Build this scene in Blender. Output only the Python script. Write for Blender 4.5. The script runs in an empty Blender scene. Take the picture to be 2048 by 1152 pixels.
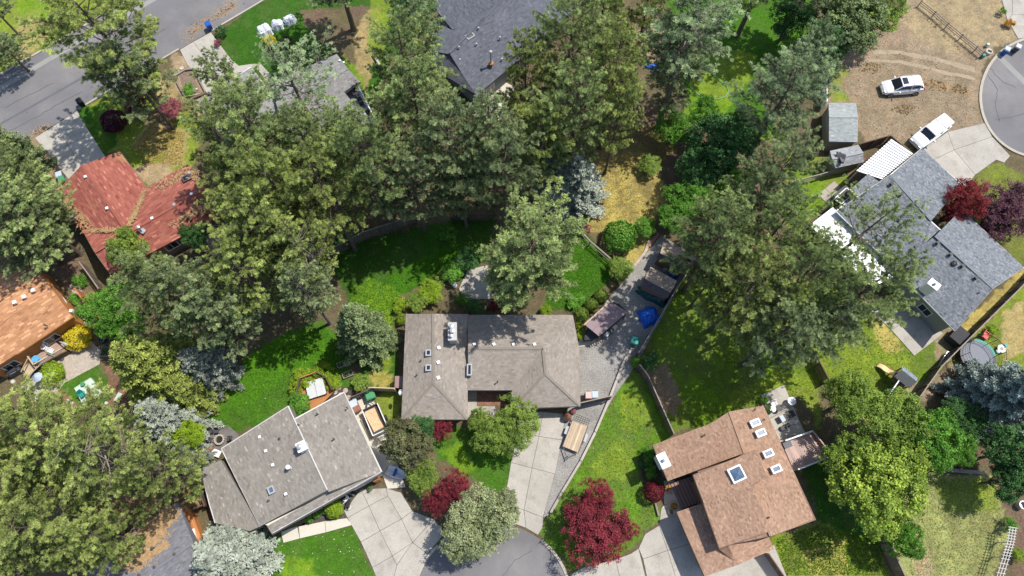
import bpy, math, random
import numpy as np
from mathutils import Vector, Matrix

# ---------------------------------------------------------------- camera, light, exposure
F_PX, HC, TILT = 1400.0, 68.0, math.radians(20.0)
CT, ST = math.cos(TILT), math.sin(TILT)
S = bpy.context.scene
C = S.collection
cam_d = bpy.data.cameras.new('camera'); cam = bpy.data.objects.new('camera', cam_d); C.objects.link(cam)
cam_d.sensor_width = 36.0; cam_d.lens = F_PX / 2048 * 36.0
cam_d.clip_start = 0.5; cam_d.clip_end = 4000
cam.location = (0, 0, HC); cam.rotation_euler = (TILT, 0, 0)
S.camera = cam
SUN_DIR = Vector((0.45, 0.25, 1.0)).normalized()
EL = math.asin(SUN_DIR.z); AZ = math.atan2(SUN_DIR.x, SUN_DIR.y)
W = bpy.data.worlds.new('World'); S.world = W; W.use_nodes = True
wn = W.node_tree.nodes; wl = W.node_tree.links
bg = wn['Background']; sky = wn.new('ShaderNodeTexSky'); sky.sky_type = 'NISHITA'; sky.sun_disc = False
sky.sun_elevation = EL; sky.sun_rotation = AZ
wl.new(sky.outputs[0], bg.inputs[0]); bg.inputs[1].default_value = 0.15
sun_d = bpy.data.lights.new('sun', 'SUN'); sun_d.energy = 4.4; sun_d.angle = math.radians(0.5); sun_d.color = (1.0, 0.955, 0.88)
sun = bpy.data.objects.new('sun', sun_d); C.objects.link(sun)
sun.rotation_euler = SUN_DIR.to_track_quat('Z', 'Y').to_euler(); sun.location = (60, 40, 120)
vs = S.view_settings; vs.view_transform = 'Standard'; vs.look = 'None'; vs.gamma = 1.0; vs.use_curve_mapping = False; vs.exposure = 0.19
S.cycles.max_bounces = 5; S.cycles.diffuse_bounces = 2; S.cycles.glossy_bounces = 2; S.cycles.transmission_bounces = 4; S.cycles.transparent_max_bounces = 6

rnd = random.Random(7)
RNG = np.random.default_rng(11)

def G(px, py, h=0.0):
    """place seen at photo pixel (px, py) that lies h metres above the ground"""
    u = (px - 1024) / F_PX; v = (576 - py) / F_PX
    t = (HC - h) / (CT - v * ST)
    return Vector((u * t, (ST + v * CT) * t, h))
def PPM(px, py, h=0.0):
    v = (576 - py) / F_PX
    return F_PX * (CT - v * ST) / (HC - h)
def GG(pts, h=0.0):
    return [G(p[0], p[1], p[2] if len(p) > 2 else h) for p in pts]

# ---------------------------------------------------------------- object helpers
ROOT = {}
def thing(name, label, cat, loc=(0, 0, 0), rz=0.0, group=None):
    o = bpy.data.objects.new(name, None); C.objects.link(o)
    o.empty_display_size = 0.3
    o.location = loc; o.rotation_euler = (0, 0, rz); o['label'] = label; o['category'] = cat
    if group: o['group'] = group
    ROOT[o.name] = Vector(loc)
    return o
def rootloc(o):
    while o.parent: o = o.parent
    return Vector(o.location)
def tag(o, label, cat, group=None):
    o['label'] = label; o['category'] = cat
    if group: o['group'] = group
    return o
def link(name, me, mat, parent=None, kind=None):
    o = bpy.data.objects.new(name, me); C.objects.link(o)
    if mat is not None:
        if not me.materials: me.materials.append(mat)
        elif me.materials[0] != mat:
            o.material_slots[0].link = 'OBJECT'; o.material_slots[0].material = mat
    if parent: o.parent = parent
    if kind: o['kind'] = kind
    return o
def copy_tree(o, parent=None):
    c = o.copy(); C.objects.link(c); c.parent = parent
    for ch in list(o.children): copy_tree(ch, c)
    return c

def np_mesh(name, V, Fc, tone=None, smooth=False):
    """V (n,3), Fc (m,k) -> mesh, tone (m,) face values"""
    V = np.asarray(V, dtype=np.float32); Fc = np.asarray(Fc, dtype=np.int32)
    me = bpy.data.meshes.new(name); k = Fc.shape[1]
    me.vertices.add(len(V)); me.vertices.foreach_set('co', V.ravel())
    me.loops.add(Fc.size); me.loops.foreach_set('vertex_index', Fc.ravel())
    me.polygons.add(len(Fc)); me.polygons.foreach_set('loop_start', np.arange(0, Fc.size, k, dtype=np.int32))
    me.polygons.foreach_set('loop_total', np.full(len(Fc), k, dtype=np.int32))
    if smooth: me.polygons.foreach_set('use_smooth', np.ones(len(Fc), dtype=bool))
    if tone is not None:
        a = me.attributes.new('tone', 'FLOAT', 'FACE'); a.data.foreach_set('value', np.asarray(tone, dtype=np.float32))
    me.update(); me.validate()
    return me

class MB:
    def __init__(s): s.v = []; s.f = []; s.t = []
    def add(s, vs, fs, tone=0.5):
        n = len(s.v); s.v += [tuple(p) for p in vs]; s.f += [tuple(i + n for i in f) for f in fs]; s.t += [tone] * len(fs); return s
    def box(s, c, d, rz=0, tone=0.5, rx=0, ry=0):
        M = Matrix.Rotation(rz, 3, 'Z') @ Matrix.Rotation(ry, 3, 'Y') @ Matrix.Rotation(rx, 3, 'X')
        c = Vector(c); x, y, z = d[0] / 2, d[1] / 2, d[2] / 2
        P = [c + M @ Vector((a * x, b * y, e * z)) for e in (-1, 1) for b in (-1, 1) for a in (-1, 1)]
        return s.add(P, [(0, 2, 3, 1), (4, 5, 7, 6), (0, 1, 5, 4), (2, 6, 7, 3), (0, 4, 6, 2), (1, 3, 7, 5)], tone)
    def bar(s, a, b, w, h, tone=0.5):
        """box of width w, height h from a to b (centre line)"""
        a = Vector(a); b = Vector(b); d = b - a; L = d.length
        if L < 1e-6: return s
        d.normalize(); up = Vector((0, 0, 1)) if abs(d.z) < 0.95 else Vector((1, 0, 0))
        sd = d.cross(up).normalized(); up = sd.cross(d).normalized()
        P = []
        for q in (a, b):
            for i, j in ((-1, -1), (1, -1), (1, 1), (-1, 1)): P.append(q + sd * (i * w / 2) + up * (j * h / 2))
        return s.add(P, [(3, 2, 1, 0), (4, 5, 6, 7), (0, 1, 5, 4), (1, 2, 6, 5), (2, 3, 7, 6), (3, 0, 4, 7)], tone)
    def prism(s, poly, z0, z1, tone=0.5):
        """poly xy, counter-clockwise made sure; z0,z1 numbers or lists"""
        n = len(poly); A = sum(poly[i][0] * poly[(i + 1) % n][1] - poly[(i + 1) % n][0] * poly[i][1] for i in range(n))
        idx = list(range(n)) if A > 0 else list(range(n))[::-1]
        zl = z0 if isinstance(z0, (list, tuple)) else [z0] * n; zh = z1 if isinstance(z1, (list, tuple)) else [z1] * n
        P = [(poly[i][0], poly[i][1], zl[i]) for i in idx] + [(poly[i][0], poly[i][1], zh[i]) for i in idx]
        fs = [tuple(range(n - 1, -1, -1)), tuple(range(n, 2 * n))] + [(i, (i + 1) % n, n + (i + 1) % n, n + i) for i in range(n)]
        return s.add(P, fs, tone)
    def tube(s, pts, rs, n=6, tone=0.5, cap=True):
        pts = [Vector(p) for p in pts]
        if not isinstance(rs, (list, tuple)): rs = [rs] * len(pts)
        P = []
        for i, p in enumerate(pts):
            d = (pts[min(i + 1, len(pts) - 1)] - pts[max(i - 1, 0)]).normalized()
            a = d.cross(Vector((0, 0, 1))) if abs(d.z) < 0.9 else d.cross(Vector((1, 0, 0)))
            a.normalize(); b = d.cross(a)
            for k in range(n):
                t = 2 * math.pi * k / n; P.append(p + (a * math.cos(t) + b * math.sin(t)) * rs[i])
        fs = [(i * n + k, i * n + (k + 1) % n, (i + 1) * n + (k + 1) % n, (i + 1) * n + k) for i in range(len(pts) - 1) for k in range(n)]
        if cap: fs += [tuple(range(n))[::-1], tuple(range((len(pts) - 1) * n, len(pts) * n))]
        return s.add(P, fs, tone)
    def lathe(s, c, prof, n=16, tone=0.5, sx=1, sy=1):
        """prof list of (r, z)"""
        P = []
        for r, z in prof:
            for k in range(n):
                t = 2 * math.pi * k / n; P.append((c[0] + r * math.cos(t) * sx, c[1] + r * math.sin(t) * sy, c[2] + z))
        m = len(prof)
        fs = [(i * n + k, i * n + (k + 1) % n, (i + 1) * n + (k + 1) % n, (i + 1) * n + k) for i in range(m - 1) for k in range(n)]
        if prof[0][0] > 1e-4: fs.append(tuple(range(n))[::-1])
        if prof[-1][0] > 1e-4: fs.append(tuple(range((m - 1) * n, m * n)))
        return s.add(P, fs, tone)
    def blob(s, c, r, n=8, m=5, jit=0.15, tone=0.5, flat=1.0):
        rr = rnd
        P = [(c[0], c[1], c[2] - r * flat)]
        for i in range(1, m):
            ph = math.pi * i / m
            for k in range(n):
                t = 2 * math.pi * k / n; q = r * (1 + rr.uniform(-jit, jit))
                P.append((c[0] + q * math.sin(ph) * math.cos(t), c[1] + q * math.sin(ph) * math.sin(t), c[2] - q * flat * math.cos(ph)))
        P.append((c[0], c[1], c[2] + r * flat)); L = len(P) - 1
        fs = [(0, 1 + (k + 1) % n, 1 + k) for k in range(n)]
        for i in range(m - 2):
            for k in range(n): fs.append((1 + i * n + k, 1 + i * n + (k + 1) % n, 1 + (i + 1) * n + (k + 1) % n, 1 + (i + 1) * n + k))
        fs += [(L, 1 + (m - 2) * n + k, 1 + (m - 2) * n + (k + 1) % n) for k in range(n)]
        return s.add(P, fs, tone)
    def mesh(s, name, off=None, smooth=False):
        me = bpy.data.meshes.new(name)
        V = s.v if off is None else [(p[0] - off[0], p[1] - off[1], p[2] - off[2]) for p in s.v]
        me.from_pydata(V, [], s.f)
        a = me.attributes.new('tone', 'FLOAT', 'FACE'); a.data.foreach_set('value', np.asarray(s.t, dtype=np.float32))
        if smooth:
            for p in me.polygons: p.use_smooth = True
        me.update(); return me
    def build(s, name, mat, parent=None, world=False, kind=None, smooth=False, label=None):
        off = rootloc(parent) if (world and parent) else None
        o = link(name, s.mesh(name, off, smooth), mat, parent, kind)
        if label: o['label'] = label
        return o

# ---------------------------------------------------------------- materials
def hexc(r, g, b): return (r, g, b, 1)
MATS = {}
def mat(name, col, rough=0.8, var=0.12, scale=3.0, fine=0.12, fscale=40.0, bump=0.0, bscale=60.0, tone=0.0, tone2=None, metal=0.0,
        stain=None, stain_scale=1.2, stain_lo=0.55, stain_hi=0.7, spec=0.3, objrand=0.0, coord='Object', trans=0.0, coat=0.0):
    """procedural surface: two scales of noise on the colour, optional stain colour, optional per-piece tone, fine bump"""
    if name in MATS: return MATS[name]
    m = bpy.data.materials.new(name); m.use_nodes = True; nt = m.node_tree; N = nt.nodes; L = nt.links
    b = N['Principled BSDF']; b.inputs['Roughness'].default_value = rough; b.inputs['Metallic'].default_value = metal
    b.inputs['Specular IOR Level'].default_value = spec
    if coat: b.inputs['Coat Weight'].default_value = coat
    tc = N.new('ShaderNodeTexCoord'); src = tc.outputs[coord]
    def noise(sc, det=3, ro=0.55):
        n = N.new('ShaderNodeTexNoise'); n.inputs['Scale'].default_value = sc; n.inputs['Detail'].default_value = det; n.inputs['Roughness'].default_value = ro
        L.new(src, n.inputs['Vector']); return n.outputs['Fac']
    def rng(x, lo, hi, a=0.25, bb=0.75):
        r = N.new('ShaderNodeMapRange'); r.inputs[1].default_value = a; r.inputs[2].default_value = bb; r.inputs[3].default_value = lo; r.inputs[4].default_value = hi
        L.new(x, r.inputs[0]); return r.outputs[0]
    def mul(x, y):
        q = N.new('ShaderNodeMath'); q.operation = 'MULTIPLY'; L.new(x, q.inputs[0]); L.new(y, q.inputs[1]); return q.outputs[0]
    def mixc(f, a, bcol):
        q = N.new('ShaderNodeMix'); q.data_type = 'RGBA'
        L.new(f, q.inputs[0])
        if isinstance(a, tuple): q.inputs[6].default_value = a
        else: L.new(a, q.inputs[6])
        if isinstance(bcol, tuple): q.inputs[7].default_value = bcol
        else: L.new(bcol, q.inputs[7])
        return q.outputs[2]
    base = (*col[:3], 1)
    colo = None
    if tone2 is not None:
        at = N.new('ShaderNodeAttribute'); at.attribute_name = 'tone'
        colo = mixc(at.outputs['Fac'], base, (*tone2[:3], 1))
    fac = mul(rng(noise(scale), 1 - var, 1 + var), rng(noise(fscale, 2), 1 - fine, 1 + fine))
    if tone:
        at = N.new('ShaderNodeAttribute'); at.attribute_name = 'tone'
        fac = mul(fac, rng(at.outputs['Fac'], 1 - tone, 1 + tone, 0, 1))
    if objrand:
        oi = N.new('ShaderNodeObjectInfo'); fac = mul(fac, rng(oi.outputs['Random'], 1 - objrand, 1 + objrand, 0, 1))
    if colo is None:
        rgb = N.new('ShaderNodeRGB'); rgb.outputs[0].default_value = base; colo = rgb.outputs[0]
    if stain is not None:
        colo = mixc(rng(noise(stain_scale, 5, 0.65), 0, 1, stain_lo, stain_hi), colo, (*stain[:3], 1))
    vm = N.new('ShaderNodeVectorMath'); vm.operation = 'SCALE'; L.new(colo, vm.inputs[0]); L.new(fac, vm.inputs['Scale'])
    L.new(vm.outputs[0], b.inputs['Base Color'])
    if bump:
        bp = N.new('ShaderNodeBump'); bp.inputs['Strength'].default_value = bump; bp.inputs['Distance'].default_value = 0.05
        L.new(noise(bscale, 3), bp.inputs['Height']); L.new(bp.outputs[0], b.inputs['Normal'])
    if trans:
        tr = N.new('ShaderNodeBsdfTranslucent'); L.new(vm.outputs[0], tr.inputs[0])
        ms = N.new('ShaderNodeMixShader'); ms.inputs[0].default_value = trans
        L.new(b.outputs[0], ms.inputs[1]); L.new(tr.outputs[0], ms.inputs[2]); L.new(ms.outputs[0], N['Material Output'].inputs[0])
    MATS[name] = m; return m

def leafmat(name, col, col2, trans=0.25, tone=0.35, orand=0.12, rough=0.6):
    """foliage: colour runs from col to col2 from spray to spray, brightness a little from tree to tree"""
    return mat(name, col, rough=rough, var=0.15, scale=0.7, fine=0.1, fscale=8, tone2=col2, tone=tone * 0.5, objrand=orand, trans=trans, spec=0.25)

M_CONC = mat('concrete', (0.415, 0.385, 0.335), 0.9, 0.13, 0.35, 0.13, 11, 0.25, 90, stain=(0.29, 0.26, 0.22), stain_scale=0.8, stain_lo=0.5, stain_hi=0.78, objrand=0.05, coord='Object')
M_CONCP = mat('pale_concrete', (0.56, 0.515, 0.43), 0.9, 0.06, 0.7, 0.06, 14, 0.2, 90, objrand=0.03)
M_CURB = mat('kerb_concrete', (0.42, 0.38, 0.31), 0.9, 0.12, 1.2, 0.15, 25, 0.2)
M_ASPH = mat('asphalt', (0.168, 0.162, 0.166), 0.92, 0.12, 0.25, 0.14, 24, 0.3, 120, stain=(0.215, 0.205, 0.20), stain_scale=0.13, stain_lo=0.45, stain_hi=0.65)
M_ASPHP = mat('asphalt_patch', (0.28, 0.275, 0.255), 0.92, 0.08, 0.8, 0.1, 30, 0.2, 120)
M_ASPHD = mat('asphalt_sealed', (0.125, 0.125, 0.135), 0.9, 0.10, 0.5, 0.1, 30, 0.2, 120)
M_GRAVEL = mat('gravel', (0.30, 0.285, 0.262), 0.95, 0.14, 0.45, 0.42, 9, 1.0, 12, stain=(0.17, 0.155, 0.142), stain_scale=0.4, stain_lo=0.5, stain_hi=0.8)
M_BARK = mat('bark', (0.15, 0.115, 0.09), 0.95, 0.3, 2.0, 0.3, 15, 0.8, 25)
M_BARKG = mat('grey_branch', (0.26, 0.22, 0.185), 0.95, 0.2, 2.0, 0.3, 15, 0.4, 25)
M_WOODG = mat('weathered_wood', (0.30, 0.255, 0.215), 0.9, 0.15, 1.5, 0.2, 20, 0.3, 40, tone=0.25)
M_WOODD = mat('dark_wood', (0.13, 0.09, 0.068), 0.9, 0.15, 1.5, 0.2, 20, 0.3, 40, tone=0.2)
M_WOODO = mat('orange_wood', (0.46, 0.20, 0.075), 0.75, 0.12, 1.5, 0.15, 20, 0.2, 40, tone=0.22)
M_WOODT = mat('tan_timber', (0.52, 0.40, 0.27), 0.8, 0.12, 1.5, 0.15, 20, 0.2, 40, tone=0.2)
M_TRIM = mat('off_white_trim', (0.60, 0.59, 0.56), 0.6, 0.08, 1, 0.06, 20)
M_WHITE = mat('white_paint', (0.78, 0.78, 0.77), 0.5, 0.04, 1, 0.04, 20, spec=0.4)
M_WHITEM = mat('white_metal', (0.84, 0.85, 0.86), 0.35, 0.04, 1, 0.03, 20, spec=0.5)
M_CARW = mat('white_car_paint', (0.80, 0.81, 0.83), 0.25, 0.02, 1, 0.02, 20, spec=0.5, coat=0.6)
M_GLASS = mat('dark_glass', (0.015, 0.02, 0.03), 0.08, 0.1, 1, 0.05, 10, spec=0.7)
M_SKYL = mat('skylight_glass', (0.10, 0.15, 0.23), 0.12, 0.3, 1.5, 0.05, 10, spec=0.8)
M_BLACK = mat('black_plastic', (0.022, 0.022, 0.026), 0.5, 0.1, 3, 0.1, 20)
M_DGREY = mat('dark_grey_metal', (0.07, 0.07, 0.08), 0.5, 0.1, 3, 0.1, 20)
M_GREY = mat('grey_metal', (0.36, 0.37, 0.385), 0.45, 0.08, 3, 0.08, 20, spec=0.5)
M_GALV = mat('galvanised_metal', (0.52, 0.53, 0.55), 0.35, 0.1, 3, 0.08, 20, metal=0.5)
M_BLUE = mat('blue_plastic', (0.02, 0.10, 0.42), 0.45, 0.1, 3, 0.06, 20)
M_TARP = mat('blue_tarpaulin', (0.01, 0.13, 0.62), 0.4, 0.2, 3, 0.1, 12, 0.6, 8, spec=0.5)
M_TEALP = mat('teal_plastic', (0.03, 0.27, 0.23), 0.45, 0.1, 3, 0.06, 20)
M_GREENP = mat('green_plastic', (0.07, 0.27, 0.12), 0.5, 0.1, 3, 0.06, 20)
M_REDP = mat('red_plastic', (0.62, 0.05, 0.04), 0.4, 0.1, 3, 0.06, 20)
M_BROWNP = mat('brown_plastic', (0.25, 0.12, 0.08), 0.5, 0.1, 3, 0.06, 20)
M_YELP = mat('yellow_slide_plastic', (0.85, 0.62, 0.32), 0.45, 0.08, 2, 0.04, 20)
M_STONE = mat('stepping_stone', (0.44, 0.36, 0.30), 0.9, 0.15, 3, 0.15, 20, 0.4, 30, objrand=0.2)
M_FLAG = mat('tan_flagstone', (0.50, 0.37, 0.22), 0.9, 0.2, 3, 0.15, 20, 0.4, 30, objrand=0.25)
M_PURP = mat('mauve_metal_roof', (0.235, 0.165, 0.175), 0.55, 0.08, 1, 0.06, 20, spec=0.4)
M_MULCH = mat('dark_mulch', (0.085, 0.07, 0.065), 0.98, 0.25, 2, 0.5, 14, 1.0, 18)
M_BARKM = mat('red_bark_mulch', (0.24, 0.125, 0.085), 0.98, 0.3, 1.5, 0.5, 14, 1.0, 18)
M_PAVER = mat('paver', (0.37, 0.33, 0.28), 0.9, 0.12, 1, 0.15, 14, 0.4, 20, objrand=0.15)
M_SOFA = mat('charcoal_cover', (0.05, 0.05, 0.055), 0.8, 0.1, 3, 0.1, 20)
M_MINT = mat('pale_green_decking', (0.50, 0.60, 0.50), 0.7, 0.06, 1, 0.06, 14, tone=0.12)
M_MAUVEDECK = mat('mauve_decking', (0.48, 0.345, 0.30), 0.7, 0.06, 1, 0.06, 14, tone=0.18)
M_CANVAS = mat('white_canvas', (0.66, 0.70, 0.76), 0.8, 0.06, 2, 0.06, 14)
M_OSB = mat('plywood_load', (0.62, 0.42, 0.25), 0.85, 0.25, 6, 0.3, 20, 0.4, 20)
# ---------------------------------------------------------------- ground sheet with blended cover colours
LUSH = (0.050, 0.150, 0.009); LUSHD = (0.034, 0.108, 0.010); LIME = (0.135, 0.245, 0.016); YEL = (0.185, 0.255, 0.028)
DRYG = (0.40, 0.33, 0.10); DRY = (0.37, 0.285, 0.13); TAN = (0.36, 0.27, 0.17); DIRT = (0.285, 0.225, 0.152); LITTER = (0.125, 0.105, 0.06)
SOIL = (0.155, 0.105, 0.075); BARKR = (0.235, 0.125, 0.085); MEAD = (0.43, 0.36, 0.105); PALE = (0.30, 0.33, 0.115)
COVER = [
 ([(-200,-200),(2250,-200),(2250,1350),(-200,1350)], LITTER, 0),
 ([(-200,-200),(300,-40),(130,73),(0,150),(-200,260)], YEL, 0.3), ([(35,30),(95,10),(110,60),(60,110),(30,130)], DRY, 0.5), ([(25,0),(110,0),(95,40),(45,35)], LIME, 0.4),
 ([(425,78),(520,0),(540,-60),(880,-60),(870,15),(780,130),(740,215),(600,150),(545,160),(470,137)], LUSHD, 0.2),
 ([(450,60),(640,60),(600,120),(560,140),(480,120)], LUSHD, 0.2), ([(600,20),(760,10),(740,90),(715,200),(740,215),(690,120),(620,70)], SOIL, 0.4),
 ([(705,60),(735,25),(765,10),(745,130),(735,185),(712,150)], DRY, 0.5), ([(745,-20),(800,-20),(775,60),(760,130),(735,90)], YEL, 0.4), ([(680,100),(690,112),(735,170),(725,175),(700,150)], LIME, 0.3),
 ([(150,225),(215,185),(345,190),(410,260),(380,345),(330,375),(293,378),(240,300),(205,310),(163,240)], YEL, 0.3),
 ([(155,222),(205,200),(235,230),(235,290),(205,312),(165,245)], LUSHD, 0.3), ([(255,215),(330,225),(350,270),(290,260)], SOIL, 0.4),
 ([(300,240),(375,260),(370,330),(300,345),(262,290)], DRY, 0.6), ([(245,290),(290,300),(335,320),(280,330)], LIME, 0.5),
 ([(268,335),(335,322),(350,345),(300,378),(285,370)], TAN, 0.3), ([(35,285),(75,272),(135,356),(110,392),(85,360)], TAN, 0.5), ([(40,290),(90,330),(125,372),(100,385)], DIRT, 0.5),
 ([(340,100),(372,110),(400,150),(450,240),(400,250),(350,180)], TAN, 0.4), ([(300,150),(345,160),(360,210),(310,200)], DRY, 0.5),
 ([(1330,-60),(1640,-60),(1620,60),(1500,170),(1580,290),(1560,310),(1490,290),(1380,230),(1360,150)], LUSH, 0.2),
 ([(1390,120),(1440,90),(1510,110),(1500,160),(1440,215),(1380,180)], YEL, 0.5), ([(1375,175),(1420,200),(1470,200),(1440,240),(1360,240)], LIME, 0.4), ([(1510,260),(1560,265),(1565,300),(1520,310)], LIME, 0.3),
 ([(1270,60),(1330,50),(1340,120),(1300,130)], TAN, 0.3), ([(1180,230),(1320,215),(1300,280),(1190,330)], SOIL, 0.4),
 ([(1630,160),(1700,110),(1790,55),(1830,-60),(2200,-60),(2200,60),(2048,78),(1990,95),(1965,140),(1960,190),(1975,247),(1890,270),(1850,300),(1780,280),(1740,292),(1700,240),(1650,210)], DIRT, 0.4),
 ([(1800,30),(1850,0),(1900,-40),(2020,-60),(2040,75),(1990,95),(1960,90),(1900,110),(1830,75)], (0.34,0.275,0.155), 0.7), ([(1690,40),(1790,20),(1830,70),(1760,110),(1680,130)], (0.28,0.21,0.145), 0.4),
 ([(1660,135),(1690,128),(1698,150),(1680,170),(1700,200),(1660,205)], YEL, 0.5), ([(1840,160),(1890,165),(1945,180),(1940,192),(1880,180)], (0.31,0.22,0.12), 0.6),
 ([(1580,300),(1640,290),(1660,330),(1720,345),(1650,420),(1600,430),(1560,330)], YEL, 0.4), ([(1690,340),(1760,300),(1780,290),(1730,360),(1700,370)], SOIL, 0.5), ([(1570,280),(1625,240),(1650,310),(1590,312)], SOIL, 0.4), ([(1555,330),(1640,350),(1660,400),(1590,470),(1540,400)], LIME, 0.4),
 ([(1340,270),(1560,280),(1580,400),(1500,500),(1380,480),(1330,400)], SOIL, 0.2),
 ([(1150,330),(1200,330),(1260,300),(1300,305),(1330,380),(1335,400),(1305,440),(1260,460),(1230,470),(1185,465),(1150,430)], MEAD, 0.7),
 ([(1255,470),(1300,460),(1300,500),(1262,545),(1250,520)], DRYG, 0.5), ([(1180,260),(1340,255),(1360,300),(1300,330),(1190,330)], (0.22,0.165,0.055), 0.6),
 ([(1085,440),(1150,445),(1205,500),(1235,525),(1215,565),(1160,620),(1080,625),(1100,560)], LUSH, 0.2),
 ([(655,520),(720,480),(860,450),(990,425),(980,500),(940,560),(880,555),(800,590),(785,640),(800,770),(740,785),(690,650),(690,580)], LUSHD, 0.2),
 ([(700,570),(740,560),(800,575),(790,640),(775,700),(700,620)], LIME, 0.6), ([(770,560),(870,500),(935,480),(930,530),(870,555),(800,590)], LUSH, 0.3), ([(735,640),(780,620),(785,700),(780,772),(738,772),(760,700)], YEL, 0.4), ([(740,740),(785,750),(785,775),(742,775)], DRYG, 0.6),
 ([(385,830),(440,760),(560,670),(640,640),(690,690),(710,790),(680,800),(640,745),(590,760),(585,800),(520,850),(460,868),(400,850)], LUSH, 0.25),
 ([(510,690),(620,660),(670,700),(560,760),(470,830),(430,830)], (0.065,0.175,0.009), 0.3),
 ([(748,800),(770,782),(802,782),(800,850),(775,880)], YEL, 0.3),
 ([(865,850),(960,860),(1040,925),(1010,985),(960,975),(930,940),(880,920),(850,880)], LUSH, 0.2), ([(880,900),(920,880),(950,940),(930,960)], LIME, 0.4),
 ([(520,1075),(705,1052),(752,1160),(780,1300),(500,1300)], LUSH, 0.2), ([(555,1110),(620,1120),(640,1152),(560,1160)], LIME, 0.5),
 ([(1262,742),(1300,770),(1345,862),(1335,885),(1275,915),(1275,960),(1300,985),(1325,1020),(1320,1048),(1288,1065),(1262,1105),(1165,1135),(1140,1145),(1120,1110),(1076,1070),(1086,1040),(1105,1022),(1222,800)], (0.10,0.215,0.016), 0.4),
 ([(1180,930),(1240,870),(1270,900),(1260,960),(1200,960)], YEL, 0.6), ([(1240,790),(1290,790),(1310,850),(1250,860)], YEL, 0.5),
 ([(1340,560),(1560,560),(1640,560),(1730,610),(1835,705),(1890,650),(1905,700),(1800,850),(1700,780),(1640,770),(1560,790),(1400,858),(1345,862),(1285,735),(1300,640)], (0.115,0.20,0.016), 0.4),
 ([(1600,690),(1730,640),(1825,720),(1810,790),(1700,790),(1640,760)], YEL, 0.6), ([(1460,790),(1560,740),(1640,760),(1640,860),(1600,790),(1540,780),(1440,830)], YEL, 0.4), ([(1360,800),(1400,850),(1470,820),(1380,750)], LIME, 0.4), ([(1735,640),(1760,635),(1810,700),(1770,710)], DRYG, 0.4),
 ([(1283,735),(1335,728),(1365,805),(1350,825),(1325,820)], (0.235,0.165,0.115), 0.2),
 ([(1870,668),(1890,655),(1925,672),(1905,720),(1875,725)], DIRT, 0.3), ([(1800,780),(1850,765),(1860,790),(1830,815)], DIRT, 0.4),
 ([(1905,665),(2048,535),(2200,420),(2200,520),(2048,568),(1952,664)], DRYG, 0.5),
 ([(1950,668),(2048,570),(2200,480),(2200,760),(1980,760),(1890,740)], YEL, 0.5), ([(2000,630),(2048,600),(2060,700),(2010,720)], DRY, 0.3), ([(1870,750),(1950,700),(1930,770),(1850,800)], DIRT, 0.4),
 ([(1930,345),(1995,322),(2048,350),(2200,400),(2200,480),(2048,532),(1955,450)], (0.15,0.19,0.03), 0.5),
 ([(1540,1075),(1640,1040),(1760,1080),(1800,1300),(1580,1300)], YEL, 0.5), ([(1600,1100),(1690,1080),(1700,1150),(1620,1152)], DRYG, 0.6),
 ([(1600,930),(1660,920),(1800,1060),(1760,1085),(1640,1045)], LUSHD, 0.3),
 ([(1820,945),(2000,950),(2015,1080),(1985,1152),(1960,1300),(1820,1300),(1810,1152),(1760,1060)], PALE, 0.5), ([(1860,960),(1990,960),(2000,1020),(1900,1030)], YEL, 0.4), ([(1820,1100),(1840,1090),(1870,1140),(1840,1160)], TAN, 0.5),
 ([(1935,880),(2200,860),(2200,1300),(2030,1300),(2020,1060),(1990,950)], SOIL, 0.3),
 ([(120,770),(185,722),(200,728),(228,790),(205,812),(165,822),(145,800)], LUSH, 0.3),
 ([(205,700),(255,690),(300,800),(255,830),(225,812),(215,770)], BARKR, 0.5), ([(60,790),(130,780),(155,815),(120,840),(70,820)], BARKR, 0.4), ([(150,570),(190,560),(205,620),(180,640)], (0.2,0.22,0.06), 0.4),
 ([(370,960),(410,950),(410,1010),(365,1020)], (0.30,0.19,0.10), 0.5), ([(160,1000),(320,985),(290,1050),(200,1040)], (0.22,0.13,0.07), 0.4), ([(-60,1120),(70,1115),(60,1200),(-60,1200)], (0.30,0.2,0.13), 0.4),
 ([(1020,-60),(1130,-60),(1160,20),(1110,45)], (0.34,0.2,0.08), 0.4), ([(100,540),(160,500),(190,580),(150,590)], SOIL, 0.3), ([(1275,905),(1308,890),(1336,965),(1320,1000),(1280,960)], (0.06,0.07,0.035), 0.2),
]
def smooth_noise(x, y, s, seed):
    r = np.random.default_rng(seed); out = np.zeros_like(x)
    for k in range(5):
        a = r.uniform(0, 2 * np.pi); f = s * r.uniform(0.6, 1.7); p = r.uniform(0, 6.28); q = r.uniform(0, 6.28)
        out += np.sin(f * (x * np.cos(a) + y * np.sin(a)) + p + 0.8 * np.sin(f * 0.7 * (y * np.cos(a) - x * np.sin(a)) + q))
    return out / 5
def inpoly(x, y, P):
    ins = np.zeros(x.shape, dtype=bool); n = len(P)
    for i in range(n):
        x1, y1 = P[i]; x2, y2 = P[(i + 1) % n]
        if y1 == y2: continue
        c = ((y1 > y) != (y2 > y)) & (x < (x2 - x1) * (y - y1) / (y2 - y1) + x1)
        ins ^= c
    return ins
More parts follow.
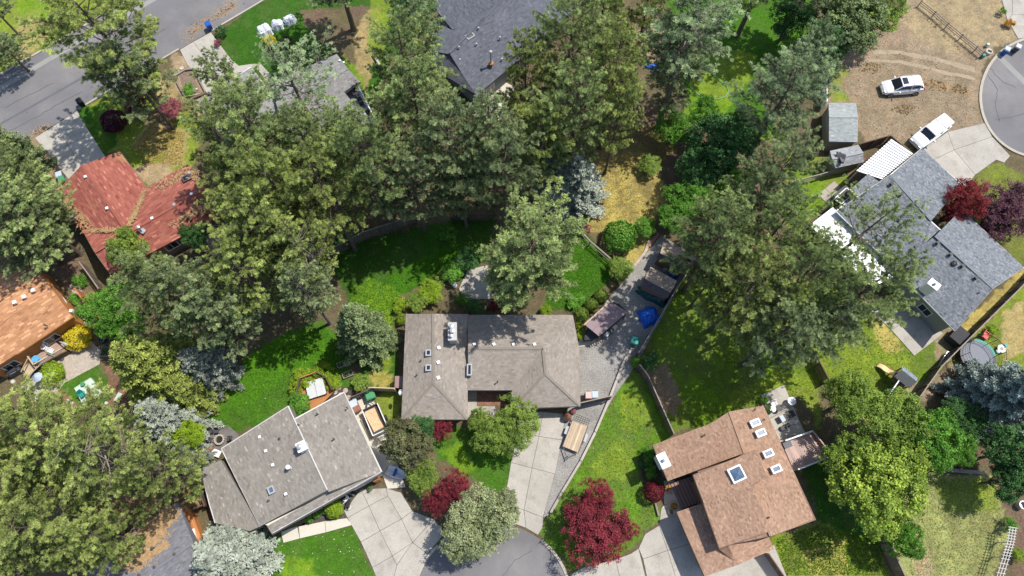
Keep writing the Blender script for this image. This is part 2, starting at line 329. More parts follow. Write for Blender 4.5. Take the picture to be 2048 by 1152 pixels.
def make_ground():
    xs = np.concatenate([[-900, -400, -200, -120, -90], np.arange(-74, 74.01, 0.27), [90, 120, 200, 400, 900]])
    ys = np.concatenate([[-900, -400, -150, -60, -25], np.arange(-12, 74.01, 0.27), [90, 120, 200, 400, 900]])
    X, Y = np.meshgrid(xs, ys); x = X.ravel(); y = Y.ravel()
    Z = 0.035 * smooth_noise(x, y, 0.5, 3) * 0 
    col = np.zeros((len(x), 3)); col[:] = LITTER
    wx = x + 0.35 * smooth_noise(x, y, 2.6, 21) + 0.16 * smooth_noise(x, y, 9, 22); wy = y + 0.35 * smooth_noise(x, y, 2.4, 23) + 0.16 * smooth_noise(x, y, 8.5, 24)
    pa = smooth_noise(x, y, 0.9, 5) * 0.5 + smooth_noise(x, y, 2.6, 6) * 0.5; pb = smooth_noise(x, y, 6.5, 8)
    for poly, c, brk in COVER:
        P = [(q.x, q.y) for q in (G(a, max(-260, b)) for a, b in poly)]
        m = inpoly(wx, wy, P)
        w = np.clip(1.0 - brk * np.clip(0.55 + 1.3 * pa + 0.7 * pb, 0, 1), 0, 1)
        w = w * m
        col = col * (1 - w[:, None]) + np.array(c) * w[:, None]
    col *= (1 + 0.10 * smooth_noise(x, y, 0.35, 9) + 0.08 * smooth_noise(x, y, 3.3, 10))[:, None]
    nx, ny = len(xs), len(ys)
    i = np.arange(nx * ny).reshape(ny, nx)
    Fc = np.stack([i[:-1, :-1].ravel(), i[:-1, 1:].ravel(), i[1:, 1:].ravel(), i[1:, :-1].ravel()], 1)
    me = np_mesh('ground', np.stack([x, y, Z], 1), Fc)
    a = me.attributes.new('cover', 'FLOAT_COLOR', 'POINT')
    a.data.foreach_set('color', np.concatenate([np.clip(col, 0, 1), np.ones((len(x), 1))], 1).astype(np.float32).ravel())
    m = bpy.data.materials.new('ground_cover'); m.use_nodes = True; nt = m.node_tree; N = nt.nodes; L = nt.links
    b = N['Principled BSDF']; b.inputs['Roughness'].default_value = 0.95; b.inputs['Specular IOR Level'].default_value = 0.1
    at = N.new('ShaderNodeAttribute'); at.attribute_name = 'cover'
    tc = N.new('ShaderNodeTexCoord')
    def nz(sc, d, r=0.6):
        n = N.new('ShaderNodeTexNoise'); n.inputs['Scale'].default_value = sc; n.inputs['Detail'].default_value = d; n.inputs['Roughness'].default_value = r
        L.new(tc.outputs['Object'], n.inputs['Vector']); return n.outputs['Fac']
    def mr(o, lo, hi, a=0.3, bb=0.7):
        r = N.new('ShaderNodeMapRange'); r.inputs[1].default_value = a; r.inputs[2].default_value = bb; r.inputs[3].default_value = lo; r.inputs[4].default_value = hi; L.new(o, r.inputs[0]); return r.outputs[0]
    def mu(p, q):
        r = N.new('ShaderNodeMath'); r.operation = 'MULTIPLY'; L.new(p, r.inputs[0]); L.new(q, r.inputs[1]); return r.outputs[0]
    f = mu(mu(mr(nz(0.9, 4), 0.84, 1.17), mr(nz(4.5, 4, 0.7), 0.66, 1.34)), mr(nz(17, 2), 0.72, 1.28))
    sc = N.new('ShaderNodeVectorMath'); sc.operation = 'SCALE'; L.new(at.outputs['Color'], sc.inputs[0]); L.new(f, sc.inputs['Scale'])
    # patches a little drier than the rest
    mx = N.new('ShaderNodeMix'); mx.data_type = 'RGBA'; mx.blend_type = 'MULTIPLY'; mx.inputs[7].default_value = (1.45, 1.12, 0.95, 1)
    L.new(mr(nz(1.7, 5, 0.7), 0, 0.75, 0.48, 0.72), mx.inputs[0]); L.new(sc.outputs[0], mx.inputs[6]); L.new(mx.outputs[2], b.inputs['Base Color'])
    bp = N.new('ShaderNodeBump'); bp.inputs['Strength'].default_value = 0.9; bp.inputs['Distance'].default_value = 0.09; L.new(nz(7, 5, 0.75), bp.inputs['Height']); L.new(bp.outputs[0], b.inputs['Normal'])
    return link('ground', me, m, None, 'structure')
ground = make_ground()

# ---------------------------------------------------------------- paved sheets
ZLEV = [0.004]
def sheet(name, pts, m, z, kind='structure', wob=0.0, parent=None):
    P = [G(a, b) for a, b in pts]
    if wob:
        Q = []
        for i, p in enumerate(P):
            q = P[(i + 1) % len(P)]; n = max(1, int((q - p).length / 0.8))
            for k in range(n):
                r = p.lerp(q, k / n); Q.append(Vector((r.x + rnd.uniform(-wob, wob), r.y + rnd.uniform(-wob, wob), 0)))
        P = Q
    mb = MB(); mb.prism([(p.x, p.y) for p in P], -0.05, z)
    return mb.build(name, m, parent, kind=kind)
def slabs(name, polys, m, z=0.05, gap=0.018, piece='concrete_slab', bed=None):
    """paving laid piece by piece: each slab its own mesh, joints open down to a dark bed"""
    root = None
    allp = [G(a, b) for poly in polys for a, b in poly]
    c = sum(allp, Vector()) / len(allp)
    bm_ = MB()
    for poly in polys:
        P = [G(a, b) for a, b in poly]; bm_.prism([(p.x, p.y) for p in P], -0.04, z - 0.022 - 0.0001 * (len(bm_.v) % 97))
    root = bm_.build(name, bed or M_MULCH, None, kind='structure')
    for poly in polys:
        P = [G(a, b) for a, b in poly]; n = len(P); cen = sum(P, Vector()) / n
        A = sum(P[i].x * P[(i + 1) % n].y - P[(i + 1) % n].x * P[i].y for i in range(n))
        if A < 0: P = P[::-1]
        Q = []
        for i in range(n):       # inset each edge by the gap
            a, b, d = P[i - 1], P[i], P[(i + 1) % n]
            e1 = (b - a).normalized(); e2 = (d - b).normalized()
            n1 = Vector((-e1.y, e1.x, 0)); n2 = Vector((-e2.y, e2.x, 0)); bi = n1 + n2
            if bi.length < 0.3: bi = n1 * 1.0
            else: bi = bi / max(0.4, bi.dot(n1))
            Q.append(b + bi * gap)
        mb = MB(); zz = z + rnd.uniform(-0.004, 0.004); mb.prism([(p.x, p.y) for p in Q], 0.0, zz)
        mb.build(piece, m, root)
    return root
def arc(cx, cy, r, a0, a1, n=20):
    return [(cx + r * math.cos(math.radians(a0 + (a1 - a0) * i / n)), cy - r * math.sin(math.radians(a0 + (a1 - a0) * i / n))) for i in range(n + 1)]
def strip(pts, w):
    """polygon of a strip w px wide along a pixel path"""
    L_, R_ = [], []
    for i, p in enumerate(pts):
        a = pts[max(i - 1, 0)]; b = pts[min(i + 1, len(pts) - 1)]; dx, dy = b[0] - a[0], b[1] - a[1]; l = math.hypot(dx, dy)
        L_.append((p[0] - dy / l * w / 2, p[1] + dx / l * w / 2)); R_.append((p[0] + dy / l * w / 2, p[1] - dx / l * w / 2))
    return L_ + R_[::-1]
def kerb(name, pts, w=5, h=0.12, m=None):
    mb = MB()
    for i in range(len(pts) - 1):
        a = G(*pts[i]); b = G(*pts[i + 1]); d = (b - a).normalized()
        n = max(1, round((b - a).length / 2.5))
        for k in range(n):
            p = a.lerp(b, k / n) + d * 0.008; q = a.lerp(b, (k + 1) / n) - d * 0.008
            if k == 0: p = a
            if k == n - 1: q = b
            mb.bar(p + Vector((0, 0, h / 2 - 0.02)), q + Vector((0, 0, h / 2 - 0.02)), w / 20.0, h + 0.04 + 0.0007 * (i % 5) + 0.0003 * k)
    return mb.build(name, m or M_CURB, None, kind='structure')

sheet('road', [(-160,240),(0,150),(130,75),(275,-10),(420,-100),(690,-100),(540,-8),(512,10),(360,98),(160,218),(48,287),(-160,405)], M_ASPH, 0.008)
sheet('road_patch', strip([(-120,242),(0,177),(125,103),(305,0),(420,-70)], 9), M_ASPHP, 0.012)
sheet('road_patch', strip([(-60,282),(60,215),(210,130),(330,58)], 4), M_ASPHD, 0.0125)
kerb('kerb', [(-160,240),(0,150),(130,75),(275,-10),(420,-100)], 5)
kerb('kerb', [(-160,405),(48,287)], 4); kerb('kerb', [(158,219),(215,184),(300,133),(358,99)], 4); kerb('kerb', [(424,62),(512,10),(600,-45)], 4)
cdr = arc(2080, 195, 120, 88, 268, 26)
sheet('road', [(2400,70)] + cdr + [(2400,330)], M_ASPH, 0.008)
sheet('road_patch', strip([(1993,108),(2020,135),(2060,175),(2100,215)], 10), M_ASPHP, 0.012)
kerb('kerb', [p for p in cdr if p[0] < 2100], 6)
cb = arc(985, 1205, 158, 172, 8, 30)
sheet('road', cb + [(1300,1500),(700,1500)], M_ASPHP if False else M_ASPH, 0.009)
kerb('kerb', [p for p in cb if p[0] < 880], 5, 0.06); kerb('kerb', [p for p in cb if p[0] > 1074], 5, 0.10)
kerb('kerb', [p for p in cb if 880 < p[0] < 1010], 5, 0.10)

slabs('driveway', [[(688,1022),(722,979),(738,1012),(695,1036)], [(722,979),(772,976),(776,992),(738,1012)], [(695,1036),(738,1012),(760,1062),(722,1084)],
 [(738,1012),(776,992),(803,1038),(760,1062)], [(722,1084),(760,1062),(785,1112),(745,1135)], [(760,1062),(803,1038),(825,1085),(785,1112)],
 [(745,1135),(785,1112),(794,1130),(784,1170),(758,1170)], [(785,1112),(825,1085),(794,1130)], [(825,1085),(855,1108),(826,1170),(784,1170),(794,1130)],
 [(772,976),(802,985),(825,1022),(803,1038),(776,992)], [(803,1038),(825,1022),(868,1038),(825,1085)], [(868,1038),(890,1066),(855,1108),(825,1085)]], M_CONC)
slabs('driveway', [[(1040,822),(1086,824),(1078,873),(1034,866)], [(1086,824),(1131,828),(1124,880),(1078,873)], [(1034,866),(1078,873),(1064,936),(1022,925)],
 [(1078,873),(1124,880),(1110,948),(1064,936)], [(1022,925),(1064,936),(1048,1020),(1008,1008)], [(1064,936),(1110,948),(1086,1035),(1048,1020)],
 [(1008,1008),(1048,1020),(1052,1056),(1020,1044),(996,1040)], [(1048,1020),(1086,1035),(1086,1054),(1076,1070),(1052,1056)]], M_CONC)
slabs('driveway', [[(1136,1160),(1145,1146),(1165,1135),(1231,1119),(1243,1170)], [(1231,1119),(1262,1107),(1277,1097),(1295,1170),(1243,1170)],
 [(1277,1097),(1290,1068),(1318,1051),(1335,1101),(1286,1118)], [(1286,1118),(1335,1101),(1356,1170),(1297,1170)], [(1318,1051),(1322,1018),(1362,1012),(1390,1085),(1335,1101)],
 [(1335,1101),(1390,1085),(1430,1170),(1356,1170)], [(1430,1170),(1400,1110),(1548,1090),(1580,1170)]], M_CONC)
slabs('driveway', [[(360,100),(387,84),(428,140),(400,160),(375,130)], [(387,84),(422,65),(465,122),(428,140)], [(400,160),(428,140),(465,122),(480,150),(430,190),(412,185)]], M_CONC)
slabs('footpath', [[(465,122),(478,132),(505,128),(510,134),(500,142),(477,146)], [(505,128),(522,128),(535,142),(522,148),(510,134)], [(522,148),(535,142),(556,166),(540,172)]], M_CONC)
slabs('driveway', [[(70,276),(112,250),(136,290),(100,312)], [(112,250),(155,222),(164,240),(182,268),(136,290)], [(100,312),(136,290),(172,345),(140,362)], [(136,290),(182,268),(215,320),(172,345)]], M_CONC)
slabs('driveway', [[(1845,298),(1895,264),(1908,300),(1866,320)], [(1895,264),(1970,246),(1984,274),(1908,300)], [(1866,320),(1908,300),(1950,350),(1930,375)], [(1908,300),(1984,274),(2020,312),(2008,326),(1992,320),(1950,350)]], M_CONC)
slabs('driveway', [[(1998,-20),(2025,-20),(2024,30),(2014,40)], [(2025,-20),(2090,-20),(2090,30),(2024,30)], [(2014,40),(2024,30),(2090,30),(2080,74),(2036,78)]], M_CONC)
slabs('footpath', [[(562,1064),(595,1052),(600,1077),(567,1086)], [(597,1053),(650,1042),(652,1065),(600,1077)], [(650,1042),(694,1036),(705,1050),(652,1065)]], M_CONCP)
sheet('gravel_yard', [(1150,695),(1160,688),(1205,612),(1262,545),(1322,470),(1392,515),(1352,585),(1262,745),(1224,798),(1188,870),(1105,1024),(1086,1036),(1122,885),(1132,822),(1150,800)], M_GRAVEL, 0.012, wob=0.05)
slabs('carport_pad', [[(1150,695),(1172,655),(1215,600),(1232,612),(1200,678),(1190,690)]], M_CONCP, 0.04)
# long patio of the dark grey house, and the rear patio of the tan house
slabs('patio', [[(1731,612),(1800,588),(1842,622),(1782,660)], [(1782,660),(1842,622),(1886,668),(1828,712)]], M_CONC, 0.06)
slabs('patio', [[(1522,790),(1568,770),(1586,812),(1538,838)], [(1538,838),(1586,812),(1600,845),(1548,862)], [(1548,862),(1600,845),(1624,892),(1560,905)]], M_CONC, 0.06)
slabs('side_yard_paving', [[(699,800),(737,783),(755,815),(712,838)], [(712,838),(755,815),(790,912),(765,950),(750,925)], [(765,950),(790,912),(812,975),(775,978)]], M_CONCP, 0.05)
slabs('patio', [[(935,540),(975,530),(985,598),(928,600),(918,578)]], M_CONC, 0.05)
slabs('patio', [[(930,220),(985,150),(1030,175),(1000,240),(960,255)]], M_CONCP, 0.05)
slabs('entry_walk', [[(934,782),(954,782),(954,800),(934,800)], [(934,800),(954,800),(954,812),(990,812),(995,840),(934,842)]], M_CONC, 0.04)
sheet('bark_bed', [(954,776),(1024,776),(1024,812),(954,811)], M_BARKM, 0.02)
sheet('mulch_bed', [(590,1060),(640,1020),(690,1000),(694,1034),(650,1042),(597,1053)], M_MULCH, 0.02, wob=0.04)
sheet('mulch_bed', [(640,752),(668,770),(705,780),(735,788),(700,830),(650,805),(625,765)], M_MULCH, 0.016, wob=0.04)
sheet('fire_pit_patio', [(412,870),(425,853),(455,850),(478,870),(480,885),(445,905),(415,925)], mat('dark_paving', (0.17,0.15,0.145), 0.9, 0.15, 2, 0.2, 14, 0.3, 20), 0.02, wob=0.04)
sheet('paved_patio', [(80,745),(90,700),(160,660),(200,700),(200,728),(130,765),(110,790),(60,800),(40,775)], mat('patio_paving', (0.42,0.36,0.30), 0.9, 0.12, 2, 0.25, 10, 0.3, 20), 0.02, wob=0.03)
sheet('gravel_path', [(140,570),(155,560),(190,640),(170,650)], mat('pink_gravel', (0.42,0.33,0.29), 0.95, 0.2, 2, 0.4, 9, 0.7, 12), 0.02, wob=0.04)
sheet('garden_soil', [(356,145),(383,138),(400,185),(370,188)], mat('garden_soil', (0.21,0.15,0.115), 0.95, 0.2, 2, 0.4, 9, 0.7, 12), 0.03, wob=0.03)
sheet('tyre_track', strip([(1745,105),(1800,105),(1870,118),(1950,140)], 9), mat('bare_track', (0.34,0.27,0.185), 0.95, 0.15, 1, 0.25, 9, 0.3, 14), 0.006, wob=0.12)
sheet('tyre_track', strip([(1735,120),(1800,124),(1870,140),(1950,158)], 7), MATS['bare_track'], 0.0065, wob=0.12)

M_CRACK = mat('crack_seal', (0.10, 0.10, 0.105), 0.8, 0.1, 2, 0.1, 20)
for pts_ in ([(20,262),(70,236),(120,206),(175,178)], [(10,215),(60,190),(118,160)], [(380,70),(430,40),(480,5)], [(1975,150),(1995,180),(1990,215),(2003,250)], [(1990,240),(2015,236),(2048,228),(2080,232)], [(1975,130),(2000,160),(2040,180)], [(900,1150),(940,1110),(975,1100),(1010,1080)], [(1000,1160),(1030,1120),(1072,1098)]):
    q_ = []
    for i in range(len(pts_) - 1):
        for k in range(5): t_ = k / 5; q_.append((pts_[i][0] * (1 - t_) + pts_[i + 1][0] * t_ + rnd.uniform(-1.2, 1.2), pts_[i][1] * (1 - t_) + pts_[i + 1][1] * t_ + rnd.uniform(-1.2, 1.2)))
    sheet('road_crack', strip(q_, 1.1), M_CRACK, 0.0165)
# ---------------------------------------------------------------- vegetation prototypes (meshes shared by every copy)
def rot_to(dirs, rng):
    """orthonormal frames whose z axis is dirs, random roll"""
    d = dirs / np.linalg.norm(dirs, axis=1, keepdims=True)
    r = rng.normal(size=d.shape); a = np.cross(d, r); a /= np.linalg.norm(a, axis=1, keepdims=True) + 1e-9
    b = np.cross(d, a); return np.stack([a, b, d], 2)     # columns
def stamp(tv, tf, pos, dirs, scale, rng):
    R = rot_to(dirs, rng); n = len(pos)
    V = np.einsum('nij,kj->nki', R, tv) * scale[:, None, None] + pos[:, None, :]
    Fc = tf[None] + (np.arange(n) * len(tv))[:, None, None]
    return V.reshape(-1, 3), Fc.reshape(-1, tf.shape[1])
def needle_tuft(n, spread, w, rng, inner=0.0, flatj=0.35):
    """a brush of n thin needles, unit length, round the +z axis"""
    V = []; Fc = []
    for i in range(n):
        th = rng.uniform(0, 2 * np.pi); ph = spread * np.sqrt((i + 0.5) / n)
        d = np.array([np.sin(ph) * np.cos(th), np.sin(ph) * np.sin(th), np.cos(ph)]); s = np.cross(d, [0, 0, 1.0]) + rng.normal(size=3) * flatj; s -= d * s.dot(d); s /= np.linalg.norm(s) + 1e-9
        L = rng.uniform(0.8, 1.1); k = len(V)
        V += [d * inner - s * w * 0.5, d * inner + s * w * 0.5, d * L * 0.75 + s * w * 0.5, d * L - s * w * 0.2]; Fc += [[k, k + 1, k + 2, k + 3]]
    return np.array(V), np.array(Fc)

def pine_mesh(seed, H=20.0, R=4.4, nl=42, tufts=1.0, zlo=0.34, dead=0):
    r = np.random.default_rng(seed); rr = random.Random(seed)
    wood = MB(); lean = np.array([r.uniform(-0.5, 0.5), r.uniform(-0.5, 0.5)])
    def axis(z): q = z / H; return Vector((lean[0] * q * q, lean[1] * q * q, z))
    wood.tube([axis(H * q) for q in (0, 0.03, 0.25, 0.5, 0.75, 0.93, 0.99)], [0.42, 0.33, 0.28, 0.21, 0.13, 0.05, 0.02], 8)
    P, D, Sz, T = [], [], [], []
    az = r.uniform(0, 6.28)
    sector = [r.uniform(0.72, 1.2) for _ in range(7)]
    for i in range(nl):
        q = (i + 0.5) / nl; zf = zlo + (0.97 - zlo) * q ** 0.9; z = H * zf; az += 2.399 + r.uniform(-0.5, 0.5)
        prof = (min(1, (1 - zf) / 0.42 + 0.12)) ** 0.75 * (0.72 + 0.28 * min(1, q / 0.25))
        L = R * prof * r.uniform(0.55, 1.18) * sector[int((az % 6.283) / 6.284 * 7)]
        if L < 0.5: L = 0.5
        up = 0.10 + 0.55 * max(0, q - 0.35); base = axis(z); ca, sa = math.cos(az), math.sin(az)
        bend = r.uniform(-0.25, 0.25)
        def lp(t):
            x = L * t; off = bend * L * t * t
            return base + Vector((ca * x - sa * off, sa * x + ca * off, L * (up * t + (0.28 * t * t * t) - 0.10 * t * (1 - t) * 2)))
        wood.tube([lp(0), lp(0.35), lp(0.7), lp(1)], [0.075 * (L / R) + 0.02, 0.05 * (L / R) + 0.015, 0.03, 0.012], 4, cap=False)
        tone_l = r.uniform(0.0, 0.6)
        nsb = max(3, int(2 + 8 * L / R))
        for j in range(nsb + 1):
            t = 0.28 + 0.72 * (j / nsb) ** 0.8; p0 = lp(min(t, 1)); side = 1 if j % 2 else -1
            a2 = az + bend + side * r.uniform(0.45, 1.0) if j < nsb else az + bend
            l2 = L * (0.16 + 0.20 * (1 - t) + 0.1) * r.uniform(0.7, 1.3) + 0.25
            d2 = Vector((math.cos(a2), math.sin(a2), r.uniform(0.1, 0.5))).normalized()
            p1 = p0 + d2 * l2
            wood.tube([p0, p1], [0.022, 0.010], 3, cap=False)
            nt = max(2, int(round((3.2 + 5.2 * l2) * tufts)))
            for k in range(nt):
                s = 0.35 + 0.65 * (k + 1) / nt; c = p0.lerp(p1, s)
                P.append([c.x + r.normal() * 0.13, c.y + r.normal() * 0.13, c.z + r.normal() * 0.10 + 0.05])
                D.append([d2.x * 0.35 + r.normal() * 0.2, d2.y * 0.35 + r.normal() * 0.2, 1.0]); Sz.append(r.uniform(0.19, 0.31)); T.append(np.clip(tone_l * 0.6 - 0.2 + r.uniform(-0.1, 0.5) + 0.5 * min(t, 1) * s + 0.15 * (zf - 0.5), 0, 1))  # inner tufts darker: old needles, and the crown's shaded pockets put into the tone
    for k in range(10):
        c = axis(H * r.uniform(0.93, 1.0)); P.append([c.x + r.normal() * 0.2, c.y + r.normal() * 0.2, c.z]); D.append([r.normal() * 0.4, r.normal() * 0.4, 1]); Sz.append(0.38); T.append(0.5)
    for i in range(dead):
        z = H * r.uniform(0.3, 0.8); a = r.uniform(0, 6.28); L = R * r.uniform(0.5, 0.95); b = axis(z)
        e = b + Vector((math.cos(a) * L, math.sin(a) * L, r.uniform(-0.3, 0.8))); m = b.lerp(e, 0.55) + Vector((0, 0, 0.2))
        wood.tube([b, m, e], [0.06, 0.035, 0.012], 4, cap=False)
        for k in range(5):
            t = 0.35 + 0.13 * k; p = b.lerp(e, t); wood.tube([p, p + Vector((r.normal() * 0.6, r.normal() * 0.6, r.uniform(0, 0.4)))], [0.018, 0.006], 3, cap=False)
    tv, tf = needle_tuft(20, 1.6, 0.15, r, flatj=0.7)
    V, Fc = stamp(tv, tf, np.array(P), np.array(D), np.array(Sz), r)
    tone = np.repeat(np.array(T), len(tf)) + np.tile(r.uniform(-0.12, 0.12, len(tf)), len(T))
    return np_mesh('pine_crown', V, Fc, np.clip(tone, 0, 1)), wood.mesh('pine_trunk'), H, R

def spruce_mesh(seed, H=11.0, R=3.0, nb=150, soft=False):
    r = np.random.default_rng(seed); wood = MB()
    wood.tube([(0, 0, 0), (0, 0, H * 0.5), (0, 0, H * 0.98)], [0.22, 0.13, 0.02], 7)
    P, D, Sz, T = [], [], [], []; az = 0
    for i in range(nb):
        q = (i + 0.5) / nb; z = H * (0.04 + 0.93 * q ** 1.15); az += 2.399 + r.uniform(-0.3, 0.3)
        L = R * (1 - z / H) ** 0.82 * r.uniform(0.78, 1.08) + 0.15; ca, sa = math.cos(az), math.sin(az)
        slope = -0.12 + 0.5 * q; tl = r.uniform(0, 0.6)
        def lp(t): return Vector((ca * L * t, sa * L * t, z + L * (slope * t + 0.10 * t * t)))
        wood.tube([lp(0), lp(1)], [0.03, 0.008], 3, cap=False)
        nk = max(3, int(L / 0.20))
        for k in range(nk):
            t = 0.25 + 0.75 * (k + 1) / nk; c = lp(t); w = L * 0.30 * (1.08 - t) + 0.06
            for m in (-1, -0.5, 0, 0.5, 1):
                if abs(m) == 0.5 and w < 0.2: continue
                a2 = az + m * 0.9; px = c.x + math.cos(a2 + (1.2 if m > 0 else -1.2 if m < 0 else 0)) * w * abs(m); py = c.y + math.sin(a2 + (1.2 if m > 0 else -1.2 if m < 0 else 0)) * w * abs(m)
                P.append([px + r.normal() * 0.04, py + r.normal() * 0.04, c.z - 0.05 * abs(m) + r.normal() * 0.04])
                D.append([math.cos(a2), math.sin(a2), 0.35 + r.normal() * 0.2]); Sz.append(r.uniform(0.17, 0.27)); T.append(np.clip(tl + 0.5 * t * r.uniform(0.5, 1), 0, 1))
    tv, tf = needle_tuft(7, 1.15, 0.34, r, -0.3)
    V, Fc = stamp(tv, tf, np.array(P), np.array(D), np.array(Sz), r)
    return np_mesh('spruce_crown', V, Fc, np.repeat(np.array(T), len(tf))), wood.mesh('spruce_trunk'), H, R

def leafy_mesh(seed, H=7.0, R=3.2, lobes=15, clumps=520, per=30, leaf=0.155, clump_r=0.27, zlo=0.18, trunk=True, lace=0.5):
    """broad-leaved crown: lobes round the limbs, sprays of leaves over every lobe, each leaf two folded faces"""
    r = np.random.default_rng(seed); wood = MB()
    cz = H * (zlo + 1) / 2; hz = H * (1 - zlo) / 2
    Lb = []
    for i in range(lobes):
        a = 2.399 * i + r.uniform(-0.3, 0.3); q = (i + 0.5) / lobes; rad = R * (0.15 + 0.55 * math.sqrt(q)) * r.uniform(0.8, 1.1)
        z = cz + hz * r.uniform(-0.35, 0.55) * (1 - 0.5 * q); Lb.append((rad * math.cos(a), rad * math.sin(a), z, R * r.uniform(0.26, 0.44)))
        if trunk: wood.tube([(0, 0, H * 0.15), (rad * math.cos(a) * 0.5, rad * math.sin(a) * 0.5, z * 0.62), (rad * math.cos(a), rad * math.sin(a), z)], [0.10 * R / 3, 0.05 * R / 3, 0.015], 4, cap=False)
    wood.tube([(0, 0, 0), (0.03, 0, H * 0.2), (0, 0.05, H * 0.6)], [0.17 * R / 3, 0.13 * R / 3, 0.04], 7)
    Lb = np.array(Lb); k = r.integers(0, lobes, clumps)
    d = r.normal(size=(clumps, 3)); d[:, 2] = np.abs(d[:, 2]) * 0.9 - 0.25; d /= np.linalg.norm(d, axis=1, keepdims=True)
    pc = Lb[k, :3] + d * (Lb[k, 3] * r.uniform(0.75, 1.12, clumps))[:, None]
    tonec = np.clip(r.uniform(0, 1, clumps) * 0.6 + 0.4 * (r.uniform(0, 1, lobes)[k]), 0, 1)
    n = clumps * per; ci = np.repeat(np.arange(clumps), per)
    off = r.normal(size=(n, 3)) * clump_r * R / 3.2 * np.array([0.55, 0.55, 0.33]); off += d[ci] * (r.uniform(-0.5, 0.5, n) * lace)[:, None] * clump_r
    pos = pc[ci] + off; pos[:, 2] = np.maximum(pos[:, 2], 0.08)
    dirs = d[ci] * 0.5 + r.normal(size=(n, 3)) * 0.55 + np.array([0, 0, 0.75])
    s = leaf
    tv = np.array([[-0.5, 0, 0.12], [0, -0.42, 0], [0.5, 0, 0.12], [0, 0.42, 0.0]]) ; tf = np.array([[0, 1, 3], [1, 2, 3]])
    V, Fc = stamp(tv, tf, pos, dirs, s * r.uniform(0.7, 1.3, n), r)
    tone = np.repeat(np.clip(tonec[ci] + r.uniform(-0.2, 0.2, n), 0, 1), 2)
    return np_mesh('leaf_crown', V, Fc, tone), wood.mesh('leaf_trunk'), H, R

PINES = [pine_mesh(101), pine_mesh(102, nl=48, R=4.2), pine_mesh(103, nl=38, R=4.7, tufts=1.1), pine_mesh(104, nl=44, zlo=0.28, dead=5), pine_mesh(105, nl=40, R=4.5, tufts=1.05, dead=4), pine_mesh(106, nl=62, tufts=1.2, R=4.3)]
PINE_SPARSE = [pine_mesh(111, nl=30, tufts=0.62, dead=12), pine_mesh(112, nl=40, tufts=0.8, dead=26, R=4.2)]
SPRUCES = [spruce_mesh(201), spruce_mesh(202, R=3.2, nb=165)]
LEAFY = [leafy_mesh(301), leafy_mesh(302, lobes=19, clumps=600, per=28, leaf=0.16, clump_r=0.25), leafy_mesh(303, lobes=12, clumps=480, per=32, clump_r=0.29)]
LACY = [leafy_mesh(311, lobes=22, clumps=520, per=32, leaf=0.13, clump_r=0.27, lace=0.9), leafy_mesh(312, lobes=16, clumps=420, per=38, leaf=0.12, clump_r=0.25, lace=0.8)]
SHRUBS = [leafy_mesh(321, H=1.6, R=1.1, lobes=7, clumps=90, per=40, leaf=0.10, clump_r=0.5, zlo=0.0, trunk=False), leafy_mesh(322, H=1.5, R=1.1, lobes=10, clumps=110, per=30, leaf=0.085, clump_r=0.4, zlo=0.0, trunk=False)]
def ball_mesh(seed):
    r = np.random.default_rng(seed); n = 3600; d = r.normal(size=(n, 3)); d[:, 2] = np.abs(d[:, 2]) * 1.0 - 0.15; d /= np.linalg.norm(d, axis=1, keepdims=True)
    lump = 1 + 0.07 * np.sin(d[:, 0] * 7 + 1) * np.cos(d[:, 1] * 6) + 0.05 * np.sin(d[:, 2] * 9 + d[:, 0] * 8)
    pos = d * (lump * r.uniform(0.86, 1.02, n))[:, None] * np.array([1, 1, 0.72]) + np.array([0, 0, 0.55]); pos[:, 2] = np.maximum(pos[:, 2], 0.03)
    tv = np.array([[-0.5, 0, 0.1], [0, -0.4, 0], [0.5, 0, 0.1], [0, 0.4, 0.0]]); tf = np.array([[0, 1, 3], [1, 2, 3]])
    V, Fc = stamp(tv, tf, pos, d + r.normal(size=(n, 3)) * 0.5, np.full(n, 0.11), r)
    w = MB(); w.tube([(0, 0, 0), (0, 0, 0.6)], [0.08, 0.04], 6)
    for k in range(8): a = k * 0.785; w.tube([(0, 0, 0.2), (math.cos(a) * 0.5, math.sin(a) * 0.5, 0.7)], [0.03, 0.01], 3)
    return np_mesh('ball_crown', V, Fc, np.repeat(r.uniform(0, 1, n), 2)), w.mesh('ball_stem'), 1.3, 1.0
BALL = [ball_mesh(401), ball_mesh(402)]

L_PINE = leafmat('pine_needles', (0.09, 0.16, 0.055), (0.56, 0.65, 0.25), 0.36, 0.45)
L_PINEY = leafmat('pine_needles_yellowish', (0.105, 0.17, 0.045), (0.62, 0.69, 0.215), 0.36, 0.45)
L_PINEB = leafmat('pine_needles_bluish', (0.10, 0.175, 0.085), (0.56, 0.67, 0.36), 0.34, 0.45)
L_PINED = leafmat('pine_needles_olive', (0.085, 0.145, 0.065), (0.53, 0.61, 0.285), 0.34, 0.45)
L_SPRB = leafmat('blue_spruce_needles', (0.19, 0.25, 0.225), (0.46, 0.53, 0.47), 0.15, 0.4)
L_SPRS = leafmat('silver_spruce_needles', (0.22, 0.265, 0.215), (0.47, 0.51, 0.42), 0.15, 0.4)
L_SPRG = leafmat('green_fir_needles', (0.11, 0.165, 0.07), (0.34, 0.42, 0.19), 0.15, 0.4)
L_SPRY = leafmat('yellowgreen_fir_needles', (0.165, 0.225, 0.045), (0.46, 0.52, 0.13), 0.2, 0.4)
L_GREEN = leafmat('green_leaves', (0.06, 0.18, 0.02), (0.22, 0.46, 0.06), 0.35, 0.4)
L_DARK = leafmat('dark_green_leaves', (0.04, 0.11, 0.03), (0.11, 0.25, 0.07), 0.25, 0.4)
L_LIME = leafmat('lime_leaves', (0.17, 0.31, 0.02), (0.40, 0.52, 0.04), 0.35, 0.3)
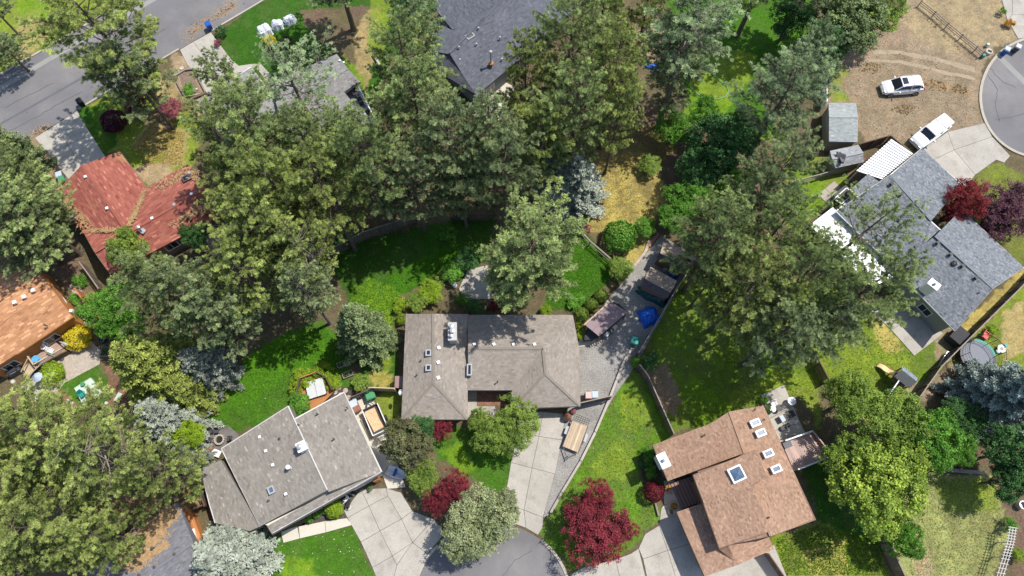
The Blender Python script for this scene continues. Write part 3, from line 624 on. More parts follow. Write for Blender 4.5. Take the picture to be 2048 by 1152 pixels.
L_YGRN = leafmat('yellow_green_leaves', (0.105, 0.205, 0.032), (0.37, 0.48, 0.09), 0.35, 0.4)
L_MID = leafmat('mid_green_leaves', (0.08, 0.13, 0.045), (0.30, 0.38, 0.15), 0.3, 0.4)
L_WALN = leafmat('bright_yellow_green_leaves', (0.12, 0.23, 0.028), (0.46, 0.56, 0.09), 0.35, 0.5)
L_SAGE = leafmat('sage_leaves', (0.19, 0.24, 0.095), (0.45, 0.48, 0.26), 0.3, 0.4)
L_YEL = leafmat('golden_leaves', (0.62, 0.50, 0.02), (0.88, 0.76, 0.06), 0.35, 0.2)
L_RED = leafmat('red_maple_leaves', (0.125, 0.016, 0.026), (0.36, 0.055, 0.075), 0.3, 0.5)
L_REDB = leafmat('bright_red_maple_leaves', (0.15, 0.016, 0.022), (0.37, 0.058, 0.062), 0.3, 0.4)
L_PURP = leafmat('purple_leaves', (0.07, 0.022, 0.04), (0.21, 0.085, 0.12), 0.3, 0.5)
L_PURD = leafmat('dark_purple_leaves', (0.05, 0.008, 0.022), (0.12, 0.02, 0.05), 0.2, 0.4)
L_PINK = leafmat('pink_red_leaves', (0.22, 0.05, 0.08), (0.44, 0.14, 0.17), 0.3, 0.4)
L_BRNG = leafmat('bronze_green_leaves', (0.13, 0.115, 0.055), (0.27, 0.29, 0.13), 0.3, 0.5)
L_ORNG = leafmat('orange_leaves', (0.45, 0.20, 0.01), (0.75, 0.40, 0.04), 0.3, 0.3)

TREES = []
def plant(name, proto, m, px, py, rpx, h, label, cat='tree', group=None, rz=None, bark=None, hk=0.62, crown='crown', stem='trunk', flat=1.0):
    """plant whose crown is seen round photo pixel (px, py) with radius rpx; it stands at its own foot on the ground"""
    cm, wm, H0, R0 = proto
    hc = h * hk; p = G(px, py, hc); Rw = rpx / PPM(px, py, hc)
    t = thing(name, label, cat, (p.x, p.y, 0), rnd.uniform(0, 6.28) if rz is None else rz, group)
    s = Rw / R0; sz = h / H0
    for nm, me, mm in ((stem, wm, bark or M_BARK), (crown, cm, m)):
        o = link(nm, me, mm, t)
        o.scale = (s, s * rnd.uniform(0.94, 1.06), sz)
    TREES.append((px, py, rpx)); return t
# ---------------------------------------------------------------- every tree and shrub: prototype, material, crown pixel, radius, height, label
GP = 'tall ponderosa pines between the houses'
PINE_LIST = [
 # px, py, r, h, variant, mat, label
 (215,75,112,19,0,'Y','big spreading pine overhanging the wide street at the top left'),
 (268,160,70,14,1,'D','lower pine beside the street, above the dark purple bushes'),
 (-25,5,46,9,2,'D','pine cut by the top left corner of the view'),
 (14,100,42,6,3,'D','small dark pine on the verge left of the wide street'),
 (662,-88,92,18,1,'D','pine at the top edge casting shade over the wrapped lawn chairs'),
 (462,192,58,16,4,'N','pine over the corner of the light grey garage roof beside the driveway'),
 (598,190,104,18,'s0','B','open thin pine with bare limbs over the light grey roof'),
 (450,285,74,16,2,'Y','pine just right of the red roof gable top'),
 (520,290,92,21,0,'N','tall pine in the grove south of the light grey house'),
 (505,375,84,16,3,'Y','yellowish pine at the right end of the red roof'),
 (630,318,74,18,1,'N','pine below the middle of the light grey house'),
 (560,400,88,21,4,'Y','yellowish pine in the thick of the grove right of the red roof'),
 (515,460,70,17,1,'Y','pine above the dark deck behind the red-roofed house'),
 (822,45,66,17,3,'B','pine left of the dark slate roof, nearest the top edge'),
 (812,142,72,18,0,'N','pine by the low wall left of the dark slate roof'),
 (705,300,62,17,2,'N','pine beside the furnished deck of the light grey house'),
 (835,228,86,20,1,'N','tall pine below the lower corner of the dark slate roof'),
 (745,335,86,21,4,'N','tall pine in the middle of the central grove'),
 (655,395,80,19,0,'Y','pine above the small pale clearing in the grove'),
 (825,370,84,16,2,'D','dark pine at the lower edge of the grove, over the shaded fence'),
 (905,305,84,20,3,'D','pine at the heart of the grove below the dark slate house'),
 (985,290,66,19,1,'D','pine beneath the pale patio of the dark slate house'),
 (922,380,66,13,4,'D','short dark pine above the shaded lawn'),
 (1010,340,74,18,0,'D','pine left of the silver blue spruce'),
 (1052,170,70,18,2,'Y','yellowish pine right of the dark slate roof corner'),
 (1140,110,84,20,0,'N','tall bushy pine right of the dark slate roof'),
 (1205,25,74,18,4,'Y','pine at the top edge right of the dark slate roof'),
 (1150,235,84,20,3,'N','tall pine between the dark slate house and the dry meadow'),
 (1085,285,66,17,1,'Y','pine directly above the silver blue spruce'),
 (1228,165,72,19,1,'Y','pine left of the half hidden blue tarp'),
 (1235,245,56,16,2,'Y','pine above the top edge of the dry meadow'),
 (1378,72,104,19,'s1','B','wide pale pine above the green hose lawn'),
 (1350,150,66,15,'s1','D','thin pine standing over the blue tarp under the trees'),
 (1290,40,60,17,4,'Y','pine between the two at the top edge, its trunk shadow on bare ground'),
 (1612,130,58,15,2,'B','upper bluish pine beside the little grey-green shed'),
 (1562,200,88,18,0,'B','rounded bluish pine left of the little grey-green shed'),
 (1052,518,120,16,5,'N','single round pine just behind the big central roof'),
 (62,442,88,13,1,'N','big pine left of the red roof'),
 (42,478,84,10,0,'D','pine over the top of the orange tan roof'),
 (18,372,76,15,3,'N','pine left of the two bins by the red-roofed house'),
 (338,590,92,18,4,'N','pine below the chimney of the red-roofed house'),
 (395,600,78,17,0,'D','pine between the bright green tree and the long lawn'),
 (545,470,84,19,3,'Y','yellowish pine left of the shaded fence'),
 (612,505,74,17,'s1','Y','half bare pine with grey dead limbs left of the centre lawn'),
 (500,560,78,17,2,'Y','pine above the top end of the long bright lawn'),
 (450,640,66,15,1,'D','dark pine right behind the big silvery spruce'),
 (610,585,62,15,'s1','D','leaning thin pine with many dead branches over the lawn edge'),
 (1430,490,86,19,1,'N','pine just right of the two brown sheds'),
 (1545,360,74,18,0,'D','pine above the right-hand grove, below the bluish pines'),
 (1500,420,66,17,4,'D','pine in the upper middle of the right-hand grove'),
 (1542,476,78,20,2,'N','tall pine in the middle of the right-hand grove'),
 (1708,478,86,19,'s0','N','tall pine leaning over the white patio roof'),
 (1490,585,88,18,3,'Y','pine whose shade falls on the parked gravel yard'),
 (1592,566,86,20,4,'N','pine in the heart of the right-hand grove'),
 (1706,602,86,20,0,'N','pine against the long wall of the dark grey house'),
 (1560,670,78,17,1,'D','lowest pine of the right-hand grove, over its shaded lawn'),
 (1650,655,70,17,'s1','D','thin pine with grey twigs at the lower right of the grove'),
 (1420,560,50,12,2,'Y','small pine behind the fence of the gravel yard'),
 (110,870,112,18,0,'Y','upper pine of the wood in the lower left corner'),
 (215,905,98,18,'s1','Y','pine with dead branches showing in the lower left wood'),
 (328,948,66,16,3,'Y','pine of the lower left wood nearest the fire pit'),
 (20,960,96,18,1,'Y','pine at the left edge above the lower left corner'),
 (110,1060,108,17,2,'Y','lowest big pine of the lower left wood'),
 (215,1075,78,15,4,'Y','pine touching the needle strewn grey roof'),
 (20,1110,84,15,3,'Y','pine in the very corner at the lower left'),
 (1540,-75,88,18,0,'N','pine beyond the top edge shading the hose lawn'),
 (1640,-60,80,17,2,'D','pine beyond the top edge above the grey green tree'),
 (30,840,60,15,4,'Y','pine beside the left garden stepping stones'),
]
PM = {'N': L_PINE, 'Y': L_PINEY, 'B': L_PINEB, 'D': L_PINED}
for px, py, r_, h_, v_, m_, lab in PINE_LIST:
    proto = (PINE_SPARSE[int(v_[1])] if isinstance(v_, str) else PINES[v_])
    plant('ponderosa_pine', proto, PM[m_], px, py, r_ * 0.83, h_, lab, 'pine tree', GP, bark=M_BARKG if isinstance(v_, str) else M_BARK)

SPR = [
 ('blue_spruce', 0, L_SPRS, 1148,375,76,8,'silver blue spruce at the left edge of the dry meadow', 1),
 ('blue_spruce', 1, L_SPRB, 1110,345,50,9,'darker blue spruce behind the silver one by the meadow', 0),
 ('blue_spruce', 1, L_SPRS, 415,738,60,8,'silvery blue spruce at the left end of the long lawn', 1),
 ('blue_spruce', 0, L_SPRS, 342,840,74,8,'blue spruce above the fire pit patio', 0),
 ('fir_tree', 1, L_SPRY, 335,748,98,13,'yellow green fir beside the stone edged garden beds', 1),
 ('fir_tree', 0, L_SPRG, 728,668,62,11,'dark green fir between the long lawn and the centre lawn', 1),
 ('fir_tree', 1, L_SPRY, 385,790,50,8,'smaller yellow green fir at the lawn corner', 0),
 ('blue_spruce', 1, L_SPRB, 2000,792,88,11,'big blue spruce beside the trampoline', 1),
 ('white_fir', 0, L_SPRS, 462,1118,92,8,'pale grey conifer below the orange wooden wall', 1),
 ('blue_spruce', 0, L_SPRS, 385,915,34,6,'little grey blue spruce beside the lime bush', 0),
 ('fir_tree', 0, L_SPRG, 30,312,50,11,'green fir at the left edge beside the brown verge', 0),
]
for nm, v, m_, px, py, r_, h_, lab, _ in SPR:
    plant(nm, SPRUCES[v], m_, px, py, r_ * 1.05, h_, lab, 'conifer', hk=0.3)

LEAF = [
 # name, proto, mat, px, py, r, h, label
 ('maple_tree', LACY[0], L_RED, 1190,1058,70,5.5,'large dark red maple on the front lawn by the lower road', ),
 ('maple_tree', LACY[1], L_RED, 1192,1000,42,5.5,'upper lobe of red maple foliage, second stem on the same lawn'),
 ('maple_tree', LACY[1], L_RED, 1240,1060,34,4.5,'right hand stem of dark red maple on the front lawn'),
 ('maple_tree', LACY[0], L_REDB, 1925,405,44,6.5,'bright red maple over the edge of the dark grey roof'),
 ('maple_tree', LACY[1], L_REDB, 1900,428,26,5.0,'small bright red maple in the notch of the dark grey roof'),
 ('plum_tree', LACY[0], L_PURP, 2012,420,62,6.0,'purple leaved tree at the right edge beside the bright red maple'),
 ('plum_tree', LACY[1], L_PURP, 1985,455,40,4.5,'lower purple leaved tree above the yellow lawn strip'),
 ('maple_tree', LACY[1], L_RED, 908,975,36,4.5,'wine red maple left of the front lawn by the driveway'),
 ('maple_tree', LACY[0], L_RED, 874,1005,28,4.0,'lower wine red maple touching the sage green tree'),
 ('maple_tree', LACY[0], L_RED, 880,858,27,3.2,'small wine red maple below the central roof corner'),
 ('sage_tree', LEAFY[0], L_SAGE, 955,1045,72,7,'sage green tree between two driveways at the lower road'),
 ('sage_tree', LEAFY[2], L_SAGE, 925,1085,48,6,'lower sage green tree shading the grey road'),
 ('sage_tree', LEAFY[1], L_SAGE, 1000,1020,44,5.5,'sage green tree leaning over the curved driveway foot'),
 ('green_tree', LACY[1], L_YGRN, 1030,855,60,5.5,'yellow green tree in front of the courtyard'),
 ('green_tree', LEAFY[0], L_YGRN, 985,870,44,5,'green tree on the front lawn left of the courtyard tree'),
 ('green_tree', LEAFY[2], L_YGRN, 960,840,28,3.5,'small green tree touching the central roof corner'),
 ('bronze_tree', LEAFY[1], L_BRNG, 815,890,54,6,'bronze green tree beside the cream side yard'),
 ('green_tree', LEAFY[2], L_DARK, 838,868,38,5,'dark green tree just below the central roof'),
 ('yellow_green_bush', LEAFY[0], L_YGRN, 845,955,38,3.5,'yellow green bush left of the wine red maple'),
 ('green_tree', LEAFY[0], L_GREEN, 222,625,56,8,'bright green tree right of the golden bush'),
 ('green_tree', LEAFY[2], L_GREEN, 258,648,44,7,'green tree behind the bright one near the garden beds'),
 ('green_tree', LEAFY[1], L_YGRN, 262,500,38,7,'yellow green tree touching the lower edge of the red roof'),
 ('green_tree', LEAFY[2], L_DARK, 395,478,28,6,'small dark green tree at the right end of the red roof'),
 ('green_tree', LEAFY[0], L_GREEN, 1345,258,42,5.5,'vivid green tree below the blue tarp'),
 ('green_tree', LEAFY[1], L_DARK, 1445,290,72,7,'dark green tree at the top right of the meadow'),
 ('green_tree', LEAFY[2], L_GREEN, 1405,235,38,6,'green tree touching the green hose'),
 ('green_tree', LEAFY[0], L_DARK, 1398,335,56,6,'dark green tree right of the dry meadow'),
 ('green_tree', LEAFY[1], L_DARK, 1480,260,36,6,'dark green tree between lawn and bluish pine'),
 ('green_bush', LEAFY[2], L_YGRN, 1300,330,27,2.0,'light green bush in the top of the dry meadow'),
 ('green_tree', LEAFY[0], L_GREEN, 1372,402,46,5.5,'vivid green tree at the right side of the dry meadow'),
 ('green_tree', LEAFY[2], L_GREEN, 1345,440,34,4.5,'green tree just above the two brown sheds'),
 ('green_tree', LEAFY[1], L_GREEN, 1465,375,42,5.5,'vivid green tree at the left of the right-hand grove'),
 ('green_tree', LEAFY[0], L_GREEN, 1420,395,32,4.5,'green tree between the vivid ones near the grove'),
 ('round_bush', BALL[0], L_GREEN, 1240,471,34,2.6,'large rounded green bush at the foot of the dry meadow'),
 ('green_bush', LEAFY[0], L_DARK, 935,520,26,2.6,'dark bush at the head of the small terrace behind the central roof'),
 ('green_bush', SHRUBS[1], L_GREEN, 925,600,15,1.1,'green plant between the terrace and the central roof'),
 ('green_bush', LEAFY[2], L_GREEN, 1290,455,25,2.4,'green bush between the rounded bush and the brown sheds'),
 ('green_bush', LEAFY[0], L_YGRN, 1240,537,28,2.4,'yellow green bush at the end of the rail fence'),
 ('walnut_tree', LEAFY[1], L_WALN, 1745,975,98,9,'big yellow green tree right of the tan house'),
 ('walnut_tree', LEAFY[0], L_YGRN, 1690,925,54,7,'yellow green tree just right of the mauve deck'),
 ('walnut_tree', LEAFY[2], L_WALN, 1800,930,58,8,'yellow green tree above the pale dry lawn'),
 ('green_tree', LEAFY[1], L_GREEN, 1800,1078,42,6,'green tree over the end of the bottom fence'),
 ('ash_tree', LEAFY[2], L_YGRN, 1700,800,62,8,'green tree below the slide'),
 ('ash_tree', LEAFY[0], L_YGRN, 1780,845,74,8.5,'broad green tree left of the blue spruce'),
 ('ash_tree', LEAFY[1], L_GREEN, 1850,880,64,8,'green tree above the low timber wall'),
 ('ash_tree', LEAFY[2], L_GREEN, 1905,900,42,7,'green tree at the right end of the broad green row'),
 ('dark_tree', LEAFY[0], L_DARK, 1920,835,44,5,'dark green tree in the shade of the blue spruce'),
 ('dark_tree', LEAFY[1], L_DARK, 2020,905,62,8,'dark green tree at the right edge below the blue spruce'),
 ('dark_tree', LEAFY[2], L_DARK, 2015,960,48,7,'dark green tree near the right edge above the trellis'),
 ('green_tree', LEAFY[1], L_MID, 1690,52,80,9,'grey green tree above the bare lot'),
 ('green_tree', LEAFY[0], L_YGRN, 1748,32,56,8,'light green tree at the top edge beside the bare lot'),
 ('green_tree', LEAFY[2], L_DARK, 1580,40,52,7,'dark green tree at the top behind the bluish pines'),
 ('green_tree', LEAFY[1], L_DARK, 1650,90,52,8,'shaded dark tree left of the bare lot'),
 ('purple_bush', BALL[1], L_PURD, 226,241,25,2.0,'round dark purple bush on the left front lawn'),
 ('purple_bush', LACY[0], L_PURD, 272,212,24,2.2,'dark purple bush under the street pine'),
 ('purple_bush', LACY[1], L_PINK, 345,218,28,2.6,'pinkish red bush by the timber planter bed'),
 ('purple_bush', LACY[0], L_PURD, 574,84,12,1.5,'little dark red bush beside the wrapped lawn chairs'),
 ('golden_bush', LACY[1], L_YEL, 540,82,15,1.5,'small golden bush beside the wrapped lawn chairs'),
 ('golden_bush', BALL[0], L_YEL, 153,675,27,1.8,'large golden yellow bush by the orange tan house'),
 ('round_bush', BALL[1], L_LIME, 103,746,24,1.9,'lime bush below the garden deck stairs'),
 ('round_bush', BALL[0], L_LIME, 668,1018,19,1.5,'round lime bush in the mulch bed by the pale footpath'),
 ('green_bush', SHRUBS[0], L_GREEN, 618,1039,9,0.7,'small green plant at the left of the mulch bed row'),
 ('green_bush', SHRUBS[1], L_GREEN, 634,1031,8,0.7,'middle small green plant of the mulch bed row'),
 ('green_bush', SHRUBS[0], L_GREEN, 646,1022,8,0.7,'small green plant next to the round lime bush'),
 ('lime_bush', LEAFY[2], L_LIME, 384,872,36,5.5,'lime green bush left of the fire pit'),
 ('maple_tree', BALL[0], L_RED, 1308,984,21,2.2,'small round red maple by the entry steps of the tan house'),
 ('round_bush', BALL[1], L_YGRN, 1183,609,13,1.4,'middle clipped bush of the three beside the mauve carport'),
 ('round_bush', BALL[0], L_YGRN, 1203,590,14,1.4,'upper clipped bush of the three beside the mauve carport'),
 ('round_bush', BALL[1], L_YGRN, 1163,629,15,1.5,'lower clipped bush of the three beside the mauve carport'),
 ('green_bush', SHRUBS[0], L_GREEN, 1153,603,18,1.1,'loose green bush left of the clipped bushes'),
 ('green_bush', SHRUBS[1], L_LIME, 1090,622,16,1.0,'lime plant at the back edge of the central roof'),
 ('green_bush', SHRUBS[0], L_LIME, 1163,668,12,1.0,'lime shrub in the corner beside the mauve carport'),
 ('green_bush', SHRUBS[1], L_LIME, 1158,650,9,0.9,'small lime shrub against the right wall of the central house'),
 ('green_bush', LEAFY[0], L_LIME, 862,585,28,2.2,'lime bush on the terrace behind the central roof'),
 ('green_bush', LEAFY[2], L_YGRN, 835,605,24,2.0,'yellow green bush beside the lime terrace bush'),
 ('green_bush', LEAFY[1], L_GREEN, 905,545,24,1.8,'green bush at the shaded lawn terrace edge'),
 ('green_bush', SHRUBS[0], L_LIME, 800,612,17,1.2,'upper bush of the hedge left of the central roof'),
 ('green_bush', SHRUBS[1], L_LIME, 803,640,14,1.2,'second bush of the hedge left of the central roof'),
 ('green_bush', SHRUBS[0], L_YGRN, 878,560,18,1.4,'small bush above the lime terrace bush'),
 ('red_bush', SHRUBS[1], L_RED, 988,612,14,1.3,'red bush against the back wall of the central house'),
 ('green_bush', SHRUBS[0], L_DARK, 950,615,20,1.3,'dark bush against the back wall of the central house'),
 ('green_bush', SHRUBS[1], L_LIME, 643,744,26,1.3,'top bush of the ring round the hot tub deck'),
 ('green_bush', SHRUBS[0], L_LIME, 608,757,24,1.3,'left bush of the ring round the hot tub deck'),
 ('green_bush', SHRUBS[1], L_LIME, 593,778,18,1.2,'lime bush at the left corner of the hot tub deck'),
 ('green_bush', SHRUBS[0], L_LIME, 662,762,20,1.1,'lime bush at the right corner of the hot tub deck'),
 ('green_bush', LEAFY[1], L_GREEN, 600,808,25,1.8,'green bush between hot tub deck and grey roof'),
 ('green_bush', LEAFY[2], L_YGRN, 722,765,20,1.6,'yellow green bush near the raised beds'),
 ('orange_bush', SHRUBS[0], L_ORNG, 2020,47,11,0.9,'orange bush beside the top right driveway'),
 ('green_bush', SHRUBS[1], L_GREEN, 2005,22,9,1.0,'green shrub above the orange bush'),
 ('pink_bush', SHRUBS[1], L_PINK, 1172,460,14,1.2,'greyish pink bush at the upper end of the rail fence'),
 ('pink_bush', SHRUBS[0], L_PINK, 436,86,9,0.8,'pink flowering bush beside the blue street bin'),
 ('green_bush', SHRUBS[1], L_DARK, 444,62,15,1.2,'dark bush beside the blue street bin'),
 ('green_bush', SHRUBS[0], L_GREEN, 378,178,15,0.8,'green plants in the timber planter bed'),
 ('round_bush', BALL[0], L_GREEN, 1272,724,12,1.6,'round green bush at the meeting point of the fences'),
 ('green_bush', SHRUBS[0], L_DARK, 1300,722,20,1.5,'dark bush right of the fence corner'),
 ('green_bush', SHRUBS[0], L_GREEN, 1298,912,19,1.3,'green bush in the shaded bed beside the tan house chimney'),
 ('green_bush', SHRUBS[1], L_DARK, 1288,925,14,1.0,'dark plant in the shaded bed beside the tan house'),
 ('green_bush', SHRUBS[0], L_GREEN, 1302,942,14,1.0,'lower green plant in the shaded bed beside the tan house'),
 ('green_bush', SHRUBS[1], L_LIME, 1985,660,15,1.0,'green plant beside the red toy seat'),
 ('green_bush', SHRUBS[0], L_GREEN, 2018,1050,16,1.4,'climbing plant at the head of the white trellis'),
 ('green_bush', SHRUBS[1], L_LIME, 2036,1110,16,1.3,'plant beside the middle of the white trellis'),
 ('green_bush', SHRUBS[0], L_GREEN, 150,598,13,0.8,'green plants at the side wall of the orange tan house'),
 ('green_bush', SHRUBS[1], L_GREEN, 165,620,13,0.8,'lower green plants at the side wall of the orange tan house'),
 ('green_bush', SHRUBS[0], L_LIME, 92,795,13,0.6,'low lime plants among the round garden ornaments'),
 ('green_bush', SHRUBS[1], L_GREEN, 160,560,18,1.0,'green plants in the narrow garden above the orange tan house'),
 ('green_bush', SHRUBS[0], L_GREEN, 1528,800,10,0.9,'bush at the corner of the tan house rear patio'),
 ('green_bush', SHRUBS[1], L_GREEN, 1538,820,9,0.9,'bush on the edge of the tan house patio'),
 ('green_bush', SHRUBS[0], L_DARK, 690,478,20,1.6,'dark bush at the left end of the shaded fence'),
 ('green_bush', SHRUBS[1], L_GREEN, 895,470,22,1.4,'bush in the shaded lawn under the grove'),
 ('green_bush', SHRUBS[0], L_DARK, 1155,445,20,1.5,'dark bush between the spruce and the rail fence'),
]
for row in LEAF:
    nm, proto, m_, px, py, r_, h_, lab = row
    cat = 'tree' if h_ > 3 else 'bush'
    plant(nm, proto, m_, px, py, r_ * 0.98, h_, lab, cat, hk=0.55, stem='trunk' if h_ > 3 else 'stem')
def ground_tufts(n, seed, polys, m, name, label, hgt=0.16, wid=0.05):
    r = np.random.default_rng(seed); V = []
    per = [[(q.x, q.y) for q in (G(a, b) for a, b in P)] for P in polys]
    xs, ys = [], []
    for P in per:
        A = np.array(P); k = n // len(per); x = r.uniform(A[:, 0].min(), A[:, 0].max(), k * 2); y = r.uniform(A[:, 1].min(), A[:, 1].max(), k * 2)
        ok = inpoly(x, y, P); xs.append(x[ok]); ys.append(y[ok])
    x = np.concatenate(xs); y = np.concatenate(ys); k = len(x)
    tv, tf = needle_tuft(6, 1.25, wid / hgt, r)
    dirs = np.tile([0, 0, 1.0], (k, 1)) + r.normal(size=(k, 3)) * 0.15
    V, Fc = stamp(tv, tf, np.stack([x, y, np.zeros(k)], 1), dirs, hgt * r.uniform(0.6, 1.5, k), r)
    o = link(name, np_mesh(name, V, Fc, np.repeat(r.uniform(0, 1, k), len(tf))), m, None, 'stuff'); o['label'] = label; o['category'] = 'grass'
    return o
L_DGR = leafmat('dry_grass_blades', (0.42, 0.31, 0.085), (0.62, 0.49, 0.18), 0.3, 0.3)
L_GGR = leafmat('green_grass_blades', (0.06, 0.19, 0.01), (0.12, 0.31, 0.02), 0.35, 0.3)
L_PGR = leafmat('pale_grass_blades', (0.24, 0.29, 0.08), (0.38, 0.40, 0.15), 0.3, 0.3)
L_YGR = leafmat('yellowing_grass_blades', (0.11, 0.23, 0.016), (0.23, 0.35, 0.035), 0.35, 0.3)
ground_tufts(2500, 5, [[(1150,430),(1190,330),(1260,300),(1330,380),(1335,400),(1305,440),(1240,462),(1185,465)]], L_DGR, 'meadow_grass', 'tall dry orange grass of the meadow', 0.07, 0.03)
ground_tufts(16000, 6, [[(1110,460),(1150,445),(1235,525),(1215,565),(1160,620),(1090,620)], [(700,570),(760,555),(935,480),(930,530),(800,590),(775,720),(700,640)], [(400,835),(440,770),(640,650),(690,700),(640,745),(590,760),(580,800),(460,865)]], L_GGR, 'lawn_grass', 'short deep green grass of the irrigated back lawns', 0.06, 0.035)
ground_tufts(11000, 7, [[(1350,780),(1640,650),(1735,640),(1830,715),(1790,800),(1640,790),(1450,830),(1400,850)], [(1222,805),(1262,745),(1300,775),(1340,862),(1275,910),(1285,1000),(1320,1030),(1240,1110),(1150,1135),(1085,1070)], [(1550,1078),(1640,1050),(1760,1085),(1780,1150),(1570,1150)]], L_YGR, 'yellowing_lawn_grass', 'uneven yellowing grass of the lawns on the right', 0.06, 0.035)
ground_tufts(2500, 8, [[(1830,960),(1990,955),(2010,1080),(1985,1150),(1820,1150)]], L_PGR, 'parched_lawn_grass', 'pale yellow green grass of the parched lawn by the white trellis', 0.05, 0.03)
ground_tufts(1500, 9, [[(300,250),(370,265),(365,330),(290,330),(262,295)]], L_DGR, 'dry_lawn_grass', 'pale dry grass of the verge and the front yard', 0.09, 0.04)

L_WEED = leafmat('dry_weeds', (0.36, 0.25, 0.12), (0.52, 0.38, 0.19), 0.2, 0.3)
ground_tufts(420, 12, [[(1842,168),(1862,158),(1888,166),(1895,180),(1868,184)], [(1898,180),(1915,169),(1940,178),(1930,190)], [(1715,140),(1735,122),(1765,130),(1750,148)], [(1775,222),(1805,206),(1840,215),(1815,230)], [(1840,35),(1870,30),(1960,100),(1940,120)]], L_WEED, 'dry_weeds', 'clumps of dry brownish weeds on the bare lot', 0.14, 0.04)
def fleck_field(name, label, polys, n, seed, m, s0, s1):
    r = random.Random(seed); mb = MB()
    for P in polys:
        x0, x1 = min(p[0] for p in P), max(p[0] for p in P); y0, y1 = min(p[1] for p in P), max(p[1] for p in P)
        A = np.array([[r.uniform(x0, x1), r.uniform(y0, y1)] for _ in range(n)]); ok = inpoly(A[:, 0], A[:, 1], P)
        for (x, y) in A[ok]:
            w = G(x, y, 0.07); a = r.uniform(0, 6.28); k = r.uniform(s0, s1); q = k * r.uniform(0.4, 1)
            d = Vector((math.cos(a), math.sin(a), 0)) * k; s = Vector((-math.sin(a), math.cos(a), r.uniform(-0.3, 0.3))) * q
            mb.add([w - d, w + s, w + d, w - s], [(0, 1, 2, 3)], r.random())
    o = mb.build(name, m, None, kind='stuff'); o['label'] = label; o['category'] = 'debris'
fleck_field('fallen_flecks', 'pale petals and leaves scattered over the lawns', [[(410,830),(450,770),(640,660),(690,700),(640,745),(590,760),(520,850)], [(1590,700),(1730,640),(1830,712),(1800,800),(1640,770)], [(555,1080),(700,1058),(745,1150),(560,1150)], [(1120,1020),(1230,810),(1330,860),(1270,920),(1310,1040),(1160,1130)], [(1380,120),(1500,110),(1440,220),(1370,200)]], 60, 3, mat('pale_flecks', (0.46, 0.43, 0.26), 0.8, 0.2, 3, 0.1, 20), 0.03, 0.075)
fleck_field('stones', 'small stones and clods strewn over the bare lot', [[(1700,110),(1800,60),(1830,90),(1950,150),(1960,230),(1880,270),(1740,285),(1700,240)]], 900, 4, mat('clods', (0.20, 0.15, 0.10), 0.95, 0.3, 3, 0.1, 20, tone2=(0.42, 0.35, 0.27)), 0.03, 0.09)
fleck_field('road_debris', 'cones and needles scattered over the wide street', [[(0,160),(130,80),(300,0),(500,0),(160,215),(50,285),(0,300)]], 90, 5, mat('brown_flecks', (0.16, 0.10, 0.06), 0.95, 0.3, 3, 0.1, 20), 0.04, 0.10)
# ---------------------------------------------------------------- houses
from mathutils.geometry import tessellate_polygon
def clip_poly(sub, clip):
    out = sub
    n = len(clip)
    for i in range(n):
        a = clip[i]; b = clip[(i + 1) % n]; inp = out; out = []
        if not inp: return []
        ex, ey = b[0] - a[0], b[1] - a[1]
        sd = [ex * (p[1] - a[1]) - ey * (p[0] - a[0]) for p in inp]
        for j in range(len(inp)):
            p, q = inp[j], inp[(j + 1) % len(inp)]; sp, sq = sd[j], sd[(j + 1) % len(inp)]
            if sp >= 0: out.append(p)
            if (sp >= 0) != (sq >= 0):
                t = sp / (sp - sq); out.append((p[0] + (q[0] - p[0]) * t, p[1] + (q[1] - p[1]) * t))
    return out
def shmat(name, a, b, tone=0.3, stain=None, **k):
    return mat(name, a, 0.92, 0.10, 0.6, 0.16, 22, 0.5, 60, tone=tone, tone2=b, stain=stain, stain_scale=k.get('ss', 0.5), stain_lo=k.get('lo', 0.52), stain_hi=k.get('hi', 0.68), spec=0.15)
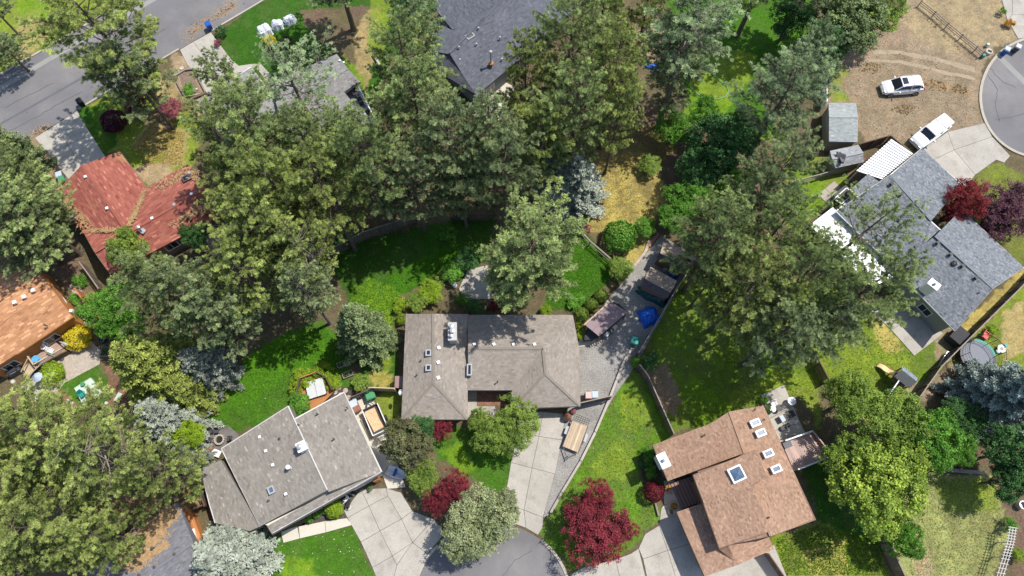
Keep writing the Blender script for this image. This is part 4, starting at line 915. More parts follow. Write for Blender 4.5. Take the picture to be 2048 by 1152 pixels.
def roof_plane(parent, pts, eave, m, row=0.17, wid=0.32, base=None, thick=0.16, accent=0.0, seed=1, drop=0.22, sig=0.10):
    """one slope: a solid under-body and shingles laid in courses along the eave (pts[eave[0]] -> pts[eave[1]])"""
    P = GG(pts); n = len(P)
    nrm = Vector((0, 0, 0))
    for i in range(n):
        a, b = P[i], P[(i + 1) % n]; nrm += Vector(((a.y - b.y) * (a.z + b.z), (a.z - b.z) * (a.x + b.x), (a.x - b.x) * (a.y + b.y)))
    if nrm.z < 0: nrm = -nrm
    nrm.normalize()
    zmin = min(p.z for p in P)
    cc = sum(P, Vector()) / n; P = [Vector((p.x, p.y, cc.z - (nrm.x * (p.x - cc.x) + nrm.y * (p.y - cc.y)) / nrm.z)) for p in P]
    solid = MB(); solid.prism([(p.x, p.y) for p in P], [zmin - drop] * n, [p.z - 0.035 for p in P])
    # prism() may reorder: rebuild heights by order
    body = solid.build('roof', base or m, parent, world=True)
    e = (P[eave[1]] - P[eave[0]]); e = (e - nrm * e.dot(nrm)).normalized(); s = nrm.cross(e)
    if s.z < 0: e = -e; s = -s
    c = sum(P, Vector()) / n
    Q = [((p - c).dot(e), (p - c).dot(s)) for p in P]
    A = sum(Q[i][0] * Q[(i + 1) % n][1] - Q[(i + 1) % n][0] * Q[i][1] for i in range(n))
    if A < 0: Q = Q[::-1]
    cvx = all((Q[(i + 1) % n][0] - Q[i][0]) * (Q[(i + 2) % n][1] - Q[(i + 1) % n][1]) - (Q[(i + 1) % n][1] - Q[i][1]) * (Q[(i + 2) % n][0] - Q[(i + 1) % n][0]) > -0.05 for i in range(n))
    if cvx: CL = [Q]
    else:
        CL = []
        for t in tessellate_polygon([[Vector((q[0], q[1], 0)) for q in Q]]):
            T = [Q[k] for k in t]
            if (T[1][0] - T[0][0]) * (T[2][1] - T[0][1]) - (T[1][1] - T[0][1]) * (T[2][0] - T[0][0]) < 0: T = T[::-1]
            CL.append(T)
    x0, x1 = min(q[0] for q in Q), max(q[0] for q in Q); y0, y1 = min(q[1] for q in Q), max(q[1] for q in Q)
    mb = MB(); r = random.Random(seed); j = 0; y = y0
    while y < y1:
        x = x0 - r.uniform(0, wid) ; yy = y + row
        while x < x1:
            w = wid * r.uniform(0.75, 1.3); lift = r.uniform(0, 0.008); tone = min(1, max(0, r.gauss(0.5, sig)))
            if accent and r.random() < accent: tone = 1.0
            for cl in CL:
                q = clip_poly([(x + 0.006, y), (x + w, y), (x + w, yy + 0.01), (x + 0.006, yy + 0.01)], cl)
                if len(q) < 3: continue
                vs_ = []
                for (a, b) in q:
                    z = 0.022 - 0.02 * (b - y) / row + lift; vs_.append(c + e * a + s * b + nrm * z)
                k = len(vs_); fs = [tuple(range(k))]
                for t in range(k):       # butt edge facing down the slope
                    if abs(q[t][1] - y) < 1e-6 and abs(q[(t + 1) % k][1] - y) < 1e-6:
                        vs_ += [vs_[t] - nrm * 0.045, vs_[(t + 1) % k] - nrm * 0.045]; fs.append((t, k, k + 1, (t + 1) % k)); break
                mb.add(vs_, fs, tone)
            x += w
        y += row; j += 1
    if mb.v: mb.build('shingles', m, body, world=True, kind='stuff')
    return body, P
def line_part(parent, name, pts, m, w=0.12, h=0.10, dz=0.0, root=None):
    mb = MB(); P = GG(pts)
    for i in range(len(P) - 1): mb.bar(P[i] + Vector((0, 0, dz)), P[i + 1] + Vector((0, 0, dz)), w, h)
    return mb.build(name, m, parent, world=True)
def walls(parent, pts, m, inset=0.45, top=None, name='wall'):
    """walls under the eaves: outline given at the eave, set in by the overhang"""
    P = GG(pts); n = len(P); A = sum(P[i].x * P[(i + 1) % n].y - P[(i + 1) % n].x * P[i].y for i in range(n))
    if A < 0: P = P[::-1]
    Q = []
    for i in range(n):
        a, b, d = P[i - 1], P[i], P[(i + 1) % n]
        e1 = (b - a); e1.z = 0; e1.normalize(); e2 = (d - b); e2.z = 0; e2.normalize()
        n1 = Vector((-e1.y, e1.x, 0)); n2 = Vector((-e2.y, e2.x, 0)); bi = n1 + n2; bi = bi / max(0.35, bi.dot(n1)) if bi.length > 0.3 else n1
        Q.append(b + bi * inset)
    zt = (top if top is not None else min(p.z for p in P)) - 0.2
    mb = MB(); mb.prism([(p.x, p.y) for p in Q], -0.05, zt); mb.build(name, m, parent, world=True)
    return Q, zt
def window_row(parent, a, b, zs, size=(1.3, 1.1), n=None, frame=None, door=False):
    """windows along the wall foot line a -> b (counter-clockwise outline: outside is on the right)"""
    d = (b - a); d.z = 0; L = d.length
    if L < 2.2: return
    d.normalize(); out = Vector((d.y, -d.x, 0)); n = n or max(1, int(L / 3.6)); rz = math.atan2(d.y, d.x)
    for k in range(n):
        c = a + d * (L * (k + 0.5) / n); c.z = zs
        f = MB()
        for (ox, oz, sx, sz) in ((0, size[1] / 2, size[0] + 0.1, 0.07), (0, -size[1] / 2, size[0] + 0.14, 0.09), (-size[0] / 2, 0, 0.07, size[1] - 0.09), (size[0] / 2, 0, 0.07, size[1] - 0.09)):
            f.box(c + d * ox + Vector((0, 0, oz)) + out * 0.02, (sx, 0.10, sz), rz)
        w = f.build('window', frame or M_WHITE, parent, world=True)
        g = MB(); g.box(c + out * 0.012, (size[0] - 0.08, 0.05, size[1] - 0.08), rz); g.build('pane', M_GLASS, w, world=True)
        g = MB(); g.box(c + out * 0.045, (0.04, 0.03, size[1] - 0.09), rz); g.build('mullion', frame or M_WHITE, w, world=True)
def wall_windows(parent, Q, zt, skip=(), frame=None):
    n = len(Q)
    for i in range(n):
        if i in skip: continue
        window_row(parent, Q[i], Q[(i + 1) % n], 1.55 if zt < 3.4 else zt - 1.3, frame=frame)
def at(px, py, h): return G(px, py, h)
def vent(parent, px, py, h, m=None, s=0.28, label=None):
    p = G(px, py, h); mb = MB(); mb.box(p, (s * 0.8, s * 0.8, 0.22), 0.4); mb.box(p + Vector((0, 0, 0.13)), (s, s, 0.05), 0.4)
    return mb.build('roof_vent', m or M_WHITEM, parent, world=True)
def pipe(parent, px, py, h, hh=0.5, r=0.06, m=None):
    p = G(px, py, h); mb = MB(); mb.tube([p - Vector((0, 0, 0.2)), p + Vector((0, 0, hh))], r, 8); mb.lathe(p + Vector((0, 0, hh)), [(r * 1.8, 0), (r * 1.8, 0.06), (0, 0.1)], 8)
    return mb.build('vent_pipe', m or M_DGREY, parent, world=True)
def skylight(parent, px, py, h, w, l, rz, m=None, domed=False, frame=None):
    p = G(px, py, h); mb = MB()
    for ox, oy, sx, sy in ((0, l / 2, w + 0.12, 0.12), (0, -l / 2, w + 0.12, 0.12), (w / 2, 0, 0.12, l - 0.12), (-w / 2, 0, 0.12, l - 0.12)):
        M = Matrix.Rotation(rz, 3, 'Z'); mb.box(p + M @ Vector((ox, oy, 0.03)), (sx, sy, 0.26), rz)
    f = mb.build('skylight', frame or M_WHITEM, parent, world=True)
    g = MB(); g.box(p + Vector((0, 0, 0.02)), (w - 0.1, l - 0.1, 0.14), rz)
    if domed:
        M = Matrix.Rotation(rz, 3, 'Z'); a, b = (w - 0.1) / 2, (l - 0.1) / 2
        Q = [p + M @ Vector((i * a, j * b, 0.095)) for i, j in ((-1, -1), (1, -1), (1, 1), (-1, 1))] + [p + M @ Vector((0, 0, 0.42))]
        g.add(Q, [(0, 1, 4), (1, 2, 4), (2, 3, 4), (3, 0, 4)])
    g.build('pane', m or M_SKYL, f, world=True); return f
def chimney(parent, px, py, h, w, l, hh, rz, m, cap=M_DGREY, flues=((0, 0, 0.13),)):
    """px,py,h = middle of the chimney top"""
    p = G(px, py, h); mb = MB(); mb.box(p - Vector((0, 0, hh / 2)), (w, l, hh), rz); c = mb.build('chimney', m, parent, world=True)
    k = MB(); k.box(p + Vector((0, 0, 0.04)), (w + 0.12, l + 0.12, 0.08), rz); k.build('chimney_cap', cap, c, world=True)
    M = Matrix.Rotation(rz, 3, 'Z')
    for fx, fy, fr in flues:
        q = p + M @ Vector((fx, fy, 0.08)); f = MB(); f.lathe(q, [(fr, 0), (fr, 0.28), (fr * 0.7, 0.28), (fr * 0.7, 0.33), (fr * 1.45, 0.34), (fr * 1.3, 0.40), (0, 0.44)], 14); f.build('flue', M_GALV, c, world=True)
    return c
def house(name, label, px, py, cat='house'):
    p = G(px, py, 0); return thing(name, label, cat, (p.x, p.y, 0))
W_GREY = mat('grey_siding', (0.27, 0.29, 0.28), 0.8, 0.05, 0.6, 0.05, 12)
W_TAUPE = mat('taupe_siding', (0.30, 0.25, 0.20), 0.8, 0.05, 0.6, 0.05, 12)
W_CREAM = mat('cream_siding', (0.70, 0.66, 0.57), 0.8, 0.05, 0.6, 0.05, 12)
W_ORANGE = mat('orange_stained_siding', (0.46, 0.19, 0.06), 0.75, 0.1, 0.8, 0.12, 14)
W_SLATE = mat('slate_siding', (0.20, 0.22, 0.22), 0.8, 0.05, 0.6, 0.05, 12)
W_BROWN = mat('brown_siding', (0.22, 0.14, 0.10), 0.8, 0.05, 0.6, 0.08, 12)

# ---- central house ----------------------------------------------------------------
SA = shmat('weathered_shingles', (0.205, 0.178, 0.152), (0.40, 0.35, 0.30), 0.12)
A_ = house('central_house', 'central house with weathered grey brown shingle roof around a small courtyard', 980, 730)
E0, R0_, E1, R1 = 2.9, 4.1, 2.5, 3.8
rp = dict(m=SA, row=0.165, wid=0.27, base=SA, sig=0.10)
# left wing, ridge running down the picture with a hip at its foot
roof_plane(A_, [(812,628,E0),(866,628,R0_),(867,766,R0_),(803,838,E0)], (0, 3), seed=1, **rp)
roof_plane(A_, [(866,628,R0_),(935,628,E0),(934,838,E0),(867,766,R0_)], (1, 2), seed=2, **rp)
roof_plane(A_, [(867,766,R0_),(934,838,E0),(803,838,E0)], (1, 2), seed=3, **rp)
# main block and right wing
roof_plane(A_, [(936,697,R1),(1086,697,R1),(1145,630,E1),(936,630,E1)], (2, 3), seed=4, **rp)
roof_plane(A_, [(936,697,R1),(1086,697,R1),(1024,780,E1),(936,780,E1)], (2, 3), seed=5, **rp)
roof_plane(A_, [(1086,697,R1),(1145,630,E1),(1158,700,E1),(1160,812,E1),(1091,748,R1)], (2, 3), seed=6, **rp)
roof_plane(A_, [(1086,697,R1),(1091,748,R1),(1024,817,E1),(1024,780,E1)], (2, 3), seed=7, **rp)
roof_plane(A_, [(1091,748,R1),(1160,812,E1),(1024,817,E1)], (1, 2), seed=8, **rp)
RC = shmat('weathered_ridge_caps', (0.15, 0.13, 0.11), (0.34, 0.30, 0.25), 0.3)
line_part(A_, 'ridge_cap', [(866,628,R0_),(867,766,R0_),(803,838,E0)], RC, 0.24, 0.05, 0.02)
line_part(A_, 'ridge_cap', [(867,766,R0_),(934,838,E0)], RC, 0.24, 0.05, 0.02)
line_part(A_, 'ridge_cap', [(936,697,R1),(1086,697,R1),(1091,748,R1),(1160,812,E1)], RC, 0.26, 0.06, 0.03)
line_part(A_, 'ridge_cap', [(1091,748,R1),(1024,817,E1)], RC, 0.24, 0.05, 0.02)
line_part(A_, 'valley', [(1086,697,R1),(1024,780,E1)], W_TAUPE, 0.08, 0.02, 0.02)
line_part(A_, 'gutter', [(803,838,E0),(934,838,E0)], W_TAUPE, 0.12, 0.13, -0.12); line_part(A_, 'gutter', [(812,628,E0),(803,838,E0)], M_DGREY, 0.10, 0.13, -0.12)
line_part(A_, 'gutter', [(935,628,E0),(934,838,E0)], W_TAUPE, 0.10, 0.13, -0.12)
line_part(A_, 'gutter', [(936,780,E1),(1022,780,E1)], M_DGREY, 0.12, 0.13, -0.10); line_part(A_, 'gutter', [(1024,817,E1),(1160,812,E1)], M_DGREY, 0.12, 0.13, -0.12)
line_part(A_, 'gutter', [(1145,630,E1),(1158,700,E1),(1160,812,E1)], W_TAUPE, 0.10, 0.13, -0.12)
Q, zt = walls(A_, [(812,628,E0),(935,628,E0),(934,838,E0),(803,838,E0)], W_TAUPE); wall_windows(A_, Q, zt)
Q, zt = walls(A_, [(934,630,E1),(1145,630,E1),(1159,812,E1),(1024,817,E1),(1024,780,E1),(934,780,E1)], W_TAUPE); wall_windows(A_, Q, zt, skip=(0, 1, 2))
g = MB(); p = G(1106,817,0); q = G(1150,815,0)
g.bar(Vector((p.x - 1.6, p.y + 0.55, 1.1)), Vector((q.x - 0.3, q.y + 0.55, 1.1)), 0.12, 2.1); g.build('garage_door', M_WHITE, A_, world=True)
chimney(A_, 905,663,4.9, 0.72, 1.65, 1.3, 0.03, mat('chimney_stucco', (0.40, 0.37, 0.33), 0.85, 0.1, 2, 0.1, 20), mat('chimney_top', (0.47, 0.46, 0.44), 0.8, 0.1, 2, 0.1, 20), ((-0.08, 0.42, 0.16), (0.0, -0.02, 0.18), (-0.1, -0.5, 0.12)))
for x, y in ((857,706),(857,736)): skylight(A_, x, y, 4.05, 0.42, 0.5, 0.0, M_GLASS, frame=M_GREY)
skylight(A_, 939,740,3.35, 0.36, 1.0, 0.0, M_GLASS, frame=M_GREY)
for x, y in ((878,696),(877,725),(877,756)): vent(A_, x, y, 4.0, s=0.3)
for x in (949,988,1027,1069): vent(A_, x, 689, 3.72, s=0.26)
for x, y, h in ((842,722,3.6),(834,751,3.5),(995,764,3.0)): pipe(A_, x, y, h, 0.25, 0.05)
d = MB(); p = G(801,785,3.0); d.lathe(p, [(0.0, 0), (0.18, 0.03), (0.30, 0.10), (0.29, 0.12), (0.17, 0.06), (0, 0.03)], 16, sx=0.6); d.tube([p, p + Vector((0.35, 0, -0.25))], 0.03, 6); d.build('satellite_dish', M_GALV, A_, world=True)

# ---- grey house lower left ----------------------------------------------------------
SB = shmat('grey_brown_shingles', (0.20, 0.18, 0.155), (0.34, 0.31, 0.275), 0.22)
B_ = house('grey_roof_house', 'grey shingled house with stepped roofs and a white side wall, lower left', 600, 930)
rb = dict(m=SB, row=0.15, wid=0.30, base=SB, accent=0.015)
EB, RB = 3.3, 4.7
roof_plane(B_, [(577,813,RB),(655,980,RB),(520,1053,EB),(443,898,EB)], (2, 3), seed=11, **rb)
roof_plane(B_, [(590,839,RB-0.15),(688,786,EB),(762,944,EB),(657,984,RB-0.15)], (1, 2), seed=12, **rb)
roof_plane(B_, [(657,984,3.55),(762,944,EB-0.02),(762,946,EB-0.03),(544,1068,3.15),(534,1052,3.5)], (3, 2), seed=13, **rb)
roof_plane(B_, [(402,940,2.5),(441,920,3.1),(520,1053,3.1),(500,1062,2.8),(430,1046,2.4),(418,1006,2.45)], (0, 4), seed=14, **rb)
line_part(B_, 'ridge_trim', [(577,813,RB),(655,980,RB)], M_TRIM, 0.09, 0.10, 0.03)
line_part(B_, 'fascia', [(590,838,RB-0.15),(687,785,EB)], M_TRIM, 0.10, 0.20, -0.06); line_part(B_, 'fascia', [(577,812,RB),(443,897,EB)], M_TRIM, 0.08, 0.18, -0.08)
line_part(B_, 'fascia', [(688,786,EB),(763,944,EB)], M_TRIM, 0.14, 0.22, -0.1); line_part(B_, 'gutter', [(764,946,EB-0.02),(544,1069,3.13)], M_DGREY, 0.14, 0.14, -0.08)
line_part(B_, 'fascia', [(763,943,EB+0.1),(546,1066,3.25)], M_TRIM, 0.05, 0.06, -0.0)
line_part(B_, 'fascia', [(443,898,EB),(520,1053,EB)], M_TRIM, 0.08, 0.18, -0.08); line_part(B_, 'fascia', [(402,940,2.5),(418,1006,2.45),(430,1046,2.4)], M_TRIM, 0.07, 0.14, -0.06)
Q, zt = walls(B_, [(577,813,EB),(590,839,EB),(688,786,EB),(762,946,EB),(546,1062,EB),(520,1053,EB),(443,898,EB)], W_CREAM, inset=0.25, top=3.2); wall_windows(B_, Q, zt)
walls(B_, [(402,940,2.4),(441,920,2.4),(500,1050,2.4),(430,1044,2.4),(418,1006,2.4)], W_CREAM, inset=0.4)
chimney(B_, 603,893,5.5, 0.75, 0.75, 1.6, 0.45, mat('white_chimney', (0.70, 0.71, 0.76), 0.6, 0.05, 2, 0.05, 20), M_WHITEM, ((-0.1, 0.0, 0.17),))
p = G(581,936,4.3); d = MB(); d.tube([p, p + Vector((0, 0, 0.7))], 0.12, 10); d.lathe(p + Vector((0, 0, 0.7)), [(0.2, 0), (0.2, 0.12), (0, 0.2)], 12); d.build('flue', M_WHITEM, B_, world=True)
skylight(B_, 543,980,3.95, 0.45, 0.55, 0.45, M_SKYL, frame=M_GREY)
for x, y, h in ((532,902,4.1),(546,930,4.1),(572,988,4.2),(520,874,4.0)): vent(B_, x, y, h, s=0.24)
for x, y, h in ((635,828,4.3),(695,816,3.8),(668,878,4.3),(598,850,4.6),(560,877,4.4),(538,1001,3.8)): pipe(B_, x, y, h, 0.2, 0.05)

# ---- tan house lower right -----------------------------------------------------------
SC = shmat('tan_brown_shingles', (0.24, 0.135, 0.09), (0.50, 0.34, 0.24), 0.22)
C_ = house('tan_roof_house', 'tan brown shingled house with stepped roofs and a pyramid skylight, lower right', 1460, 960)
rc = dict(m=SC, row=0.14, wid=0.21, base=SC)
EC, RCz = 3.2, 4.8
roof_plane(C_, [(1306,890,EC),(1419,848,EC+1.1),(1459,823,RCz),(1489,906,RCz),(1336,962,EC)], (0, 4), seed=21, **rc)
roof_plane(C_, [(1459,823,RCz),(1526,811,EC+0.6),(1631,1039,EC+0.6),(1541,1072,RCz)], (1, 2), seed=22, **rc)
roof_plane(C_, [(1489,906,RCz),(1508,968,RCz),(1541,1072,RCz-0.05),(1440,1094,EC+0.1),(1400,960,EC+0.2)], (3, 4), seed=23, **rc)
P3 = [(1387,950,4.35),(1511,901,5.45),(1535,957,5.45),(1504,971,5.2),(1540,1062,5.1),(1439,1096,4.1)]
roof_plane(C_, [(1387,950,4.75),(1511,901,5.75),(1535,957,5.95),(1408,1008,4.72)], (0, 3), seed=24, drop=0.3, **rc)
roof_plane(C_, [(1408,1007,4.72),(1506,969,5.65),(1540,1062,5.55),(1439,1096,4.6)], (0, 3), seed=27, drop=0.3, **rc)
roof_plane(C_, [(1354,1024,2.7),(1406,1006,3.1),(1478,1129,3.5),(1409,1153,2.7)], (0, 3), seed=25, **rc)
roof_plane(C_, [(1406,1006,3.1),(1436,1098,3.35),(1536,1062,3.2),(1549,1099,2.9),(1478,1129,3.5)], (3, 4), seed=26, **rc)
line_part(C_, 'fascia', [(1306,890,EC),(1336,962,EC)], W_BROWN, 0.10, 0.2, -0.1); line_part(C_, 'fascia', [(1354,1024,2.7),(1409,1153,2.7)], W_BROWN, 0.10, 0.2, -0.1)
line_part(C_, 'ridge_cap', [(1459,823,RCz),(1489,906,RCz)], SC, 0.24, 0.06, 0.03); line_part(C_, 'ridge_cap', [(1508,975,RCz),(1541,1072,RCz)], SC, 0.24, 0.06, 0.03)
line_part(C_, 'fascia', [(1526,811,EC+0.6),(1631,1039,EC+0.6),(1541,1072,RCz)], W_BROWN, 0.09, 0.2, -0.1); line_part(C_, 'fascia', [(1387,950,4.75),(1439,1096,4.6)], W_BROWN, 0.09, 0.3, -0.14)
line_part(C_, 'fascia', [(1439,1096,4.6),(1540,1062,5.5)], W_BROWN, 0.09, 0.3, -0.14); line_part(C_, 'fascia', [(1387,950,4.75),(1511,901,5.7),(1535,957,5.75)], W_BROWN, 0.07, 0.3, -0.14)
Q, zt = walls(C_, [(1306,890,EC),(1459,830,EC),(1526,818,EC),(1626,1036,EC),(1541,1068,EC),(1441,1092,EC),(1408,1002,EC),(1389,952,EC),(1336,962,EC)], W_BROWN, top=3.3); wall_windows(C_, Q, zt)
Q, zt = walls(C_, [(1354,1024,2.7),(1408,1006,2.7),(1436,1096,2.7),(1540,1068,2.7),(1548,1099,2.7),(1409,1153,2.7)], W_BROWN)
walls(C_, [(1392,954,4.3),(1508,906,4.3),(1530,955,4.3),(1502,971,4.3),(1536,1058,4.3),(1443,1090,4.3)], W_BROWN, inset=0.3, top=4.75)
skylight(C_, 1473,948,5.45, 1.15, 1.15, 0.40, M_SKYL, domed=True)
for x, y in ((1510,846),(1521,866),(1536,907),(1552,938)): skylight(C_, x, y, 4.65, 0.78, 0.5, 0.36, M_SKYL)
chimney(C_, 1327,921,4.6, 0.75, 1.2, 1.5, 0.40, mat('shade_blue_chimney', (0.52, 0.56, 0.62), 0.5, 0.05, 2, 0.05, 20), M_WHITEM, ((0.0, 0.0, 0.12),))  # white box: blue grey of its shaded side is put into the whole body
for x, y, h in ((1408,871,4.3),(1527,840,4.5),(1536,1035,4.8)): pipe(C_, x, y, h, 0.2, 0.05)
# entry steps under the open court
st = thing('entry_steps', 'broad brown wooden steps in the entry court of the tan house', 'steps', G(1365,985,0))
for i in range(7):
    a = G(1343 + i * 6.5, 966 - i * 2.1, 0.15 + 0.08 * i); b = G(1366 + i * 6.5, 1017 - i * 2.4, 0.15 + 0.08 * i)
    mb = MB(); mb.bar(a, b, 0.26, 0.12 + 0.001 * i); mb.build('tread', mat('step_wood', (0.30, 0.19, 0.155), 0.8, 0.1, 1, 0.1, 15, 0.2), st, world=True)
mb = MB(); P = GG([(1383,955),(1408,948),(1428,1000),(1404,1010)]); mb.prism([(p.x, p.y) for p in P], 0.0, 0.66); mb.build('landing', M_DGREY, st, world=True)

# ---- dark grey house on the right ----------------------------------------------------
SD = shmat('slate_grey_shingles', (0.105, 0.115, 0.13), (0.30, 0.32, 0.34), 0.3)
D_ = house('dark_grey_roof_house', 'dark grey shingled house with two offset gables at the right, beside the white carport roof', 1850, 470)
rd = dict(m=SD, row=0.14, wid=0.21, base=SD, sig=0.12)
ED, RD = 3.4, 4.7
roof_plane(D_, [(1843,297,ED),(1922,368,ED),(1862,442,RD-0.2),(1780,350,RD)], (0, 1), seed=31, **rd)
roof_plane(D_, [(1780,350,RD),(1862,441,RD),(1846,490,RD-0.55),(1752,497,ED),(1673,422,ED)], (3, 4), seed=32, **rd)
roof_plane(D_, [(1846,490,RD-0.55),(1870,472,RD),(1986,577,RD),(1911,661,ED),(1752,497,ED)], (3, 4), seed=33, **rd)
roof_plane(D_, [(1870,472,RD),(1924,418,ED),(1952,446,ED),(2048,535,ED),(1986,577,RD)], (1, 3), seed=34, **rd)
roof_plane(D_, [(1862,441,RD),(1880,458,RD-0.25),(1846,490,RD-0.5)], (1, 2), seed=35, **rd)
roof_plane(D_, [(1737,347,3.2),(1757,363,3.2),(1719,399,3.6),(1700,379,3.6)], (0, 1), seed=36, **rd)
line_part(D_, 'gutter', [(1843,297,ED),(1922,368,ED)], M_WHITE, 0.12, 0.14, -0.1); line_part(D_, 'gutter', [(1950,444,ED),(2049,536,ED)], M_WHITE, 0.12, 0.14, -0.1)
line_part(D_, 'gutter', [(1673,422,ED),(1752,497,ED),(1911,661,ED)], M_WHITE, 0.12, 0.14, -0.1); line_part(D_, 'fascia', [(1843,297,ED),(1780,350,RD),(1673,422,ED)], M_WHITE, 0.07, 0.16, -0.1)
line_part(D_, 'fascia', [(1862,444,RD-0.05),(1880,460,RD-0.3)], M_WHITE, 0.10, 0.14, 0.0); line_part(D_, 'fascia', [(1700,379,3.6),(1719,399,3.6)], M_WHITE, 0.09, 0.14, -0.02)
line_part(D_, 'ridge_cap', [(1780,350,RD),(1862,441,RD)], SD, 0.26, 0.07, 0.03); line_part(D_, 'ridge_cap', [(1870,472,RD),(1986,577,RD)], SD, 0.26, 0.07, 0.03)
line_part(D_, 'gutter', [(1911,661,ED),(1986,577,RD),(2048,535,ED)], M_GREY, 0.06, 0.14, -0.1)
Q, zt = walls(D_, [(1843,297,ED),(1922,368,ED),(1862,441,ED),(1880,458,ED),(1924,420,ED),(2048,535,ED),(1911,661,ED),(1752,497,ED),(1673,422,ED)], W_GREY); wall_windows(D_, Q, zt)
c1 = chimney(D_, 1868,569,5.5, 0.65, 0.95, 1.7, 0.78, M_WHITE, M_WHITEM, ((0, 0, 0.12),))
for x, y, h in ((1783,368,4.85),(1803,388,4.85),(1824,409,4.85),(1847,430,4.85),(1831,494,4.45),(1875,486,4.75),(1901,509,4.75),(1925,532,4.75),(1952,556,4.75)): vent(D_, x, y, h, M_BLACK, 0.32)
p = G(1904,530,4.2); d = MB(); d.lathe(p, [(0.2, 0), (0.2, 0.3), (0.28, 0.3), (0.28, 0.42), (0.1, 0.5), (0, 0.5)], 16); d.build('roof_vent', M_BLACK, D_, world=True)
for x, y in ((1965,567),(1972,571),(1826,481),(1955,587)): pipe(D_, x, y, 4.3, 0.25, 0.05)

# ---- red-roofed house ------------------------------------------------------------------
SE = shmat('red_shingles', (0.235, 0.057, 0.043), (0.39, 0.155, 0.115), 0.24, stain=(0.36, 0.22, 0.105), ss=0.32, lo=0.60, hi=0.72)
E_ = house('red_roof_house', 'house with brick red shingle roof strewn with pine needles', 280, 430)
re_ = dict(m=SE, row=0.17, wid=0.55, base=SE, accent=0.05, sig=0.12)
EE, RE = 2.9, 4.3
roof_plane(E_, [(165,330,RE),(239,303,EE),(292,375,EE),(248,456,RE)], (1, 2), seed=41, **re_)
roof_plane(E_, [(165,330,RE),(248,456,RE),(165,461,EE),(107,388,EE)], (2, 3), seed=42, **re_)
roof_plane(E_, [(190,505,RE),(165,461,EE),(292,375,EE),(375,329,EE),(411,377,RE)], (1, 3), seed=43, **re_)
roof_plane(E_, [(190,505,RE),(411,377,RE),(449,427,EE),(221,549,EE)], (2, 3), seed=44, **re_)
line_part(E_, 'ridge_cap', [(165,330,RE),(248,456,RE)], SE, 0.24, 0.06, 0.03); line_part(E_, 'ridge_cap', [(190,505,RE),(411,377,RE)], SE, 0.24, 0.06, 0.03)
line_part(E_, 'gutter', [(239,303,EE),(292,375,EE)], W_BROWN, 0.12, 0.14, -0.1); line_part(E_, 'gutter', [(292,375,EE),(375,329,EE)], W_BROWN, 0.12, 0.14, -0.1)
line_part(E_, 'gutter', [(107,388,EE),(165,461,EE)], W_BROWN, 0.12, 0.14, -0.1); line_part(E_, 'fascia', [(165,461,EE),(190,505,RE),(221,549,EE)], W_BROWN, 0.08, 0.18, -0.1)
nd = mat('fallen_needles', (0.40, 0.26, 0.13), 0.95, 0.25, 3, 0.35, 14, 0.6, 30)
def litter(parent, pts, n, seed, wobble=5, plane=None):
    """drifts of fallen needles lying on the roof: thin strewn pieces"""
    r = random.Random(seed); mb = MB()
    for k in range(n):
        a = r.randrange(len(pts) - 1); t = r.random(); p = pts[a]; q = pts[a + 1]
        x = p[0] + (q[0] - p[0]) * t + r.gauss(0, wobble * (p[3] if len(p) > 3 else 1)); y = p[1] + (q[1] - p[1]) * t + r.gauss(0, wobble * 0.7 * (p[3] if len(p) > 3 else 1)); h = p[2] + (q[2] - p[2]) * t
        if plane:
            for _ in range(4):
                w = G(x, y, h); h = plane[0] + plane[1] * w.x + plane[2] * w.y
        w = G(x, y, h + 0.07); an = r.uniform(0, 3.14); L = r.uniform(0.08, 0.24); d = Vector((math.cos(an), math.sin(an), 0)); s = Vector((-d.y, d.x, 0)) * 0.03
        mb.add([w - d * L - s, w + d * L - s, w + d * L + s, w - d * L + s], [(0, 1, 2, 3)], r.random())
    return mb.build('needle_litter', nd, parent, world=True, kind='stuff')
litter(E_, [(292,378,2.95,0.5),(270,425,3.8,0.5),(258,450,4.3,0.5)], 260, 1); litter(E_, [(170,462,3.0,0.6),(205,460,3.9,0.6),(245,460,4.3,0.5)], 200, 2, 5)
litter(E_, [(125,380,3.1,1.2),(150,420,3.2,1.5),(180,450,3.4,1.2)], 420, 3, 8); litter(E_, [(320,375,3.4,1),(370,345,3.3,1),(395,360,4.0,1)], 260, 4, 9); litter(E_, [(350,440,3.7,1.2),(400,410,3.8,1.4),(430,420,3.3,1)], 380, 5, 9)
Q, zt = walls(E_, [(165,335,EE),(239,303,EE),(292,375,EE),(375,329,EE),(447,427,EE),(221,549,EE),(165,461,EE),(107,388,EE)], W_BROWN); wall_windows(E_, Q, zt)
for x, y, h in ((172,354,4.2),(215,417,4.2),(384,388,4.2),(349,410,4.2),(305,437,4.2),(252,472,4.2),(216,495,4.2),(144,433,3.3)): vent(E_, x, y, h + 0.08, s=0.27)
p = G(284,461,4.15); d = MB(); d.box(p, (0.7, 0.5, 0.06), -0.5); d.tube([p, p + Vector((0, 0, 0.75))], 0.12, 10); d.lathe(p + Vector((0, 0, 0.75)), [(0.2, 0), (0.2, 0.14), (0, 0.22)], 12); d.build('flue', M_GALV, E_, world=True)
skylight(E_, 374,357,3.75, 0.75, 0.55, 0.5, M_GLASS, frame=M_DGREY)
p = G(378,347,3.7); d = MB(); d.lathe(p, [(0.2, 0), (0.2, 0.15), (0.1, 0.25), (0, 0.27)], 12); d.build('sun_tube', M_GALV, E_, world=True)

